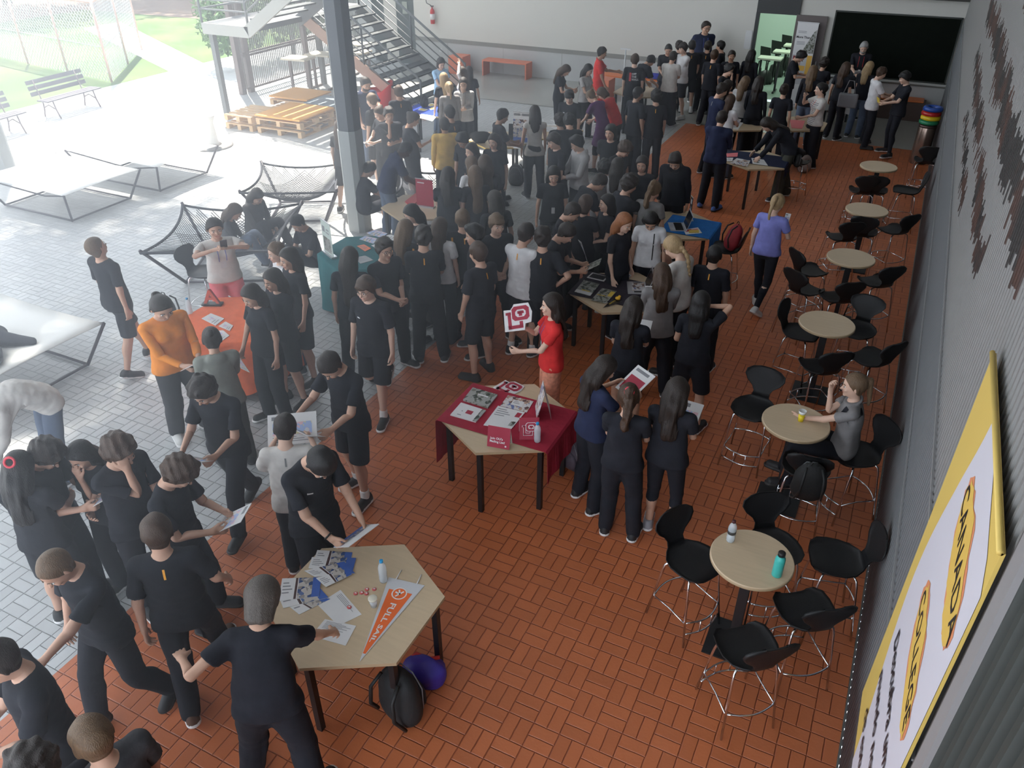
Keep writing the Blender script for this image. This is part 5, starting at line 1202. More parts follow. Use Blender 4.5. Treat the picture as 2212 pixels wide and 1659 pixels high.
# ---- waste bins by the wall
e = empty('waste_bin', (.40, 18.45, 0), 0, 'tall brown steel waste bin in the corner by the far wall', 'bin')
MB().lathe([(.165, 0), (.17, .01), (.17, .78), (.165, .79)], n=32).build('bin_body', mat('bin_bronze', (.30, .22, .18), .25, .8), e)
MB().lathe([(.172, .74), (.176, .76), (.172, .79), (.10, .80)], n=32).build('bin_rim', mat('bin_bronze_dark', (.12, .08, .07), .35, .8), e)
for i, (nme, c_) in enumerate((('green', (.02, .22, .10)), ('yellow', (.75, .55, .02)), ('red', (.45, .02, .02)), ('blue', (.02, .07, .32)))):
    o = MB().lathe([(.15, 0), (.185, .01), (.19, .05), (.17, .085), (.11, .085), (.10, .06), (.105, .02)], n=32).build('bin_lid', mat('plastic_'+nme, c_, .3)); o.location = (.40+.01*(i % 2), 18.45-.01*i, .80+.088*i)
    tag(o, nme+' plastic ring lid '+('at the bottom of', 'second from the bottom of', 'third from the bottom of', 'on top of')[i]+' the stack on the waste bin', 'lid', 'stacked coloured bin lids')
# ---- things along the back wall
OV = mat('orange_lacquer', (.72, .20, .10), .45)
def cube_seat(x, y, label, s=.45):
    o = MB().box((0, 0, s/2), (s, s, s)).build('cube_stool', OV, bevel=.012); o.location = (x, y, 0); tag(o, label, 'stool', 'orange cube stools')
cube_seat(-12.55, 21.95, 'orange cube stool by the stairs left of the long orange bench', .5)
def bench(x0, x1, y, h, label, m=OV):
    e = empty('bench', ((x0+x1)/2, y, 0), 0, label, 'bench'); w_ = x1-x0
    MB().box((0, 0, h-.02), (w_, .42, .04)).build('seat', m, e, bevel=.004)
    for s in (-1, 1): MB().box((s*(w_/2-.02), 0, (h-.04)/2), (.04, .42, h-.04)).build('side_panel', m, e)
bench(-11.75, -10.30, 22.1, .45, 'long orange bench against the grey dado at the back')
bench(-7.85, -6.0, 21.6, .47, 'orange bench with a bright interior behind the man in the red shirt', mat('orange_bright', (.80, .20, .04), .4))
cube_seat(-7.55, 20.9, 'orange cube stool beside the girl with the grey folder', .5)
e = empty('folded_jacket', (-6.35, 21.6, .47), 0, 'royal blue jacket lying on the far orange bench', 'jacket')
blob('cloth', e, lambda P: smax(ell(P, (0, 0, .05), (.28, .15, .09))+.012*wob(P, 30, 4), -P[..., 2], .01), (-.35, -.25, -.02), (.35, .25, .2), mat('jacket_royal', (.03, .04, .35), .7, bump=.5, bscale=18))
e = empty('fire_extinguisher', (-13.62, 22.28, 1.25), 0, 'red fire extinguisher hanging on the back wall', 'extinguisher')
MB().lathe([(.06, 0), (.07, .02), (.07, .34), (.05, .40), (.025, .42), (.025, .46)], n=20).build('cylinder', mat('ext_red', (.55, .02, .02), .3), e)
MB().lathe([(.0712, .12), (.0712, .28)], n=20).build('label_band', WHITEP, e)
MB().tube([(0, 0, .46), (-.05, -.02, .52), (-.17, -.02, .56), (-.20, -.02, .68), (-.12, -.02, .74), (-.02, -.02, .74)], .012, 6).build('hose', dark_pl, e)
MB().box((0, -.01, .49), (.10, .03, .03)).build('valve_handle', dark_pl, e)
o = MB().box((0, 0, 0), (.2, .01, .16), m=0).box((-.04, -.006, 0), (.03, .004, .1), m=1).box((.04, -.006, 0), (.03, .004, .1), m=1).build('safety_sign', [mat('ext_red', (.55, .02, .02), .3), WHITEP]); o.location = (-13.52, 22.38, 2.05); tag(o, 'red and white safety sign above the fire extinguisher', 'sign')
o = MB().box((0, 0, 0), (.10, .012, .10)).build('wall_socket', mat('white_plastic', (.66, .66, .66), .4)); o.location = (-13.45, 22.385, .50); tag(o, 'small white wall socket beside the stair rail', 'socket')
# roll-up banner in front of the open door leaf
e = empty('rollup_banner', (-2.76, 22.18, 0), math.radians(-3), 'tall white roll-up banner reading More Than in front of the taupe door', 'banner')
m = MB(); m.box((0, 0, 1.02), (.50, .006, 1.95), m=0)
def q(x0, x1, z0, z1, mi, k=1): m.add([(x0, -.003-.001*k, z0), (x1, -.003-.001*k, z0), (x1, -.003-.001*k, z1), (x0, -.003-.001*k, z1)], [(0, 1, 2, 3)], mi)
m.add([(-.05, -.005, 1.30), (.24, -.005, 1.30), (.24, -.005, 1.85), (.18, -.005, 1.80)], [(0, 1, 2, 3)], 1)
q(-.24, .24, .55, 1.25, 4); q(-.22, -.02, .85, 1.22, 2); q(.12, .24, .25, 1.25, 3, 2); q(-.06, .10, .88, 1.0, 3, 3)
V = [(-.10+.075*math.cos(t), -.008, 1.12+.09*math.sin(t)) for t in [i*PI/8 for i in range(16)]]; m.add(V, [tuple(range(16))], 5)
add_text(m, 'More Than', .075, (-.06, -.004, 1.66), (1, 0, 0), (0, 0, 1), 6, True, .003)
for z in (1.76, 1.79, 1.55, 1.52, 1.49): q(-.20, .0, z, z+.01, 7)
m.build('print', [PAPER, PHOTO['campus'], FLAT['red'], mat('print_amber', (.72, .42, .08), .5), mat('print_palegrey', (.5, .5, .52), .5), mat('skin_a', SKIN['a'], .6), FLAT['black'], INK], e)
MB().box((0, 0, .03), (.54, .18, .06)).build('stand', mat('alu', (.55, .55, .56), .35, .8), e); MB().box((0, 0, 2.0), (.52, .02, .025)).build('top_bar', mat('alu', (.55, .55, .56), .35, .8), e)
# pole with a T-shaped head by the far table
e = empty('banner_pole', (-6.45, 19.3, 0), 0, 'thin white pole with a crossbar behind the far beech table', 'pole')
MB().tube([(0, 0, .02), (0, 0, 1.55)], .016, 8).build('pole', mat('pole_white', (.68, .69, .7), .4), e); MB().box((0, 0, 1.56), (.26, .03, .03)).build('crossbar', mat('pole_white', (.68, .69, .7), .4), e); MB().box((0, 0, .01), (.3, .2, .02)).build('foot_plate', mat('pole_white', (.68, .69, .7), .4), e)
# drain grate in the floor
m = MB()
for i in range(14): m.box((-8.95+i*.11, 15.95, .003), (.05, .20, .006), rz=.35)
o = m.build('drain_grate', mat('iron_dark', (.03, .03, .03), .6)); tag(o, 'row of dark drain slots in the grey floor beyond the yellow-edged tables', 'drain')
# ---- hanging banner on the ribbed wall
e = empty('wall_banner', (.60, 2.95, 2.10), 0, 'large white and yellow banner reading CANADA COLLEGE on the ribbed wall', 'banner')
Y0, Y1, ZB, ZT = -.66, .72, -1.22, 1.20                                  # local y and z limits
m = MB(); m.box((0, (Y0+Y1)/2, (ZB+ZT)/2), (.012, Y1-Y0, ZT-ZB), m=0)
def bp_(pts, mi, k): m.add([(-.007-.0012*k, y, z) for y, z in pts], [tuple(range(len(pts)))], mi)
wl = []                                                                 # white field with a wavy edge on yellow
for i in range(25):
    t = i/24; z = ZB+(ZT-ZB)*t*.985; wl.append((Y1-.34+.16*math.sin(t*5.6-1.2)-.3*max(0, t-.85)*(t > .85), z))
wr2 = [(Y0, ZB+(ZT-ZB)*.985-.0), ]
bp_([(Y0, ZB)]+wl+[(Y0+.55, ZT-.03), (Y0+.30, ZT-.09), (Y0+.12, ZT-.13), (Y0, ZT-.20)], 1, 1)
def stroke(cy, cz, w_, h_, mi, k, seed):
    rs = random.Random(seed); P = []
    for i in range(30):
        a = 2*PI*i/30; P.append((cy+math.cos(a)*w_*(1+rs.uniform(-.07, .07)), cz+math.sin(a)*h_*(1+rs.uniform(-.15, .15))+.10*math.cos(a)))
    bp_(P[::-1], mi, k)
stroke(-.21, .76, .37, .175, 3, 2, 1); stroke(-.21, .755, .34, .160, 2, 3, 2); stroke(-.17, .14, .36, .165, 3, 2, 3); stroke(-.17, .135, .33, .148, 2, 3, 4)
def letters(nm_, V, F): MB().add(V, F, 0).build(nm_, FLAT['black'], e)
for s, cy, cz, sz in (('CANADA', -.21, .76, .165), ('COLLEGE', -.17, .14, .150)):
    V, F = text_mesh(s, sz); letters('title_text', [(-.0125, cy-v.x, cz+v.y-.26*(v.x)) for v in V], F)
V, F = text_mesh('Descubra um', .15, True); letters('small_text', [(-.0125, -.05-v.x, -.30+v.y) for v in V], F)
V, F = text_mesh('mundo novo', .15, True); letters('small_text', [(-.0125, .0-v.x, -.62+v.y) for v in V], F)
V, F = text_mesh('de estudos', .15, True); letters('small_text', [(-.0125, .05-v.x, -.94+v.y) for v in V], F)
m.build('cloth', [mat('banner_yellow', (.66, .47, .12), .55), mat('banner_white', (.60, .58, .64), .55), mat('banner_amber', (.70, .46, .10), .55), mat('banner_coral', (.66, .25, .12), .55)], e)
MB().tube([(-.01, Y0, ZT), (-.01, Y1, ZT)], .012, 8).build('top_rod', mat('banner_yellow', (.66, .47, .12), .55), e)
# ------------------------------------------------------------------ courtyard
def sling_lounger(x0, x1, y0, y1, label, z=.56, sheetm=None):
    e = empty('fabric_lounger', ((x0+x1)/2, (y0+y1)/2, 0), 0, label, 'lounger', 'fabric loungers in the courtyard'); w_, d_ = (x1-x0)/2, (y1-y0)/2
    V = []; n = 10
    for i in range(n+1):
        for j in range(n+1):
            u, v = -1+2*i/n, -1+2*j/n; V.append((w_*u*(1-.05*(1-v*v)*abs(u)), d_*v*(1-.05*(1-u*u)*abs(v)), z-.07*(1-u*u)*(1-v*v)))
    F = [(i*(n+1)+j, (i+1)*(n+1)+j, (i+1)*(n+1)+j+1, i*(n+1)+j+1) for i in range(n) for j in range(n)]
    o = raw('fabric', V, F, sheetm or mat('sling_white', (.80, .79, .76), .8), e, smooth=True); s = o.modifiers.new('s', 'SOLIDIFY'); s.thickness = .006
    fm = mat('frame_plum', (.055, .045, .06), .45)
    for sx in (-1, 1):
        for sy in (-1, 1):
            m = MB(); m.tube([(sx*w_, sy*d_, z), (sx*w_*.78, sy*d_*.78, .02)], .02, 8); m.build('leg', fm, e)
        MB().tube([(sx*w_*.78, -d_*.78, .03), (sx*w_*.78, d_*.78, .03)], .018, 8).build('floor_tube', fm, e)
    for sy in (-1, 1):
        MB().tube([(-w_*.78, sy*d_*.78, .03), (w_*.78, sy*d_*.78, .03)], .018, 8).build('floor_tube', fm, e)
        MB().tube([(-w_, sy*d_, z), (0, sy*d_*.5, .26), (w_, sy*d_, z)], .014, 8).build('brace', fm, e)
    return e
sling_lounger(-10.3, -8.08, 3.35, 5.33, 'white fabric lounger at the left edge with dark jackets on it')
sling_lounger(-14.6, -12.35, 8.15, 9.75, 'white fabric lounger in the courtyard sun, nearer of the pair')
sling_lounger(-14.6, -12.15, 9.95, 11.5, 'white fabric lounger in the courtyard sun, farther of the pair')
def jacket(loc, rz, label, col, s=1.0, seed=2):
    e = empty('jacket', loc, rz, label, 'jacket', 'jackets dumped on the lounger'); e.scale = (s, s, s)
    jm = mat('jacket_%d' % (col[0]*1000), col, .85, var=.3, vscale=10, bump=.5, bscale=20)
    blob('cloth', e, lambda P: smax(smin(ell(P, (0, 0, .07), (.30, .20, .10)), cap(P, (.2, -.1, .06), (.5, -.3, .03), .07, .05), .06)+.02*wob(P, 16, seed), -P[..., 2]-.02, .02), (-.42, -.5, -.06), (.66, .35, .26), jm, .022)
jacket((-8.55, 4.15, .53), -.5, 'dark grey jacket with a sleeve hanging over the edge of the left lounger', (.045, .048, .065))
jacket((-9.05, 4.35, .53), 1.0, 'dark coat heaped at the left border of the lounger', (.035, .038, .05), 1.15, 5)
jacket((-8.75, 3.75, .53), -1.4, 'black bag strap and jacket near the front corner of the lounger', (.02, .02, .025), .7, 7)
def net_hammock(cx, cy, s, label, zc=.60, sag=.28):
    e = empty('net_hammock', (cx, cy, 0), .5, label, 'hammock', 'rope net hammocks by the column'); fm = mat('frame_plum', (.055, .045, .06), .45); rp = mat('rope_dark', (.03, .033, .045), .8)
    P = lambda u, v: Vector((u*s*(1-.14*(1-v*v)*abs(u)), v*s*(1-.14*(1-u*u)*abs(v)), zc+.12*(u*u+v*v-1)*.5-sag*(1-u*u)*(1-v*v)))
    m = MB(); n = 16
    for k in range(1, 2*n, 1):
        a = -1+k/n
        for sg in (1, -1):
            pts = []
            for t in range(9):
                q_ = -1+2*t/8; u, v = (q_, sg*(q_)+a*1.0); 
                if abs(v) <= 1: pts.append(P(u, v))
            if len(pts) > 1: m.tube(pts, .006, 4)
    m.build('net', rp, e)
    for pts in ([P(-1, t/6-1) for t in range(13)], [P(1, t/6-1) for t in range(13)], [P(t/6-1, -1) for t in range(13)], [P(t/6-1, 1) for t in range(13)]): MB().tube(pts, .020, 7).build('edge_rope', rp, e)
    for sx in (-1, 1):
        for sy in (-1, 1): MB().tube([(sx*s, sy*s, zc+.10), (sx*s*.6, sy*s*.6, .02)], .024, 8).build('leg', fm, e)
        MB().tube([(sx*s*.6, -s*.6, .03), (sx*s*.6, s*.6, .03)], .02, 8).build('floor_tube', fm, e); MB().tube([(-s*.6, sx*s*.6, .03), (s*.6, sx*s*.6, .03)], .02, 8).build('floor_tube', fm, e)
net_hammock(-9.3, 10.45, .80, 'empty rope net hammock on crossed dark tubes left of the column')
net_hammock(-8.75, 8.15, .95, 'rope net hammock with three students sitting in it')
net_hammock(-7.0, 11.3, .70, 'rope net hammock right of the column with a boy sitting on it')
# garden benches
def garden_bench(x, y, label):
    e = empty('garden_bench', (x, y, 0), math.radians(4), label, 'bench', 'slatted garden benches'); wd = mat('bench_wood_violet', (.085, .075, .105), .6); ir = mat('bench_iron', (.12, .08, .10), .6)
    for i in range(3): MB().box((.10+.13*i-.15, 0, .43), (.10, 1.65, .03)).build('seat_slat', wd, e)
    for i in range(3): MB().box((-.24-.03*i, 0, .56+.13*i), (.025, 1.65, .095), R=Matrix.Rotation(-.2, 3, 'Y')).build('back_slat', wd, e)
    for sy in (-1, 1):
        m = MB(); m.tube([(.18, sy*.62, .42), (.22, sy*.62, .2), (.30, sy*.62, .0)], .018, 6); m.tube([(-.16, sy*.62, .42), (-.18, sy*.62, .2), (-.24, sy*.62, .0)], .018, 6); m.tube([(.2, sy*.62, .22), (0, sy*.62, .30), (-.18, sy*.62, .22)], .014, 6); m.tube([(.18, sy*.62, .41), (-.18, sy*.62, .41), (-.31, sy*.62, .88)], .016, 6)
        m.build('leg_frame', ir, e)
garden_bench(-19.1, 13.55, 'dark slatted garden bench facing the courtyard, the whole one'); garden_bench(-18.6, 11.05, 'dark slatted garden bench cut by the left edge of the picture')
# wire mesh fence
def mesh_fence(p0, p1, h, label, posts):
    e = empty('mesh_fence', (*p0, 0), math.atan2(p1[1]-p0[1], p1[0]-p0[0]), label, 'fence', 'wire mesh fences on the lawn'); L = math.dist(p0, p1); pk = mat('fence_post_pink', (.62, .42, .36), .5)
    m = MB(); s = .16
    for k in range(int(-h/s), int(L/s)+1):
        for sg in (1, -1):
            x0 = k*s; a = Vector((x0, 0, 0 if sg > 0 else h)); b_ = Vector((x0+h, 0, h if sg > 0 else 0))
            t0 = max(0, -x0/h); t1 = min(1, (L-x0)/h)
            if t1-t0 > .02: m.bar(a.lerp(b_, t0), a.lerp(b_, t1), .010, .010)
    m.build('wire_mesh', mat('wire_grey', (.55, .56, .60), .5), e)
    for x in posts: MB().tube([(x, 0, 0), (x, 0, h+.03)], .035, 8).build('post', pk, e)
    MB().tube([(0, 0, h), (L, 0, h)], .032, 8).build('top_rail', pk, e); MB().tube([(0, 0, h*.45), (L, 0, h*.45)], .012, 6).build('mid_wire', mat('wire_grey', (.55, .56, .60), .5), e)
mesh_fence((-20.95, 16.35), (-31.0, 17.9), 2.10, 'long pink-railed wire mesh fence across the lawn', (0, 2.3, 4.6, 6.9, 9.2))
mesh_fence((-20.95, 16.35), (-24.2, 20.4), 2.10, 'short wire mesh fence running back beside the concrete path', (2.6, 5.19))
for i, (x, y) in enumerate(((-31.5, 31.5), (-30.6, 31.0), (-29.9, 30.5), (-29.2, 30.0), (-28.4, 29.5))):
    o = MB().lathe([(.22, 0), (.26, .1), (.30, .9), (.27, .95)], n=14).build('drum_planter', mat('clay_orange', (.62, .17, .06), .6)); o.location = (x, y, 0)
    tag(o, 'orange clay drum at the top left beyond the lawn, '+('leftmost', 'second from the left', 'third from the left', 'fourth from the left', 'rightmost')[i], 'planter', 'orange drums beyond the lawn')
# slatted screen house with desks
PB = mat('screen_brown', (.16, .125, .12), .6)
e = empty('slatted_screen', (-16.5, 16.9, 0), 0, 'tall screen of thin vertical slats behind the pallets', 'screen')
m = MB()
for y in np.arange(.1, 7.0, .075): m.box((0, y, 2.6), (.022, .022, 5.0))
m.build('slats', mat('slat_greybrown', (.20, .19, .18), .6), e)
for y, z1 in ((0, 5.4), (.32, 5.4), (7.0, 5.4)): MB().box((0, y, z1/2), (.14, .16, z1)).build('post', PB, e)
for z in (.12, .95, 1.02): MB().box((.05, 3.6, z), (.05, 6.9, .05)).build('rail', PB, e)
def tree_clump(loc, r, h, label, seed, col):
    e = empty('shrub', (*loc, 0), 0, label, 'shrub', 'shrubs behind the slatted screen'); rs = np.random.RandomState(seed)
    MB().tube([(0, 0, 0), (.1, 0, h*.5), (0, .1, h*.8)], .09, 7, r2=.03).build('trunk', mat('bark', (.11, .08, .06), .9), e)
    N_ = 2600; P = rs.normal(size=(N_, 3)); P /= np.linalg.norm(P, axis=1, keepdims=True); P *= (rs.uniform(.45, 1, (N_, 1)))*np.array([r, r, h*.42]); P[:, 2] += h*.55
    P = P[P[:, 2] > .1]; n_ = len(P)
    A = rs.normal(size=(n_, 3)); A /= np.linalg.norm(A, axis=1, keepdims=True); B = np.cross(A, rs.normal(size=(n_, 3))); B /= np.linalg.norm(B, axis=1, keepdims=True)
    V = np.stack([P-A*.11, P+B*.04, P+A*.11, P-B*.04], 1).reshape(-1, 3); raw('foliage', V, np.arange(4*n_).reshape(-1, 4), mat('leaves_%d' % seed, col, .7, var=.5, vscale=4), e)
for i, (x, y, r, h, l) in enumerate(((-19.0, 19.5, 1.1, 2.6, 'leafy shrub behind the slatted screen, nearest the pallets'), (-18.6, 21.6, 1.2, 3.2, 'leafy shrub behind the slatted screen, middle one'), (-18.4, 23.8, 1.3, 3.4, 'leafy shrub behind the slatted screen, farthest one'), (-25.8, 27.8, 1.2, 2.4, 'dark shrub at the edge of the bare soil beyond the path'))): tree_clump((x, y), r, h, l, i+3, (.10, .20, .06))
def high_desk(x, y, label, i):
    e = empty('high_desk', (x, y, 0), .1, label, 'desk', 'high desks in the screened terrace')
    MB().box((0, 0, .90), (.75, .55, .045)).build('desk_top', mat('desk_cream', (.66, .60, .48), .5), e)
    for sx in (-1, 1):
        MB().bar((sx*.28, 0, .88), (sx*.28, 0, .03), .06, .06).build('leg', PB, e); MB().bar((sx*.28, -.28, .03), (sx*.28, .28, .03), .06, .05).build('foot', PB, e)
for i, (x, y, l) in enumerate(((-15.15, 17.75, 'cream-topped high desk nearest the pallets'), (-14.95, 18.5, 'cream-topped high desk, second behind the pallets'), (-14.3, 19.2, 'cream-topped high desk beside the column, middle of the terrace'), (-14.9, 20.2, 'cream-topped high desk farthest back in the terrace'))): high_desk(x, y, l, i)
o = MB().box((0, 0, 1.6), (.11, .11, 3.2)).build('terrace_post', PB); o.location = (-15.42, 18.42, 0); tag(o, 'slim brown steel post among the high desks', 'post')
# pallets
def pallet_stack(x, y, w_, d_, label, top, tiers=2):
    e = empty('pallet_seat', (x, y, 0), .03, label, 'pallet seat', 'pallet seats in the courtyard'); pn = mat('pallet_pine', (.66, .44, .24), .7, var=.15, vscale=6)
    z = 0
    for t in range(tiers):
        m = MB()
        for sx in (-1, 0, 1): m.box((sx*(w_/2-.05), 0, z+.011), (.10, d_, .022))
        for sx in (-1, 0, 1):
            for sy in (-1, 0, 1): m.box((sx*(w_/2-.05), sy*(d_/2-.07), z+.067), (.10, .14, .09))
        for k in range(6): m.box((0, -d_/2+.05+k*(d_-.1)/5, z+.125), (w_, .10, .022))
        m.build('pallet', pn, e); z += .205-.07*0
        z = (t+1)*.145+.05*(t+1)
    if top: MB().box((0, 0, z+.005), (w_+.02, d_+.02, .035)).build('seat_board', top, e, bevel=.004)
OB = mat('board_orange', (.80, .38, .08), .5); BB = mat('board_slate', (.20, .24, .28), .5)
pallet_stack(-12.95, 14.8, 1.25, 1.30, 'orange-topped pallet seat in full sun, nearest the column', OB)
pallet_stack(-12.78, 15.98, 1.0, .85, 'slate-topped pallet seat between the two orange ones', BB)
pallet_stack(-13.95, 16.25, 1.15, 1.0, 'orange-topped pallet seat farthest back, partly shaded', OB)
pallet_stack(-14.1, 14.6, .8, 1.0, 'bare pallet seat left of the sunlit orange one', None)
# round white planter in the sun
e = empty('planter', (-13.72, 12.85, 0), 0, 'white conical planter with its shadow as a wide grey disc in the courtyard sun', 'planter')
MB().lathe([(.44, 0), (.44, .02), (.40, .035)], n=32).build('shadow_disc', mat('shadow_grey', (.16, .15, .145), .7), e)  # grey disc stands in for the shadow on the floor
MB().lathe([(.20, .03), (.14, .10), (.10, .5), (.16, .66), (.15, .67), (.02, .64)], n=28).build('cone', mat('planter_white', (.82, .80, .76), .6), e)
# ---- stairs
SG = mat('stair_grey', (.13, .135, .14), .5); STR = mat('stringer_salmon', (.42, .26, .20), .5); TRD = mat('tread_dark', (.045, .05, .052), .6)
e = empty('staircase', (-10.75, 17.9, 0), 0, 'grey steel staircase rising to the left at the back', 'staircase')
def XL(x): return x+10.75
N_ = 12; rise, run = 2.15/12, .262
tr = MB(); op = MB()
for i in range(N_):
    x = -run*(i+.5); z = rise*(i+1)
    tr.box((x, 0, z-.02), (run*1.02, 2.2, .035))
tr.build('treads', TRD, e)
slope = rise/run; Ls = N_*run
for sy, mm in ((-1.1, STR), (1.1, SG)):
    MB().bar((0.12, sy, -.05), (-Ls-.05, sy, N_*rise-.10), .05, .26).build('stringer', mm, e)
def rail(sy, hs, parent, x0=.05, x1=-Ls, z0=0, z1=N_*rise):
    for h, r_ in hs: 
        pts = [(x0, sy, z0+.35 if h > .8 else z0+h*.4), (x0, sy, z0+h-.05), (x0-.10, sy, z0+h+.05), (x1, sy, z1+h)] if h > .8 else [(x0, sy, z0+h), (x1, sy, z1+h)]
        MB().tube(pts, r_, 8).build('handrail' if h > .8 else 'guard_rail', SG, parent)
    for t in (.0, .5, 1.0): x = x0+(x1-x0)*t; z = z0+(z1-z0)*t; MB().tube([(x, sy, z-.05), (x, sy, z+.95)], .025, 8).build('baluster', SG, parent)
for sy in (-1.1, 1.1): rail(sy, ((.95, .03), (.72, .015), (.52, .015), (.32, .015), (.14, .015)), e)
lz = N_*rise; MB().box((-Ls-.75, -.9, lz-.06), (1.5, 4.2, .12)).build('landing', SG, e)
MB().bar((-Ls-1.5, -3.05, lz-.12), (-Ls-.1, -3.05, lz-.12), .06, .24).build('landing_beam', mat('beam_pale', (.36, .36, .34), .5), e)
MB().bar((-Ls-.15, -3.05, lz-.12), (-Ls+3.2, -3.05, lz+2.0), .06, .26).build('upper_stringer', mat('beam_pale', (.36, .36, .34), .5), e)
MB().bar((-Ls-.15, -1.25, lz-.12), (-Ls+3.2, -1.25, lz+2.0), .06, .26).build('upper_stringer', SG, e)
tr = MB()
for i in range(12): tr.box((-Ls+.1+.26*i, -2.15, lz+.16*(i+1)), (.27, 1.75, .035))
tr.build('upper_treads', TRD, e)
rl = MB()
for h in (.3, .5, .7, .95): rl.tube([(-Ls-1.5, -3.05, lz+h), (-Ls-.1, -3.05, lz+h), (-Ls+3.2, -3.05, lz+h+2.1)], .022, 6); rl.tube([(-Ls-1.5, -3.05, lz+h), (-Ls-1.5, 1.1, lz+h)], .022, 6)
for x, z in ((-Ls-1.5, 0), (-Ls-.1, 0), (-Ls+1.5, 1.0)): rl.tube([(x, -3.05, lz+z-.1), (x, -3.05, lz+z+.97)], .028, 6)
rl.build('landing_railing', SG, e)
for x, y in ((-Ls-1.4, -2.9), (-Ls-1.4, 1.0)): MB().box((x, y, lz/2), (.12, .12, lz)).build('post', SG, e)
# red tub chair
e = empty('tub_chair', (*(-11.867, 16.758), 0), 2.2, 'bright red plastic tub chair at the foot of the stairs', 'chair')
rd = mat('plastic_brightred', (.80, .03, .03), .3)
V = []; F = []; n = 20
for zi, (r, z) in enumerate(((.20, 0), (.23, .2), (.30, .42), (.34, .60), (.33, .61), (.28, .43))):
    for k in range(n):
        a = 2*PI*k/n; h = z+(.22*max(0, -math.sin(a)) if zi in (3, 4) else 0); V.append((r*math.cos(a), r*math.sin(a), h))
for i in range(5):
    for k in range(n): F.append((i*n+k, i*n+(k+1) % n, (i+1)*n+(k+1) % n, (i+1)*n+k))
F.append(tuple(5*n+k for k in range(n)))
MB().add(V, F, 0, True).build('shell', rd, e)

# tall trees whose crowns hang above the picture and shade the soil
def big_tree(x, y, r, h, label, seed, dx=0, dy=0):
    e = empty('tree', (x, y, 0), 0, label, 'tree', 'tall trees beyond the lawn'); q = np.random.RandomState(seed)
    MB().tube([(0, 0, 0), (.15, .1, h*.4), (-.1, .2, h*.8)], .22, 9, r2=.09).build('trunk', mat('bark', (.11, .08, .06), .9), e)
    n_ = 5200; P = q.normal(size=(n_, 3)); P /= np.linalg.norm(P, axis=1, keepdims=True); P *= q.uniform(.3, 1, (n_, 1))*np.array([r, r, r*.45]); P += np.array([dx, dy, h])
    A = q.normal(size=(n_, 3)); A /= np.linalg.norm(A, axis=1, keepdims=True); B = np.cross(A, q.normal(size=(n_, 3))); B /= np.linalg.norm(B, axis=1, keepdims=True)
    V = np.stack([P-A*.26, P+B*.12, P+A*.26, P-B*.12], 1).reshape(-1, 3); raw('foliage', V, np.arange(4*n_).reshape(-1, 4), mat('leaves_9', (.08, .16, .05), .7, var=.5, vscale=2), e)
for i, (x, y, r, h, l) in enumerate(((-35.5, 33.5, 5.2, 9.5, 'tree whose trunk stands left of the orange drums'), (-31.5, 38, 5.2, 9.5, 'tree standing behind the orange drums'), (-39, 26, 5, 9.5, 'tree at the top left border of the lawn'), (-28, 33, 4.2, 9.5, 'tree at the end of the concrete path'))): big_tree(x, y, r, h, l, 20+i)
big_tree(-19.6, 9.0, 5.2, 12.5, 'unseen spreading tree added outside the left edge to shade the near courtyard', 31, 3.9, .9)  # added out of view, crown offset so its shade falls on the courtyard
MB().tube([(-19.6, 9.1, 8), (-17.5, 9.6, 11.2), (-15.7, 9.9, 12.5)], .12, 8, r2=.05).build('shade_tree_limb', mat('bark', (.11, .08, .06), .9), COL.objects['tree.004'] if 'tree.004' in COL.objects else None).matrix_parent_inverse = Matrix.Translation((19.6, -9.0, 0))
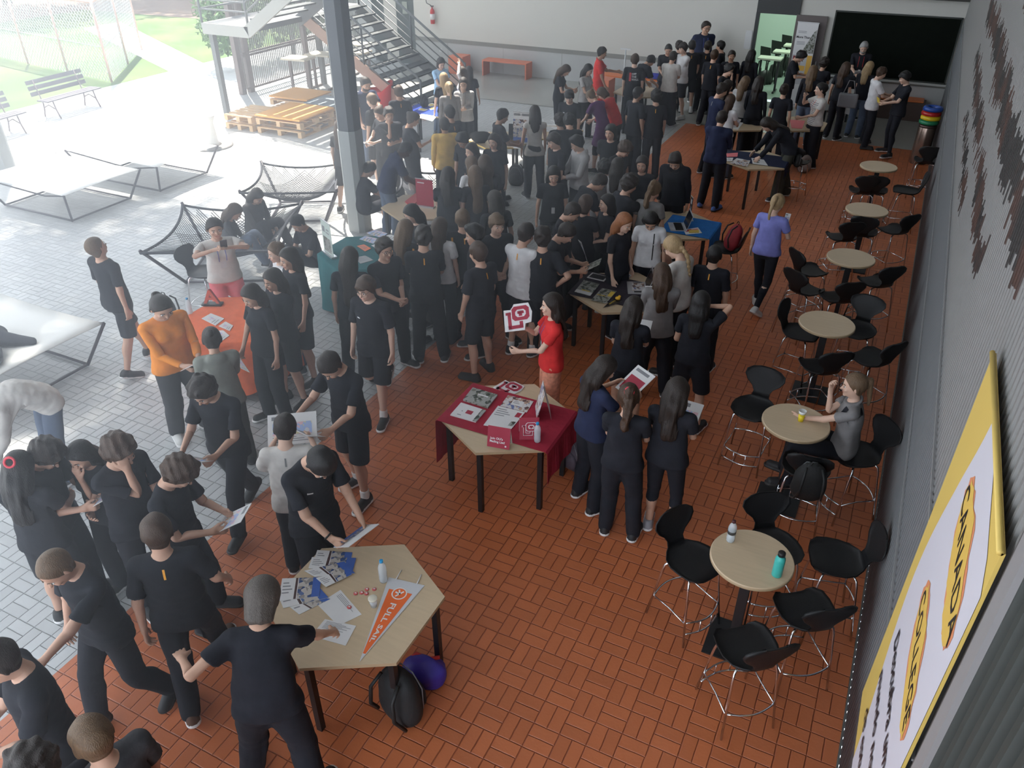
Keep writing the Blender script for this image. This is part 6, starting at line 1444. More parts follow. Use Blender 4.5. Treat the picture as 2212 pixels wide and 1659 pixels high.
# ------------------------------------------------------------------ scattering volume added to imitate lens flare over the courtyard side
hz = MB(); hz.box((-12.3, 5.2, 3.3), (19.4, 12.6, 6.7)); hm = bpy.data.materials.new('flare_veil'); hm.use_nodes = True; N = hm.node_tree.nodes
N.remove(N['Principled BSDF']); vs = N.new('ShaderNodeVolumeScatter'); vs.inputs['Density'].default_value = .058; vs.inputs['Anisotropy'].default_value = .45; vs.inputs['Color'].default_value = (.93, .96, 1, 1)
hm.node_tree.links.new(vs.outputs[0], N['Material Output'].inputs['Volume'])
tag(hz.build('flare_veil', hm), 'pale added volume imitating lens flare over the courtyard side of the hall', 'flare_veil', kind='stuff')
POSES = dict(
 stand=dict(hp=12), down2=dict(hp=22), lookdown=dict(hp=38, lean=6), hold=dict(armL=(-.07, .30, 1.08), armR=(.09, .32, 1.06), hp=28, cuL=50, cuR=50),
 holdrel=dict(armL=(-.12, .34, 1.10), armR=(.10, .32, 1.08), hp=30, legL=(-.24, .06, .085), legR=(.20, -.04, .085), lean=-4, cuL=50, cuR=50),
 holdL=dict(armL=(-.06, .28, 1.06), hp=5, cuL=50), read=dict(armL=(-.10, .34, 1.12), armR=(.12, .34, 1.12), hp=40, lean=8, cuL=50, cuR=50),
 readout=dict(armL=(-.20, .40, 1.10), armR=(.20, .40, 1.10), hp=42, lean=8, cuL=50, cuR=50, legL=(-.12, .05, .085), legR=(.14, -.12, .085)),
 readhigh=dict(armL=(-.17, .36, 1.22), armR=(.17, .36, 1.22), hp=30, lean=4, cuL=50, cuR=50), readlow=dict(armL=(-.14, .36, .98), armR=(.14, .36, 1.0), hp=48, lean=16, cuL=50, cuR=50),
 walkhold=dict(armL=(-.15, .36, 1.08), armR=(.15, .36, 1.10), hp=32, lean=8, cuL=50, cuR=50, legL=(-.10, .28, .085, 0), legR=(.11, -.34, .16, 40)),
 lookdownhold=dict(hp=25, armR=(.22, .16, .86), cuR=60), phone=dict(armR=(.06, .30, 1.16), hp=30, cuR=55), phoneup=dict(armR=(.16, .22, 1.42), armL=(-.10, .30, 1.05), cuL=55, cuR=60, hp=5),
 photo=dict(armL=(-.06, .30, 1.44), armR=(.06, .30, 1.44), hp=8, elL=(-1, -.1, -.3), elR=(1, -.1, -.3), cuL=50, cuR=50),
 chin=dict(armL=(-.02, .15, 1.42), armR=(-.06, .20, 1.10), hp=25, cuL=60), chinhold=dict(armL=(-.16, .24, .92), armR=(.02, .17, 1.47), hp=25, cuR=50, cuL=50, lean=4),
 mouth=dict(armR=(.02, .155, 1.45), armL=(-.02, .22, 1.12), cuR=45, hp=12), cross=dict(armL=(.12, .20, 1.14), armR=(-.12, .22, 1.12), hp=15),
 clasp=dict(armL=(-.02, .26, 1.04), armR=(.05, .26, 1.05), hp=10, cuL=60, cuR=60), back=dict(armL=(-.06, -.17, .98), armR=(.06, -.17, .98), hp=12, elL=(-1, -.6, 0), elR=(1, -.6, 0)),
 hipsR=dict(armR=(.20, .02, 1.02), elR=(1, -.7, 0), hp=15, cuR=60), elbowR=dict(armR=(.05, .14, 1.50), elR=(1, .1, .1), armL=(-.12, .2, 1.0), hp=8),
 leanlight=dict(lean=24, tilt=12, armL=(-.18, .46, .93), armR=(.18, .44, .95), hp=22), leanR=dict(lean=38, tilt=22, armL=(-.22, .62, .80), armR=(.16, .58, .82), hp=-6, legL=(-.12, .12, .085), legR=(.13, -.14, .085)),
 bend=dict(lean=60, tilt=35, armL=(-.2, .62, .62), armR=(.2, .6, .66), hp=20), leantable=dict(lean=34, tilt=22, armL=(-.18, .44, .84), armR=(.18, .48, .84), hp=10),
 reachR=dict(armR=(.12, .60, 1.12), elR=(1, 0, -.4), hp=15, lean=10), point=dict(armL=(-.10, .52, 1.02), armR=(.20, .16, .90), hp=25, cuL=10),
 pointfar=dict(armL=(-.10, .56, 1.04), armR=(.24, .10, .86), hp=30, lean=8, cuL=12, legL=(-.12, -.20, .13, 30), legR=(.12, .22, .085, 0)),
 gesture=dict(armL=(-.14, .40, 1.16), armR=(.22, .14, .9), hp=18, cuL=8), armup=dict(armL=(-.10, .06, 1.78), elL=(-1, .5, 0), hp=8),
 walkA=dict(legL=(-.10, -.22, .085, 6), legR=(.12, .32, .12, -8), armR=(.30, .16, .95), armL=(-.24, -.10, .84), hp=14),
 walkB=dict(legL=(-.10, .26, .10, -8), legR=(.11, -.20, .11, 18), armR=(.24, -.06, .82), armL=(-.24, .08, .82), hp=-8, lean=-4),
 walkC=dict(legL=(-.08, .10, .085, 0), legR=(.11, -.42, .34, 70), armL=(-.24, .05, .82), armR=(.24, .05, .82), hp=14), 
 walkphone=dict(legL=(-.06, .18, .085, 0), legR=(.06, -.22, .15, 35), armR=(.14, .28, 1.20), cuR=55, hp=25),
 frontgirl=dict(legL=(-.22, .02, .085), legR=(.20, -.14, .085), armL=(-.46, .16, 1.16), armR=(.34, .48, .88), elL=(-.2, -1, 0), elR=(1, -.3, -.4), lean=22, tilt=8, hp=20, cuL=12, cuR=40),
 signhold=dict(armL=(-.06, .34, 1.10), armR=(.10, .30, 1.30), hp=5, cuL=40, cuR=60),
 sitbar=dict(drop=.19, legL=(-.14, .42, .30), legR=(.10, .46, .26), knL=(-.1, 1, .6), knR=(.1, 1, .6), armL=(-.04, .50, 1.12), armR=(-.02, .24, 1.50), lean=6, cuR=60, hp=2),
 sitlow=dict(drop=.47, legL=(-.16, .50, .085), legR=(.16, .46, .085), knL=(-.1, .5, 1), knR=(.1, .5, 1), armL=(-.12, .40, .98), armR=(.12, .42, 1.0), hp=28, lean=16, cuL=50, cuR=50),
 sitnet=dict(drop=.50, legL=(-.16, .55, .25), legR=(.16, .50, .28), knL=(-.1, .5, 1), knR=(.1, .5, 1), armL=(-.10, .34, 1.02), armR=(.12, .36, 1.04), hp=28, lean=14, cuL=50, cuR=50),
)
CROWD = [   # place, heading, height, build, top, colour, legs, colour, hair, colour, skin, pose, detail, description, options
 ((-3.98, 1.96), 177.3, 1.72, 'm', 'tee', 'black', 'straight', 'black', 'buzz', 'light', 'b', 'pointfar', 0, 'person with cropped light brown hair pointing left at the bottom left', {}),
 ((-2.64, 2.01), 30.69999999999999, 1.63, 'f', 'tee', 'black', 'straight', 'black', 'bob', 'greybrown', 'b', 'frontgirl', 0, 'person with short smooth grey-brown hair leaning on the front table', {'e': ('socks',), 'sole': 'white', 'fat': 1.15}),
 ((-2.79, 1.13), 88.2, 1.72, 'm', 'tee', 'darkgrey', 'straight', 'black', 'short', 'light', 'b', 'stand', 0, 'person with light brown hair seen from above at the bottom edge', {}),
 ((-2.93, 0.91), 82.8, 1.7, 'm', 'tee', 'black', 'straight', 'black', 'curly', 'dark', 'b', 'stand', 0, 'person with curly dark hair cut off by the bottom left corner', {}),
 ((-3.59, 1.27), 161.5, 1.75, 'm', 'tee', 'black', 'straight', 'black', 'short', 'dark', 'b', 'hold', 0, 'person in black at the bottom left edge, head outside the picture', {}),
 ((-3.62, 2.29), 42.60000000000002, 1.72, 'm', 'tee', 'black', 'straight', 'black', 'short', 'brown', 'b', 'walkA', 0, 'person with brown hair and orange collar tag walking away, bottom left', {'e': ('tag',), 'shoe': 'brown'}),
 ((-4.14, 2.79), 289.6, 1.72, 'm', 'tee', 'black', 'straight', 'black', 'curly', 'brown', 'b', 'read', 0, 'person with curly brown hair reading a pale tablet at the lower left', {'hold': ('tablet', 'white booklet', 0.2, 0.28, 'pale blue and white booklet held by the curly-haired student in profile', 'white')}),
 ((-4.59, 2.78), 263.4, 1.76, 'm', 'tee', 'black', 'straight', 'black', 'curly', 'brown', 'b', 'chinhold', 0, 'person with big curly hair rubbing their face and holding a pink sheet', {'e': ('logo',), 'hold': ('sheetL', '', 0.22, 0.3, 'pale pink sheet held low by the student with big curly hair', 'white')}),
 ((-4.95, 2.8), 190.9, 1.57, 'f', 'tee', 'black', 'straight', 'black', 'long', 'black', 'b', 'chin', 0, 'person with long black hair and hand at the cheek, lower left', {}),
 ((-5.19, 2.54), 292.8, 1.7, 'm', 'tee', 'black', 'straight', 'black', 'curly', 'dark', 'b', 'read', 0, 'person with dark hair bent over a booklet at the left edge', {'hold': ('tablet', '', 0.18, 0.25, 'beige booklet held open by the students at the left edge', 'white')}),
 ((-5.05, 2.34), 24.80000000000001, 1.68, 'f', 'tee', 'black', 'shorts', 'black', 'longwavy', 'black', 'b', 'hold', 0, 'person with long black hair and red hair tie at the far left', {'e': ('hairtie',)}),
 ((-6.69, 3.58), 166.4, 1.7, 'm', 'hoodie', 'cream', 'straight', 'jeans', 'short', 'dark', 'b', 'bend', 0, 'person in a pale pink sweater bending down at the left edge', {}),
 ((-4.66, 3.84), 191.4, 1.7, 'm', 'tee', 'black', 'straight', 'black', 'curly', 'dark', 'b', 'walkhold', 0, 'person with curly dark hair walking with open brochure, left of centre', {'hold': ('tablet', '', 0.3, 0.24, 'pale purple open brochure carried by the walking curly-haired student', 'white')}),
 ((-3.91, 4.61), 171.5, 1.74, 'm', 'tee', 'black', 'shorts', 'black', 'short', 'dark', 'b', 'readout', 0, 'person in long black shorts reading a map brochure, sports shoes and white socks', {'e': ('socks', 'logo'), 'hold': ('tablet', '', 0.42, 0.28, 'white brochure with a red map shape held out by the student in long shorts', 'white')}),
 ((-3.73, 3.6), 35.80000000000001, 1.6, 'm', 'tee', 'cream', 'straight', 'black', 'short', 'dark', 'a', 'readhigh', 0, 'person in a white T-shirt seen from behind holding open brochures', {'e': ('greytag',), 'hold': ('tablet', '', 0.4, 0.28, 'open white and purple brochures held by the student in white', 'white')}),
 ((-3.37, 3.4), 258.1, 1.8, 'm', 'tee', 'black', 'straight', 'black', 'short', 'black', 'b', 'readlow', 0, 'person with black hair, head bowed over a blue-edged brochure behind the front table', {'e': ('logo', 'watch'), 'hold': ('tablet', '', 0.3, 0.21, 'white brochure with blue edge held behind the front table', 'bro')}),
 ((-7.73, 5.34), 355.7, 1.74, 'm', 'tee', 'black', 'shorts', 'black', 'buzz', 'light', 'b', 'walkB', 1, 'person with cropped fair hair striding right alone in the courtyard', {'fat': 1.0}),
 ((-6.15, 4.67), 257.6, 1.68, 'f', 'longtee', 'orange', 'straight', 'darkgrey', 'bun', 'dark', 'b', 'hold', 0, 'woman in an orange top holding brochures left of the orange table', {'fat': 1.22, 'sole': 'white', 'shoe': 'white', 'hold': ('tablet', '', 0.24, 0.32, 'pair of white and purple brochures held by the person in the orange top', 'white')}),
 ((-5.26, 4.44), 54.9, 1.6, 'f', 'hoodie', 'sage', 'straight', 'olive', 'bun', 'dark', 'b', 'hold', 0, 'person in a sage green hoodie with tied hair, back to us', {}),
 ((-7.16, 6.47), 232.9, 1.64, 'f', 'tee', 'cream', 'straight', 'pink', 'short', 'dark', 'b', 'photo', 1, 'woman in a white top and pink trousers taking a phone photo', {'e': ('badge',), 'fat': 1.15, 'hold': ('phone', '', 0.08, 0.16, 'phone held up by the person in pink trousers', 'black')}),
 ((-5.49, 5.3), 171.3, 1.66, 'f', 'tee', 'black', 'straight', 'black', 'verylong', 'dark', 'b', 'lookdownhold', 0, 'person with very long dark hair looking left over the orange table', {'hold': ('sheetR', '', 0.14, 0.24, 'red and white booklet hanging from the hand of the long-haired student', 'white')}),
 ((-5.53, 5.65), 164.5, 1.66, 'f', 'tee', 'black', 'shorts', 'black', 'long', 'dark', 'b', 'cross', 0, 'person with long dark hair and folded arms, second in line at the orange table', {}),
 ((-5.7, 6.11), 158.1, 1.68, 'f', 'tee', 'black', 'shorts', 'black', 'verylong', 'dark', 'b', 'stand', 0, 'person with straight very long dark hair and shorts, logo on the chest', {'e': ('logo',), 'sole': 'white'}),
 ((-6.06, 6.31), 154.0, 1.6, 'f', 'tee', 'white', 'straight', 'jeans', 'short', 'light', 'a', 'stand', 1, 'person in a white shirt with light hair tied back beside the net hammock', {}),
 ((-5.12, 6.36), 28.80000000000001, 1.68, 'f', 'tee', 'black', 'straight', 'black', 'verylong', 'dark', 'b', 'phone', 0, 'person with dark hair down the back in front of the teal cloth', {}),
 ((-4.48, 5.82), 187.7, 1.72, 'm', 'tee', 'black', 'shorts', 'black', 'fringe', 'brown', 'a', 'walkC', 0, 'person with glasses and brown fringe walking towards us in shorts', {'e': ('glasses', 'logo', 'socks')}),
 ((-4.91, 6.74), 251.0, 1.7, 'm', 'tee', 'black', 'straight', 'black', 'messy', 'dark', 'b', 'clasp', 0, 'person with messy dark hair and glasses, hands clasped in front', {'e': ('glasses',)}),
 ((-5.05, 7.36), 4.199999999999989, 1.66, 'f', 'tee', 'black', 'straight', 'black', 'longwavy', 'light', 'a', 'phone', 1, 'person with long light brown hair and orange sleeve stripe, back to us', {'e': ('shoulders',)}),
 ((-5.24, 7.94), 148.7, 1.66, 'f', 'tee', 'black', 'straight', 'olive', 'long', 'black', 'a', 'hold', 1, 'person with long black hair in profile right of the column', {}),
 ((-4.62, 7.11), 27.899999999999977, 1.74, 'm', 'tee', 'black', 'straight', 'black', 'messy', 'dark', 'b', 'hold', 0, 'person with dark wavy hair and orange collar tag, back to us in the middle', {'e': ('tag',), 'shoe': 'black', 'sole': 'white'}),
 ((-4.71, 7.61), 6.699999999999989, 1.66, 'f', 'tee', 'white', 'straight', 'black', 'verylong', 'brown', 'b', 'stand', 1, 'person with very long brown hair over a white shirt, back to us', {}),
 ((-4.56, 7.92), 40.0, 1.68, 'm', 'tee', 'black', 'straight', 'black', 'short', 'light', 'b', 'stand', 1, 'person with yellow shoulder panels and light brown hair, back to us', {'e': ('shoulders', 'tag')}),
 ((-4.17, 7.55), 129.1, 1.7, 'm', 'tee', 'black', 'straight', 'black', 'messy', 'black', 'b', 'stand', 1, 'person with black messy hair looking left behind the close-cropped boy', {}),
 ((-3.88, 7.09), 73.8, 1.7, 'm', 'tee', 'black', 'shorts', 'black', 'short', 'brown', 'b', 'stand', 0, 'person with cropped brown hair, watch and shorts standing on the paving border', {'e': ('tag', 'watch'), 'shoe': 'black'}),
 ((-4.12, 7.95), 222.4, 1.7, 'm', 'tee', 'black', 'straight', 'black', 'fringe', 'light', 'a', 'clasp', 1, 'person with light brown swept hair smiling towards us in the crowd', {}),
 ((-3.67, 7.75), 350.1, 1.72, 'm', 'tee', 'white', 'shorts', 'black', 'short', 'dark', 'b', 'hold', 0, 'person in a white T-shirt and black shorts, back to us, orange tag', {'e': ('tag', 'socks'), 'sole': 'white'}),
 ((-3.43, 7.78), 13.699999999999989, 1.7, 'm', 'tee', 'black', 'straight', 'black', 'messy', 'dark', 'b', 'hipsR', 0, 'person with dark curly hair and orange collar tag, elbow out', {'e': ('tag',)}),
 ((-3.43, 8.12), 281.9, 1.7, 'm', 'tee', 'black', 'straight', 'black', 'short', 'dark', 'b', 'read', 1, 'person looking down at a leaflet with a dark grey T-shirt in the crowd', {'hold': ('tablet', '', 0.2, 0.26, 'crumpled grey leaflet read by the dark-haired student', 'campus')}),
 ((-3.59, 8.75), 276.5, 1.72, 'm', 'tee', 'black', 'straight', 'black', 'buzz', 'dark', 'b', 'lookdown', 1, 'person with close-cropped dark hair bending their head to the right', {}),
 ((-3.49, 9.21), 355.6, 1.62, 'f', 'tee', 'black', 'straight', 'black', 'bob', 'brown', 'b', 'hold', 1, 'person with chin-length brown hair hugging a bag, back to us', {}),
 ((-3.25, 9.43), 139.0, 1.6, 'f', 'tee', 'black', 'wide', 'black', 'verylong', 'black', 'a', 'holdL', 1, 'person with very long black hair in profile holding a white folder', {'hold': ('sheetL', '', 0.22, 0.3, 'white folder held by the student with very long black hair', 'white')}),
 ((-2.83, 8.78), 252.6, 1.66, 'f', 'tee', 'black', 'straight', 'black', 'long', 'red', 'a', 'down2', 1, 'person with long ginger hair leaning on the black-clothed table', {}),
 ((-2.59, 9.23), 195.7, 1.62, 'f', 'tee', 'white', 'straight', 'black', 'shoulder', 'black', 'b', 'lookdown', 1, 'person in a white T-shirt with a dark strap behind the grey laptop', {'e': ('strap', 'logo')}),
 ((-1.89, 8.16), 73.9, 1.74, 'f', 'tee', 'cream', 'straight', 'black', 'braid', 'blond', 'a', 'lookdown', 0, 'woman with a blond braid and glasses leaning over the laptop', {'e': ('glasses',), 'fat': 1.05}),
 ((-1.94, 7.59), 24.4, 1.62, 'f', 'sweat', 'grey', 'straight', 'black', 'longwavy', 'brown', 'a', 'hold', 0, 'person with long wavy brown hair in a grey-brown sweater, back to us', {'hold': ('tablet', '', 0.22, 0.3, 'white brochure held by the student in the grey-brown sweater', 'white')}),
 ((-1.98, 6.7), 6.399999999999977, 1.62, 'f', 'tee', 'black', 'shortshort', 'black', 'longwavy', 'dark', 'b', 'hold', 0, 'person with very long wavy dark hair reading a white booklet, back to us', {'sole': 'white', 'hold': ('tablet', '', 0.24, 0.32, 'white curled booklet held by the student with very long wavy hair', 'white')}),
 ((-1.41, 7.13), 1.1999999999999886, 1.62, 'f', 'tee', 'black', 'shorts', 'black', 'long', 'black', 'b', 'elbowR', 0, 'person with straight black hair and raised right elbow, back to us', {}),
 ((-2.69, 6.38), 122.9, 1.66, 'f', 'tee', 'red', 'wide', 'coral', 'longwavy', 'dark', 'a', 'signhold', 0, 'woman in a red shirt and patterned trousers holding a letter sign', {'e': ('badge', 'watch')}),
 ((-4.3, 10.08), 208.1, 1.66, 'f', 'tee', 'black', 'straight', 'black', 'longwavy', 'black', 'b', 'down2', 1, 'person with long curly black hair and a badge, looking down at the camera side', {'e': ('badgecard',)}),
 ((-5.23, 9.48), 38.9, 1.68, 'f', 'tee', 'black', 'straight', 'black', 'verylong', 'light', 'b', 'stand', 1, 'person with very long light brown hair, back to us, in the dense crowd', {}),
 ((-4.51, 8.7), 47.5, 1.68, 'f', 'tee', 'black', 'straight', 'black', 'verylong', 'dark', 'b', 'stand', 1, 'person with very long dark brown hair, back to us, above the smiling boy', {}),
 ((-5.21, 9.75), 43.2, 1.76, 'f', 'tee', 'black', 'straight', 'black', 'verylong', 'brown', 'b', 'stand', 1, 'person with very long brown hair beside the girl looking left', {}),
 ((-5.6, 10.09), 49.1, 1.6, 'f', 'tee', 'white', 'straight', 'black', 'longwavy', 'light', 'b', 'hold', 1, 'person with loose light brown curls holding white papers in the crowd', {}),
 ((-5.55, 9.26), 25.899999999999977, 1.68, 'f', 'tee', 'black', 'straight', 'black', 'longwavy', 'dark', 'b', 'hold', 1, 'person with long dark hair right of the dark red banner, back to us', {}),
 ((-3.9, 9.98), 319.7, 1.7, 'm', 'tee', 'black', 'straight', 'black', 'short', 'dark', 'b', 'leanlight', 1, 'person with short dark hair leaning right in the dense crowd', {}),
 ((-3.24, 9.97), 317.5, 1.7, 'm', 'tee', 'black', 'straight', 'black', 'curly', 'dark', 'b', 'reachR', 1, 'person with curly dark hair reaching out an arm to the right', {'e': ('strap',)}),
 ((-2.85, 9.99), 355.7, 1.66, 'f', 'tee', 'grey', 'straight', 'black', 'curlypony', 'light', 'b', 'lookdown', 1, 'person with curly light brown ponytail, back to us near the silver laptop', {}),
 ((-1.89, 5.48), 328.3, 1.64, 'f', 'tee', 'navy', 'straight', 'black', 'longwavy', 'dark', 'b', 'readhigh', 0, 'person with long curly dark hair reading, beside the purple backpack', {'sole': 'white', 'hold': ('tablet', '', 0.24, 0.3, 'white brochure with a red triangle held beside the purple backpack', 'tri')}),
 ((-1.49, 5.18), 5.899999999999977, 1.62, 'f', 'tee', 'black', 'straight', 'black', 'curlypony', 'brown', 'b', 'hold', 0, 'person with curly ponytail and red hair tie, back to us', {'e': ('hairtie',), 'sole': 'white'}),
 ((-1.16, 5.38), 357.0, 1.66, 'f', 'tee', 'black', 'capri', 'black', 'longwavy', 'dark', 'b', 'hold', 0, 'person with big curly hair and knee-length leggings, back to us', {'shoe': 'grey', 'sole': 'white', 'hold': ('tablet', '', 0.22, 0.3, 'white printed pages held by the student with big curly hair and leggings', 'white')}),
 ((0.19, 6.51), 93.8, 1.64, 'f', 'polo', 'grey', 'straight', 'black', 'pony', 'light', 'a', 'sitbar', 0, 'woman with a light ponytail in a grey and black polo shirt sitting alone', {'e': ('blackshoulder',), 'z0': 0}),
 ((-1.59, 8.39), 0.6999999999999886, 1.6, 'm', 'tee', 'black', 'straight', 'black', 'buzz', 'black', 'b', 'stand', 0, 'person with shaved black hair and yellow collar tag near the red backpack', {'e': ('tag',)}),
 ((-1.26, 10.23), 351.9, 1.66, 'f', 'tee', 'lilac', 'skinny', 'black', 'pony', 'blond', 'a', 'walkphone', 1, 'woman in a lilac top with a blond ponytail walking away with a phone', {'shoe': 'white', 'sole': 'white', 'hold': ('phone', '', 0.07, 0.15, 'phone in the hand of the person in lilac', 'white')}),
 ((-2.85, 13.84), 356.6, 1.72, 'm', 'hoodie', 'navy', 'straight', 'black', 'short', 'dark', 'b', 'hold', 1, 'person in a navy hoodie and blue shoes, back to us', {'shoe': 'blue', 'sole': 'dark'}),
 ((-1.79, 14.94), 118.6, 1.72, 'f', 'hoodie', 'black', 'wide', 'olive', 'longwavy', 'dark', 'a', 'leanR', 1, 'woman with long dark hair leaning over the navy-clothed table', {}),
 ((-2.93, 11.51), 179.5, 1.7, 'm', 'hoodie', 'black', 'straight', 'black', 'messy', 'dark', 'b', 'lookdown', 1, 'person in a black sweatshirt with headphones round the neck', {'e': ('headphones',)}),
 ((-3.33, 11.11), 191.7, 1.64, 'f', 'tee', 'black', 'straight', 'black', 'bob', 'dark', 'b', 'stand', 1, 'person with dark fringe and chin-length hair, speaking', {'e': ('logo',)}),
 ((-3.95, 11.84), 248.0, 1.64, 'f', 'tee', 'black', 'straight', 'black', 'curly', 'brown', 'b', 'lookdown', 1, 'person with frizzy brown hair looking down to the right', {}),
 ((-4.26, 12.32), 184.1, 1.7, 'm', 'tee', 'black', 'straight', 'black', 'shoulder', 'black', 'b', 'back', 1, 'person with shoulder-length black hair gazing left, dark T-shirt', {}),
 ((-3.78, 10.77), 39.4, 1.6, 'm', 'tee', 'grey', 'straight', 'black', 'curly', 'black', 'b', 'hold', 1, 'person with curly black hair, back to us, behind the cropped boy', {}),
 ((-3.6, 10.77), 358.4, 1.66, 'f', 'tee', 'lightgrey', 'straight', 'black', 'long', 'dark', 'b', 'stand', 1, 'person with dark hair and a pale grey bag strap, back to us', {'e': ('strap',)}),
 ((-4.51, 11.61), 141.5, 1.68, 'm', 'hoodie', 'lightgrey', 'straight', 'black', 'messy', 'black', 'a', 'hold', 1, 'person with black messy hair in a light grey hooded shirt', {}),
 ((-4.85, 11.45), 138.2, 1.72, 'm', 'tee', 'black', 'straight', 'black', 'fringe', 'dark', 'a', 'down2', 1, 'person with dark swept hair in profile, small logo on a black T-shirt', {'e': ('logo',)}),
 ((-5.1, 12.62), 32.1, 1.7, 'm', 'tee', 'black', 'straight', 'black', 'curly', 'black', 'b', 'read', 1, 'person with curly black hair, back to us, at the yellow-edged table', {}),
 ((-5.4, 12.89), 42.7, 1.6, 'm', 'tee', 'black', 'straight', 'black', 'curly', 'dark', 'b', 'stand', 1, 'person with dark curls and orange collar, left of the other curly head', {'e': ('tag',)}),
 ((-5.86, 14.42), 182.2, 1.68, 'm', 'tee', 'black', 'straight', 'black', 'fringe', 'black', 'a', 'phone', 1, 'person with black hair facing us behind the white posters', {'e': ('logo',)}),
 ((-5.35, 14.94), 70.7, 1.66, 'f', 'dress', 'purple', 'capri', 'black', 'bun', 'light', 'a', 'leanlight', 1, 'woman with light hair in a bun, purple sleeves and black pinafore', {}),
 ((-5.26, 15.39), 79.9, 1.64, 'f', 'tee', 'red', 'straight', 'black', 'bob', 'brown', 'b', 'leanlight', 1, 'woman in an orange-red top behind the one in purple', {}),
 ((-4.71, 14.94), 332.4, 1.72, 'm', 'tee', 'black', 'straight', 'black', 'buzz', 'black', 'c', 'stand', 1, 'person with short black hair turned right, beside the curly one with a yellow tag', {'e': ('logo',)}),
 ((-4.34, 14.99), 21.2, 1.68, 'm', 'tee', 'black', 'straight', 'black', 'curly', 'black', 'b', 'stand', 1, 'person with short curls and yellow collar tag, back to us before the beech table', {'e': ('tag',)}),
 ((-5.9, 12.93), 29.5, 1.68, 'f', 'peplum', 'cream', 'straight', 'black', 'halfup', 'dark', 'b', 'down2', 1, 'woman in a white sleeveless blouse with half-up dark hair, back to us', {'hold': None}),
 ((-6.35, 12.43), 311.8, 1.7, 'm', 'tee', 'black', 'straight', 'black', 'short', 'black', 'c', 'hold', 1, 'person with short black hair in profile beside the black laptop', {}),
 ((-5.81, 11.2), 182.5, 1.64, 'f', 'tee', 'black', 'straight', 'black', 'longwavy', 'dark', 'a', 'stand', 1, 'person with long dark hair looking back at us near the yellow table edge', {}),
 ((-5.91, 10.65), 154.1, 1.62, 'f', 'tee', 'black', 'straight', 'black', 'long', 'dark', 'a', 'stand', 1, 'person with dark hair parted, face turned left above the brown-haired heads', {}),
 ((-6.27, 11.13), 179.7, 1.68, 'm', 'tee', 'black', 'straight', 'black', 'messy', 'black', 'b', 'lookdown', 1, 'person with messy black hair and glasses right of the yellow hoodie', {'e': ('glasses',)}),
 ((-6.93, 11.55), 41.0, 1.68, 'm', 'hoodie', 'yellow', 'straight', 'black', 'buzz', 'dark', 'c', 'stand', 1, 'person in a yellow hoodie, back to us', {}),
 ((-7.15, 12.13), 60.6, 1.72, 'm', 'tee', 'black', 'straight', 'black', 'short', 'dark', 'b', 'stand', 1, 'person with short dark hair and orange tag behind the yellow hoodie', {'e': ('tag',)}),
 ((-7.1, 9.99), 323.8, 1.74, 'm', 'polo', 'navy', 'straight', 'jeans', 'buzz', 'black', 'e', 'leanlight', 1, 'person with very short black hair in a navy polo shirt leaning right', {'sole': 'white'}),
 ((-7.76, 10.21), 336.5, 1.66, 'm', 'tee', 'black', 'shorts', 'black', 'short', 'black', 'b', 'sitlow', 1, 'person in black sitting on a hammock just right of the column', {'z0': 0.0, 'e': ('tag',)}),
 ((-7.72, 11.69), 323.1, 1.66, 'f', 'tee', 'black', 'shorts', 'black', 'bun', 'greybrown', 'b', 'phone', 1, 'woman with greying tied-back hair and shorts looking at a phone', {'fat': 1.15, 'hold': ('phone', '', 0.07, 0.14, 'phone held by the person with greying tied-back hair', 'black')}),
 ((-8.17, 11.74), 219.8, 1.68, 'm', 'tee', 'black', 'straight', 'black', 'messy', 'dark', 'b', 'mouth', 1, 'person with dark hair facing us, hand raised to the mouth', {}),
 ((-8.46, 11.93), 165.5, 1.64, 'f', 'tee', 'black', 'straight', 'black', 'bun', 'brown', 'a', 'hold', 1, 'person with tied hair and thin face looking left beside the column', {'hold': ('tablet', '', 0.24, 0.2, 'white papers held up beside the column', 'white')}),
 ((-8.98, 12.43), 80.9, 1.68, 'm', 'tee', 'black', 'shorts', 'black', 'short', 'light', 'a', 'stand', 1, 'person with cropped fair hair in shorts right behind the column', {'shoe': 'white'}),
 ((-9.75, 13.26), 241.2, 1.76, 'm', 'polo', 'navy', 'straight', 'jeans', 'short', 'dark', 'b', 'point', 1, 'man with a dark beard in a navy polo shirt pointing right', {'fat': 1.08, 'beard': True}),
 ((-8.95, 13.26), 49.0, 1.66, 'm', 'tee', 'black', 'straight', 'black', 'short', 'brown', 'b', 'stand', 1, 'person with brown hair and orange tag in front of the blue flag cloth', {'e': ('tag',)}),
 ((-8.57, 10.86), 8.199999999999989, 1.62, 'f', 'tee', 'darkgrey', 'shorts', 'black', 'long', 'brown', 'a', 'stand', 1, 'person mostly hidden behind the steel column, grey top and shorts', {}),
 ((-9.69, 16.07), 246.0, 1.66, 'f', 'tee', 'lightblue', 'straight', 'jeans', 'bob', 'dark', 'a', 'hold', 1, 'person with dark bobbed hair and light blue striped shirt by the stair rail', {'e': ('bluewhite',)}),
 ((-8.85, 14.81), 50.9, 1.62, 'f', 'tee', 'black', 'straight', 'jeans', 'long', 'blond', 'a', 'stand', 1, 'person with straight blond hair and black T-shirt below the blue striped shirt', {}),
 ((-8.29, 14.06), 40.5, 1.64, 'f', 'sweat', 'grey', 'straight', 'black', 'pony', 'blond', 'a', 'stand', 1, 'person with a blond ponytail and dark grey jersey, back to us', {}),
 ((-8.71, 15.33), 124.7, 1.66, 'f', 'longtee', 'white', 'straight', 'black', 'long', 'brown', 'a', 'armup', 1, 'person in white long sleeves with one arm bent over the head', {}),
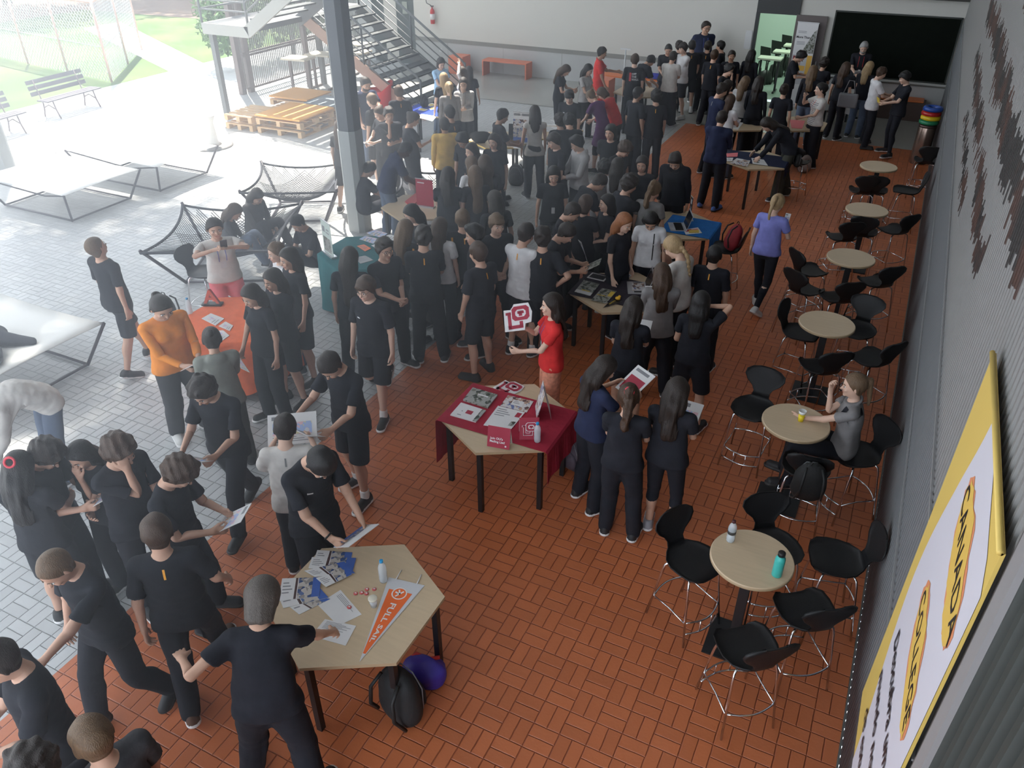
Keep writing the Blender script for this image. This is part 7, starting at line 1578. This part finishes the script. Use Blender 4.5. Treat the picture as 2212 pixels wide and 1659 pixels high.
 ((-8.9, 15.97), 19.100000000000023, 1.54, 'f', 'tee', 'black', 'straight', 'black', 'long', 'dark', 'b', 'stand', 1, 'person with long dark hair behind the one in white sleeves', {}),
 ((-8.19, 14.46), 209.5, 1.66, 'f', 'sweat', 'lightgrey', 'straight', 'black', 'long', 'dark', 'a', 'mouth', 1, 'person with dark hair in a pale cardigan, hand over the mouth', {}),
 ((-7.08, 16.76), 277.5, 1.64, 'f', 'tee', 'black', 'straight', 'black', 'long', 'brown', 'b', 'read', 1, 'person with straight brown hair and navy sleeves looking at a phone near the orange cube', {'e': ('strap',), 'hold': ('phone', '', 0.07, 0.14, 'phone held by the student with straight brown hair at the back', 'black')}),
 ((-6.53, 16.94), 255.9, 1.64, 'f', 'tee', 'lightgrey', 'straight', 'black', 'long', 'black', 'b', 'hold', 1, 'person with black hair and grey shirt holding a folder beside the man in red', {'hold': ('tablet', '', 0.24, 0.3, 'pale grey folder hugged by the student in the grey shirt', 'white')}),
 ((-6.7, 18.23), 295.1, 1.76, 'm', 'polo', 'red', 'straight', 'red', 'short', 'black', 'c', 'gesture', 1, 'man in a red polo shirt gesturing by the back wall', {}),
 ((-5.77, 17.95), 7.800000000000011, 1.72, 'm', 'tee', 'black', 'straight', 'black', 'short', 'brown', 'a', 'stand', 1, 'person with a printed slogan on the back of a black T-shirt', {'e': ('backprint',)}),
 ((-5.84, 18.46), 326.7, 1.7, 'm', 'tee', 'black', 'straight', 'black', 'fringe', 'black', 'b', 'leanlight', 1, 'person with black hair bending over the far beech table', {}),
 ((-5.53, 19.73), 195.7, 1.7, 'm', 'tee', 'black', 'straight', 'black', 'buzz', 'black', 'b', 'hold', 1, 'person with a crew cut facing us behind the far beech table', {}),
 ((-5.43, 20.32), 35.0, 1.66, 'm', 'tee', 'black', 'straight', 'black', 'messy', 'dark', 'b', 'stand', 1, 'person with dark hair partly hidden behind the white T-shirt at the back', {}),
 ((-5.15, 19.72), 139.7, 1.74, 'm', 'tee', 'white', 'shorts', 'black', 'fringe', 'dark', 'a', 'cross', 1, 'person in a white T-shirt looking down with crossed arms at the back', {'shoe': 'white'}),
 ((-5.18, 18.86), 0.30000000000001137, 1.68, 'm', 'tee', 'cream', 'wide', 'black', 'short', 'dark', 'b', 'hold', 1, 'person in a beige T-shirt and wide black trousers, back to us', {}),
 ((-5.11, 20.3), 24.1, 1.7, 'm', 'tee', 'black', 'shorts', 'black', 'short', 'black', 'b', 'stand', 1, 'person with orange collar tag and shorts beneath the tall man', {'e': ('tag', 'socks'), 'shoe': 'white'}),
 ((-4.78, 20.51), 3.1000000000000227, 1.68, 'm', 'tee', 'black', 'straight', 'black', 'short', 'dark', 'b', 'stand', 1, 'person with orange collar tag just right of the tall man', {'e': ('tag',)}),
 ((-5.18, 21.71), 213.4, 1.94, 'm', 'polo', 'navy', 'straight', 'black', 'short', 'dark', 'b', 'back', 1, 'tall man in glasses and navy polo shirt standing against the back wall', {'e': ('badge', 'glasses'), 'fat': 1.15}),
 ((-4.46, 20.55), 87.3, 1.7, 'm', 'tee', 'black', 'straight', 'black', 'short', 'black', 'b', 'stand', 1, 'person with neat black hair turned away left, near the white notice', {}),
 ((-4.34, 19.34), 347.6, 1.7, 'm', 'tee', 'black', 'straight', 'black', 'short', 'brown', 'b', 'stand', 1, 'person with brown hair and orange tag in the middle of the far group', {'e': ('tag',)}),
 ((-4.06, 19.93), 201.5, 1.62, 'm', 'tee', 'black', 'straight', 'black', 'short', 'dark', 'c', 'stand', 1, 'person smiling at the camera near the classroom door', {}),
 ((-3.77, 18.17), 251.6, 1.66, 'm', 'tee', 'black', 'straight', 'black', 'messy', 'black', 'a', 'chin', 1, 'person with black hair and raised hand below the smiling boy', {}),
 ((-3.66, 20.2), 350.2, 1.62, 'f', 'longtee', 'black', 'straight', 'black', 'longwavy', 'black', 'c', 'stand', 1, 'person with long dark hair and long sleeves in front of the classroom door', {}),
 ((-3.34, 15.69), 311.8, 1.78, 'm', 'tee', 'navy', 'straight', 'black', 'short', 'dark', 'b', 'hold', 1, 'tall person in a navy T-shirt with a short collar stripe, back to us', {'e': ('greytag',), 'sole': 'white'}),
 ((-3.4, 16.64), 331.5, 1.64, 'f', 'tee', 'black', 'straight', 'black', 'long', 'dark', 'b', 'stand', 1, 'person with dark hair next to the tall navy T-shirt', {}),
 ((-3.11, 15.63), 341.2, 1.6, 'f', 'tee', 'white', 'straight', 'jeans', 'long', 'brown', 'a', 'hold', 1, 'person in a white shirt with long brown hair bent over the magazines', {'hold': ('phone', '', 0.07, 0.14, 'phone held over the magazines', 'white')}),
 ((-3.17, 17.15), 345.4, 1.64, 'f', 'tee', 'lightgrey', 'straight', 'black', 'long', 'light', 'b', 'hold', 1, 'person with long light brown hair and grey shirt before the doorway', {}),
 ((-2.86, 17.05), 354.5, 1.68, 'f', 'longtee', 'black', 'wide', 'black', 'longwavy', 'dark', 'b', 'stand', 1, 'person with thick long curls and wide black trousers, back to us', {}),
 ((-2.3, 16.71), 352.8, 1.66, 'f', 'dress', 'black', 'straight', 'black', 'bun', 'dark', 'b', 'stand', 1, 'woman in a long black dress with a low bun, back to us', {}),
 ((-2.71, 20.34), 272.2, 1.7, 'm', 'tee', 'black', 'straight', 'black', 'messy', 'black', 'b', 'read', 1, 'person with black hair reading in front of the roll-up banner', {'hold': ('sheetR', '', 0.2, 0.26, 'grey leaflet in front of the roll-up banner', 'grey')}),
 ((-1.99, 19.82), 350.7, 1.64, 'f', 'tee', 'black', 'straight', 'black', 'curly', 'dark', 'b', 'hold', 1, 'person with short curly dark hair left of the long board', {}),
 ((-2.06, 18.73), 356.3, 1.66, 'f', 'longtee', 'black', 'straight', 'jeans', 'longwavy', 'light', 'b', 'stand', 1, 'person with very long wavy light brown hair, back to us near the board', {}),
 ((-1.66, 17.19), 115.5, 1.64, 'f', 'tee', 'cream', 'straight', 'black', 'short', 'black', 'a', 'phoneup', 1, 'woman in a striped top raising one hand and holding a phone', {'e': ('stripes', 'redlanyard'), 'fat': 1.15, 'hold': ('phone', '', 0.07, 0.14, 'phone held by the person in the striped top', 'black')}),
 ((-1.48, 19.42), 339.3, 1.66, 'f', 'tee', 'black', 'straight', 'black', 'longwavy', 'brown', 'b', 'stand', 1, 'person with long brown hair and a grey tote bag on the shoulder', {'tote': True, 'sole': 'white'}),
 ((-1.05, 19.85), 348.0, 1.64, 'f', 'tee', 'black', 'straight', 'jeans', 'long', 'blond', 'a', 'hold', 1, 'person with straight blond hair and jeans facing the board', {}),
 ((-1.34, 21.59), 188.5, 1.78, 'm', 'polo', 'black', 'straight', 'black', 'short', 'grey', 'a', 'hold', 1, 'man with a grey beard and red lanyard in front of the long board', {'e': ('redlanyard', 'badgecard'), 'beard': True, 'hold': ('tablet', '', 0.21, 0.28, 'white sheet held by the man with the red lanyard', 'white')}),
 ((-0.76, 19.15), 292.2, 1.68, 'm', 'tee', 'white', 'straight', 'black', 'short', 'brown', 'a', 'holdrel', 1, 'person in a white T-shirt comparing magazines by the waste bin', {'e': ('greytag',), 'hold': ('tablet', '', 0.3, 0.24, 'open magazine held by the student in white near the bin', 'people')}),
 ((-0.23, 18.74), 115.8, 1.72, 'm', 'tee', 'black', 'skinny', 'black', 'fringe', 'black', 'a', 'holdrel', 1, 'person with black hair in tight trousers holding a yellow leaflet', {'hold': ('sheetR', '', 0.14, 0.12, 'bright yellow leaflet held by the black-haired student near the bin', 'yellow')}),
 ((-8.51, 7.91), 306.3, 1.64, 'f', 'longtee', 'darkgrey', 'straight', 'jeans', 'long', 'brown', 'b', 'sitnet', 1, 'person with long brown hair sitting sideways in the net hammock, nearest us', {'z0': 0.0}),
 ((-8.69, 8.65), 269.5, 1.64, 'f', 'hoodie', 'darkgrey', 'straight', 'black', 'long', 'dark', 'b', 'sitnet', 1, 'person with dark hair and hood sitting at the back of the net hammock', {'z0': 0.0}),
 ((-7.21, 8.18), 162.2, 1.66, 'm', 'tee', 'black', 'straight', 'black', 'short', 'black', 'b', 'sitnet', 1, 'person lying back in the net hammock, facing left', {'z0': 0.0}),
]
# ------------------------------------------------------------------ the crowd and what they hold
HELD = dict(white=('white', [(.08, .08, .5, .2, 'ink'), (.1, .3, .9, .7, 'pastel')]+lines(.1, .9, .75, .95, 3)), bro=('white', [(.0, .5, 1, .8, 'beach'), (0, .8, 1, 1, 'blue')]), tri=('white', [(.1, .35, .9, .9, 'crimson'), (.1, .08, .8, .18, 'ink')]),
    black=('black', []), campus=('campus', []), people=('people', [(.05, .05, .45, .3, 'white')]), grey=('grey', []), yellow=('yellow', []))
def held(hands, opts, yaw):
    kind, _, w_, h_, label, style = opts; base, items = HELD[style]
    L, R_ = hands['L'][0], hands['R'][0]; a = math.radians(yaw); rt_ = Vector((math.cos(a), math.sin(a), 0)); fd = Vector((-math.sin(a), math.cos(a), 0))
    if kind == 'tablet': c = Vector((L+R_)/2)+fd*.05+Vector((0, 0, .045)); tilt = math.radians(32)
    elif kind == 'phone': c = Vector(R_)+fd*.02+Vector((0, 0, .05)); tilt = math.radians(60)
    else:
        c = Vector(L if kind == 'sheetL' else R_)+fd*.04+Vector((0, 0, -.06)); tilt = math.radians(70)
        if kind == 'sheetR' and style in ('yellow', 'grey'): c += Vector((0, 0, .12))
    th = .009 if kind == 'phone' else .004
    mats = [FLAT.get(base) or PHOTO[base]]; m = MB(); m.box((0, 0, 0), (w_, h_, th))
    for k, (u0, v0, u1, v1, mt) in enumerate(items):
        q = FLAT.get(mt) or PHOTO[mt]
        if q not in mats: mats.append(q)
        x0, x1 = (-.5+u0)*w_, (-.5+u1)*w_; y1, y0 = (.5-v0)*h_, (.5-v1)*h_
        for sg in (1, -1): m.add([(x0, y0, sg*(th/2+.0005+.0002*k)), (x1, y0, sg*(th/2+.0005+.0002*k)), (x1, y1, sg*(th/2+.0005+.0002*k)), (x0, y1, sg*(th/2+.0005+.0002*k))], [(0, 1, 2, 3)[::sg]], mats.index(q))
    nm_ = 'phone' if kind == 'phone' else 'brochure'
    o = m.build(nm_, mats); X = rt_; Y = (fd*math.cos(tilt)+Vector((0, 0, 1))*math.sin(tilt)); Zv = X.cross(Y)
    o.matrix_world = Matrix(((X.x, Y.x, Zv.x, c.x), (X.y, Y.y, Zv.y, c.y), (X.z, Y.z, Zv.z, c.z), (0, 0, 0, 1)))
    tag(o, label, 'phone' if kind == 'phone' else 'brochure')
rs = random.Random(11)
for i, (loc, yaw, h, sex, top, tc, bot, bc, hair, hc, sk, pose, lod, label, opt) in enumerate(CROWD):
    P = dict(POSES[pose])
    for s_, key in ((-1, 'L'), (1, 'R')):
        if 'leg'+key not in P: P['leg'+key] = (s_*rs.uniform(.10, .17), rs.uniform(-.08, .06), .085)
        if 'arm'+key not in P: P['arm'+key] = (s_*rs.uniform(.20, .25), rs.uniform(-.02, .12), rs.uniform(.80, .85))
        P['ty'+key] = -s_*rs.uniform(2, 18)
    P['hy'] = P.get('hy', 0)+rs.uniform(-8, 8); P['twist'] = rs.uniform(-5, 5)
    ex = opt.get('e', ())
    root, hands = person((*loc, 0), yaw, h, sex, top, tc, bot, bc, hair, hc, sk, P, lod, label, shoe=opt.get('shoe', 'black'), sole=opt.get('sole', 'white' if i % 3 else 'dark'), extra=ex, fat=opt.get('fat', 1.0), beard=opt.get('beard', False))
    if opt.get('hold'): held(hands, opt['hold'], yaw)
    if label.startswith('woman in a red shirt'):
        m = MB(); m.prism([(x*.30, y*.30) for x, y in back_], -.004, .004); ou_mark(m, (0, 0, .004), (1, 0, 0), (0, 1, 0), .27, .0008)
        k = len(m.V); a = math.radians(yaw); c = Vector(hands['R'][0])+Vector((0, 0, .10)); o = m.build('letter_sign', [mat('board_white', (.70, .68, .68), .5), FLAT['crimson']])
        X = Vector((.92, .30, .25)).normalized(); Zv = Vector((.15, -.75, .65)); Zv = (Zv-X*Zv.dot(X)).normalized(); Y = Zv.cross(X)
        o.matrix_world = Matrix(((X.x, Y.x, Zv.x, c.x), (X.y, Y.y, Zv.y, c.y), (X.z, Y.z, Zv.z, c.z), (0, 0, 0, 1))); tag(o, 'crimson cut-out OU letter sign held up by the person in the red shirt', 'sign')
    if opt.get('tote'):
        a = math.radians(yaw); e = empty('tote_bag', (loc[0]+.24*math.cos(a)-.02, loc[1]+.24*math.sin(a)-.1, 0), a+.3, 'grey tote bag hanging from the shoulder of the brown-haired student at the board', 'bag')
        tm = mat('tote_grey', (.16, .16, .17), .7); MB().box((0, 0, .92), (.40, .10, .30)).build('bag_body', tm, e, bevel=.03); MB().tube([(-.12, 0, 1.06), (-.05, 0, 1.33), (.05, 0, 1.33), (.12, 0, 1.06)], .012, 6).build('strap', tm, e)
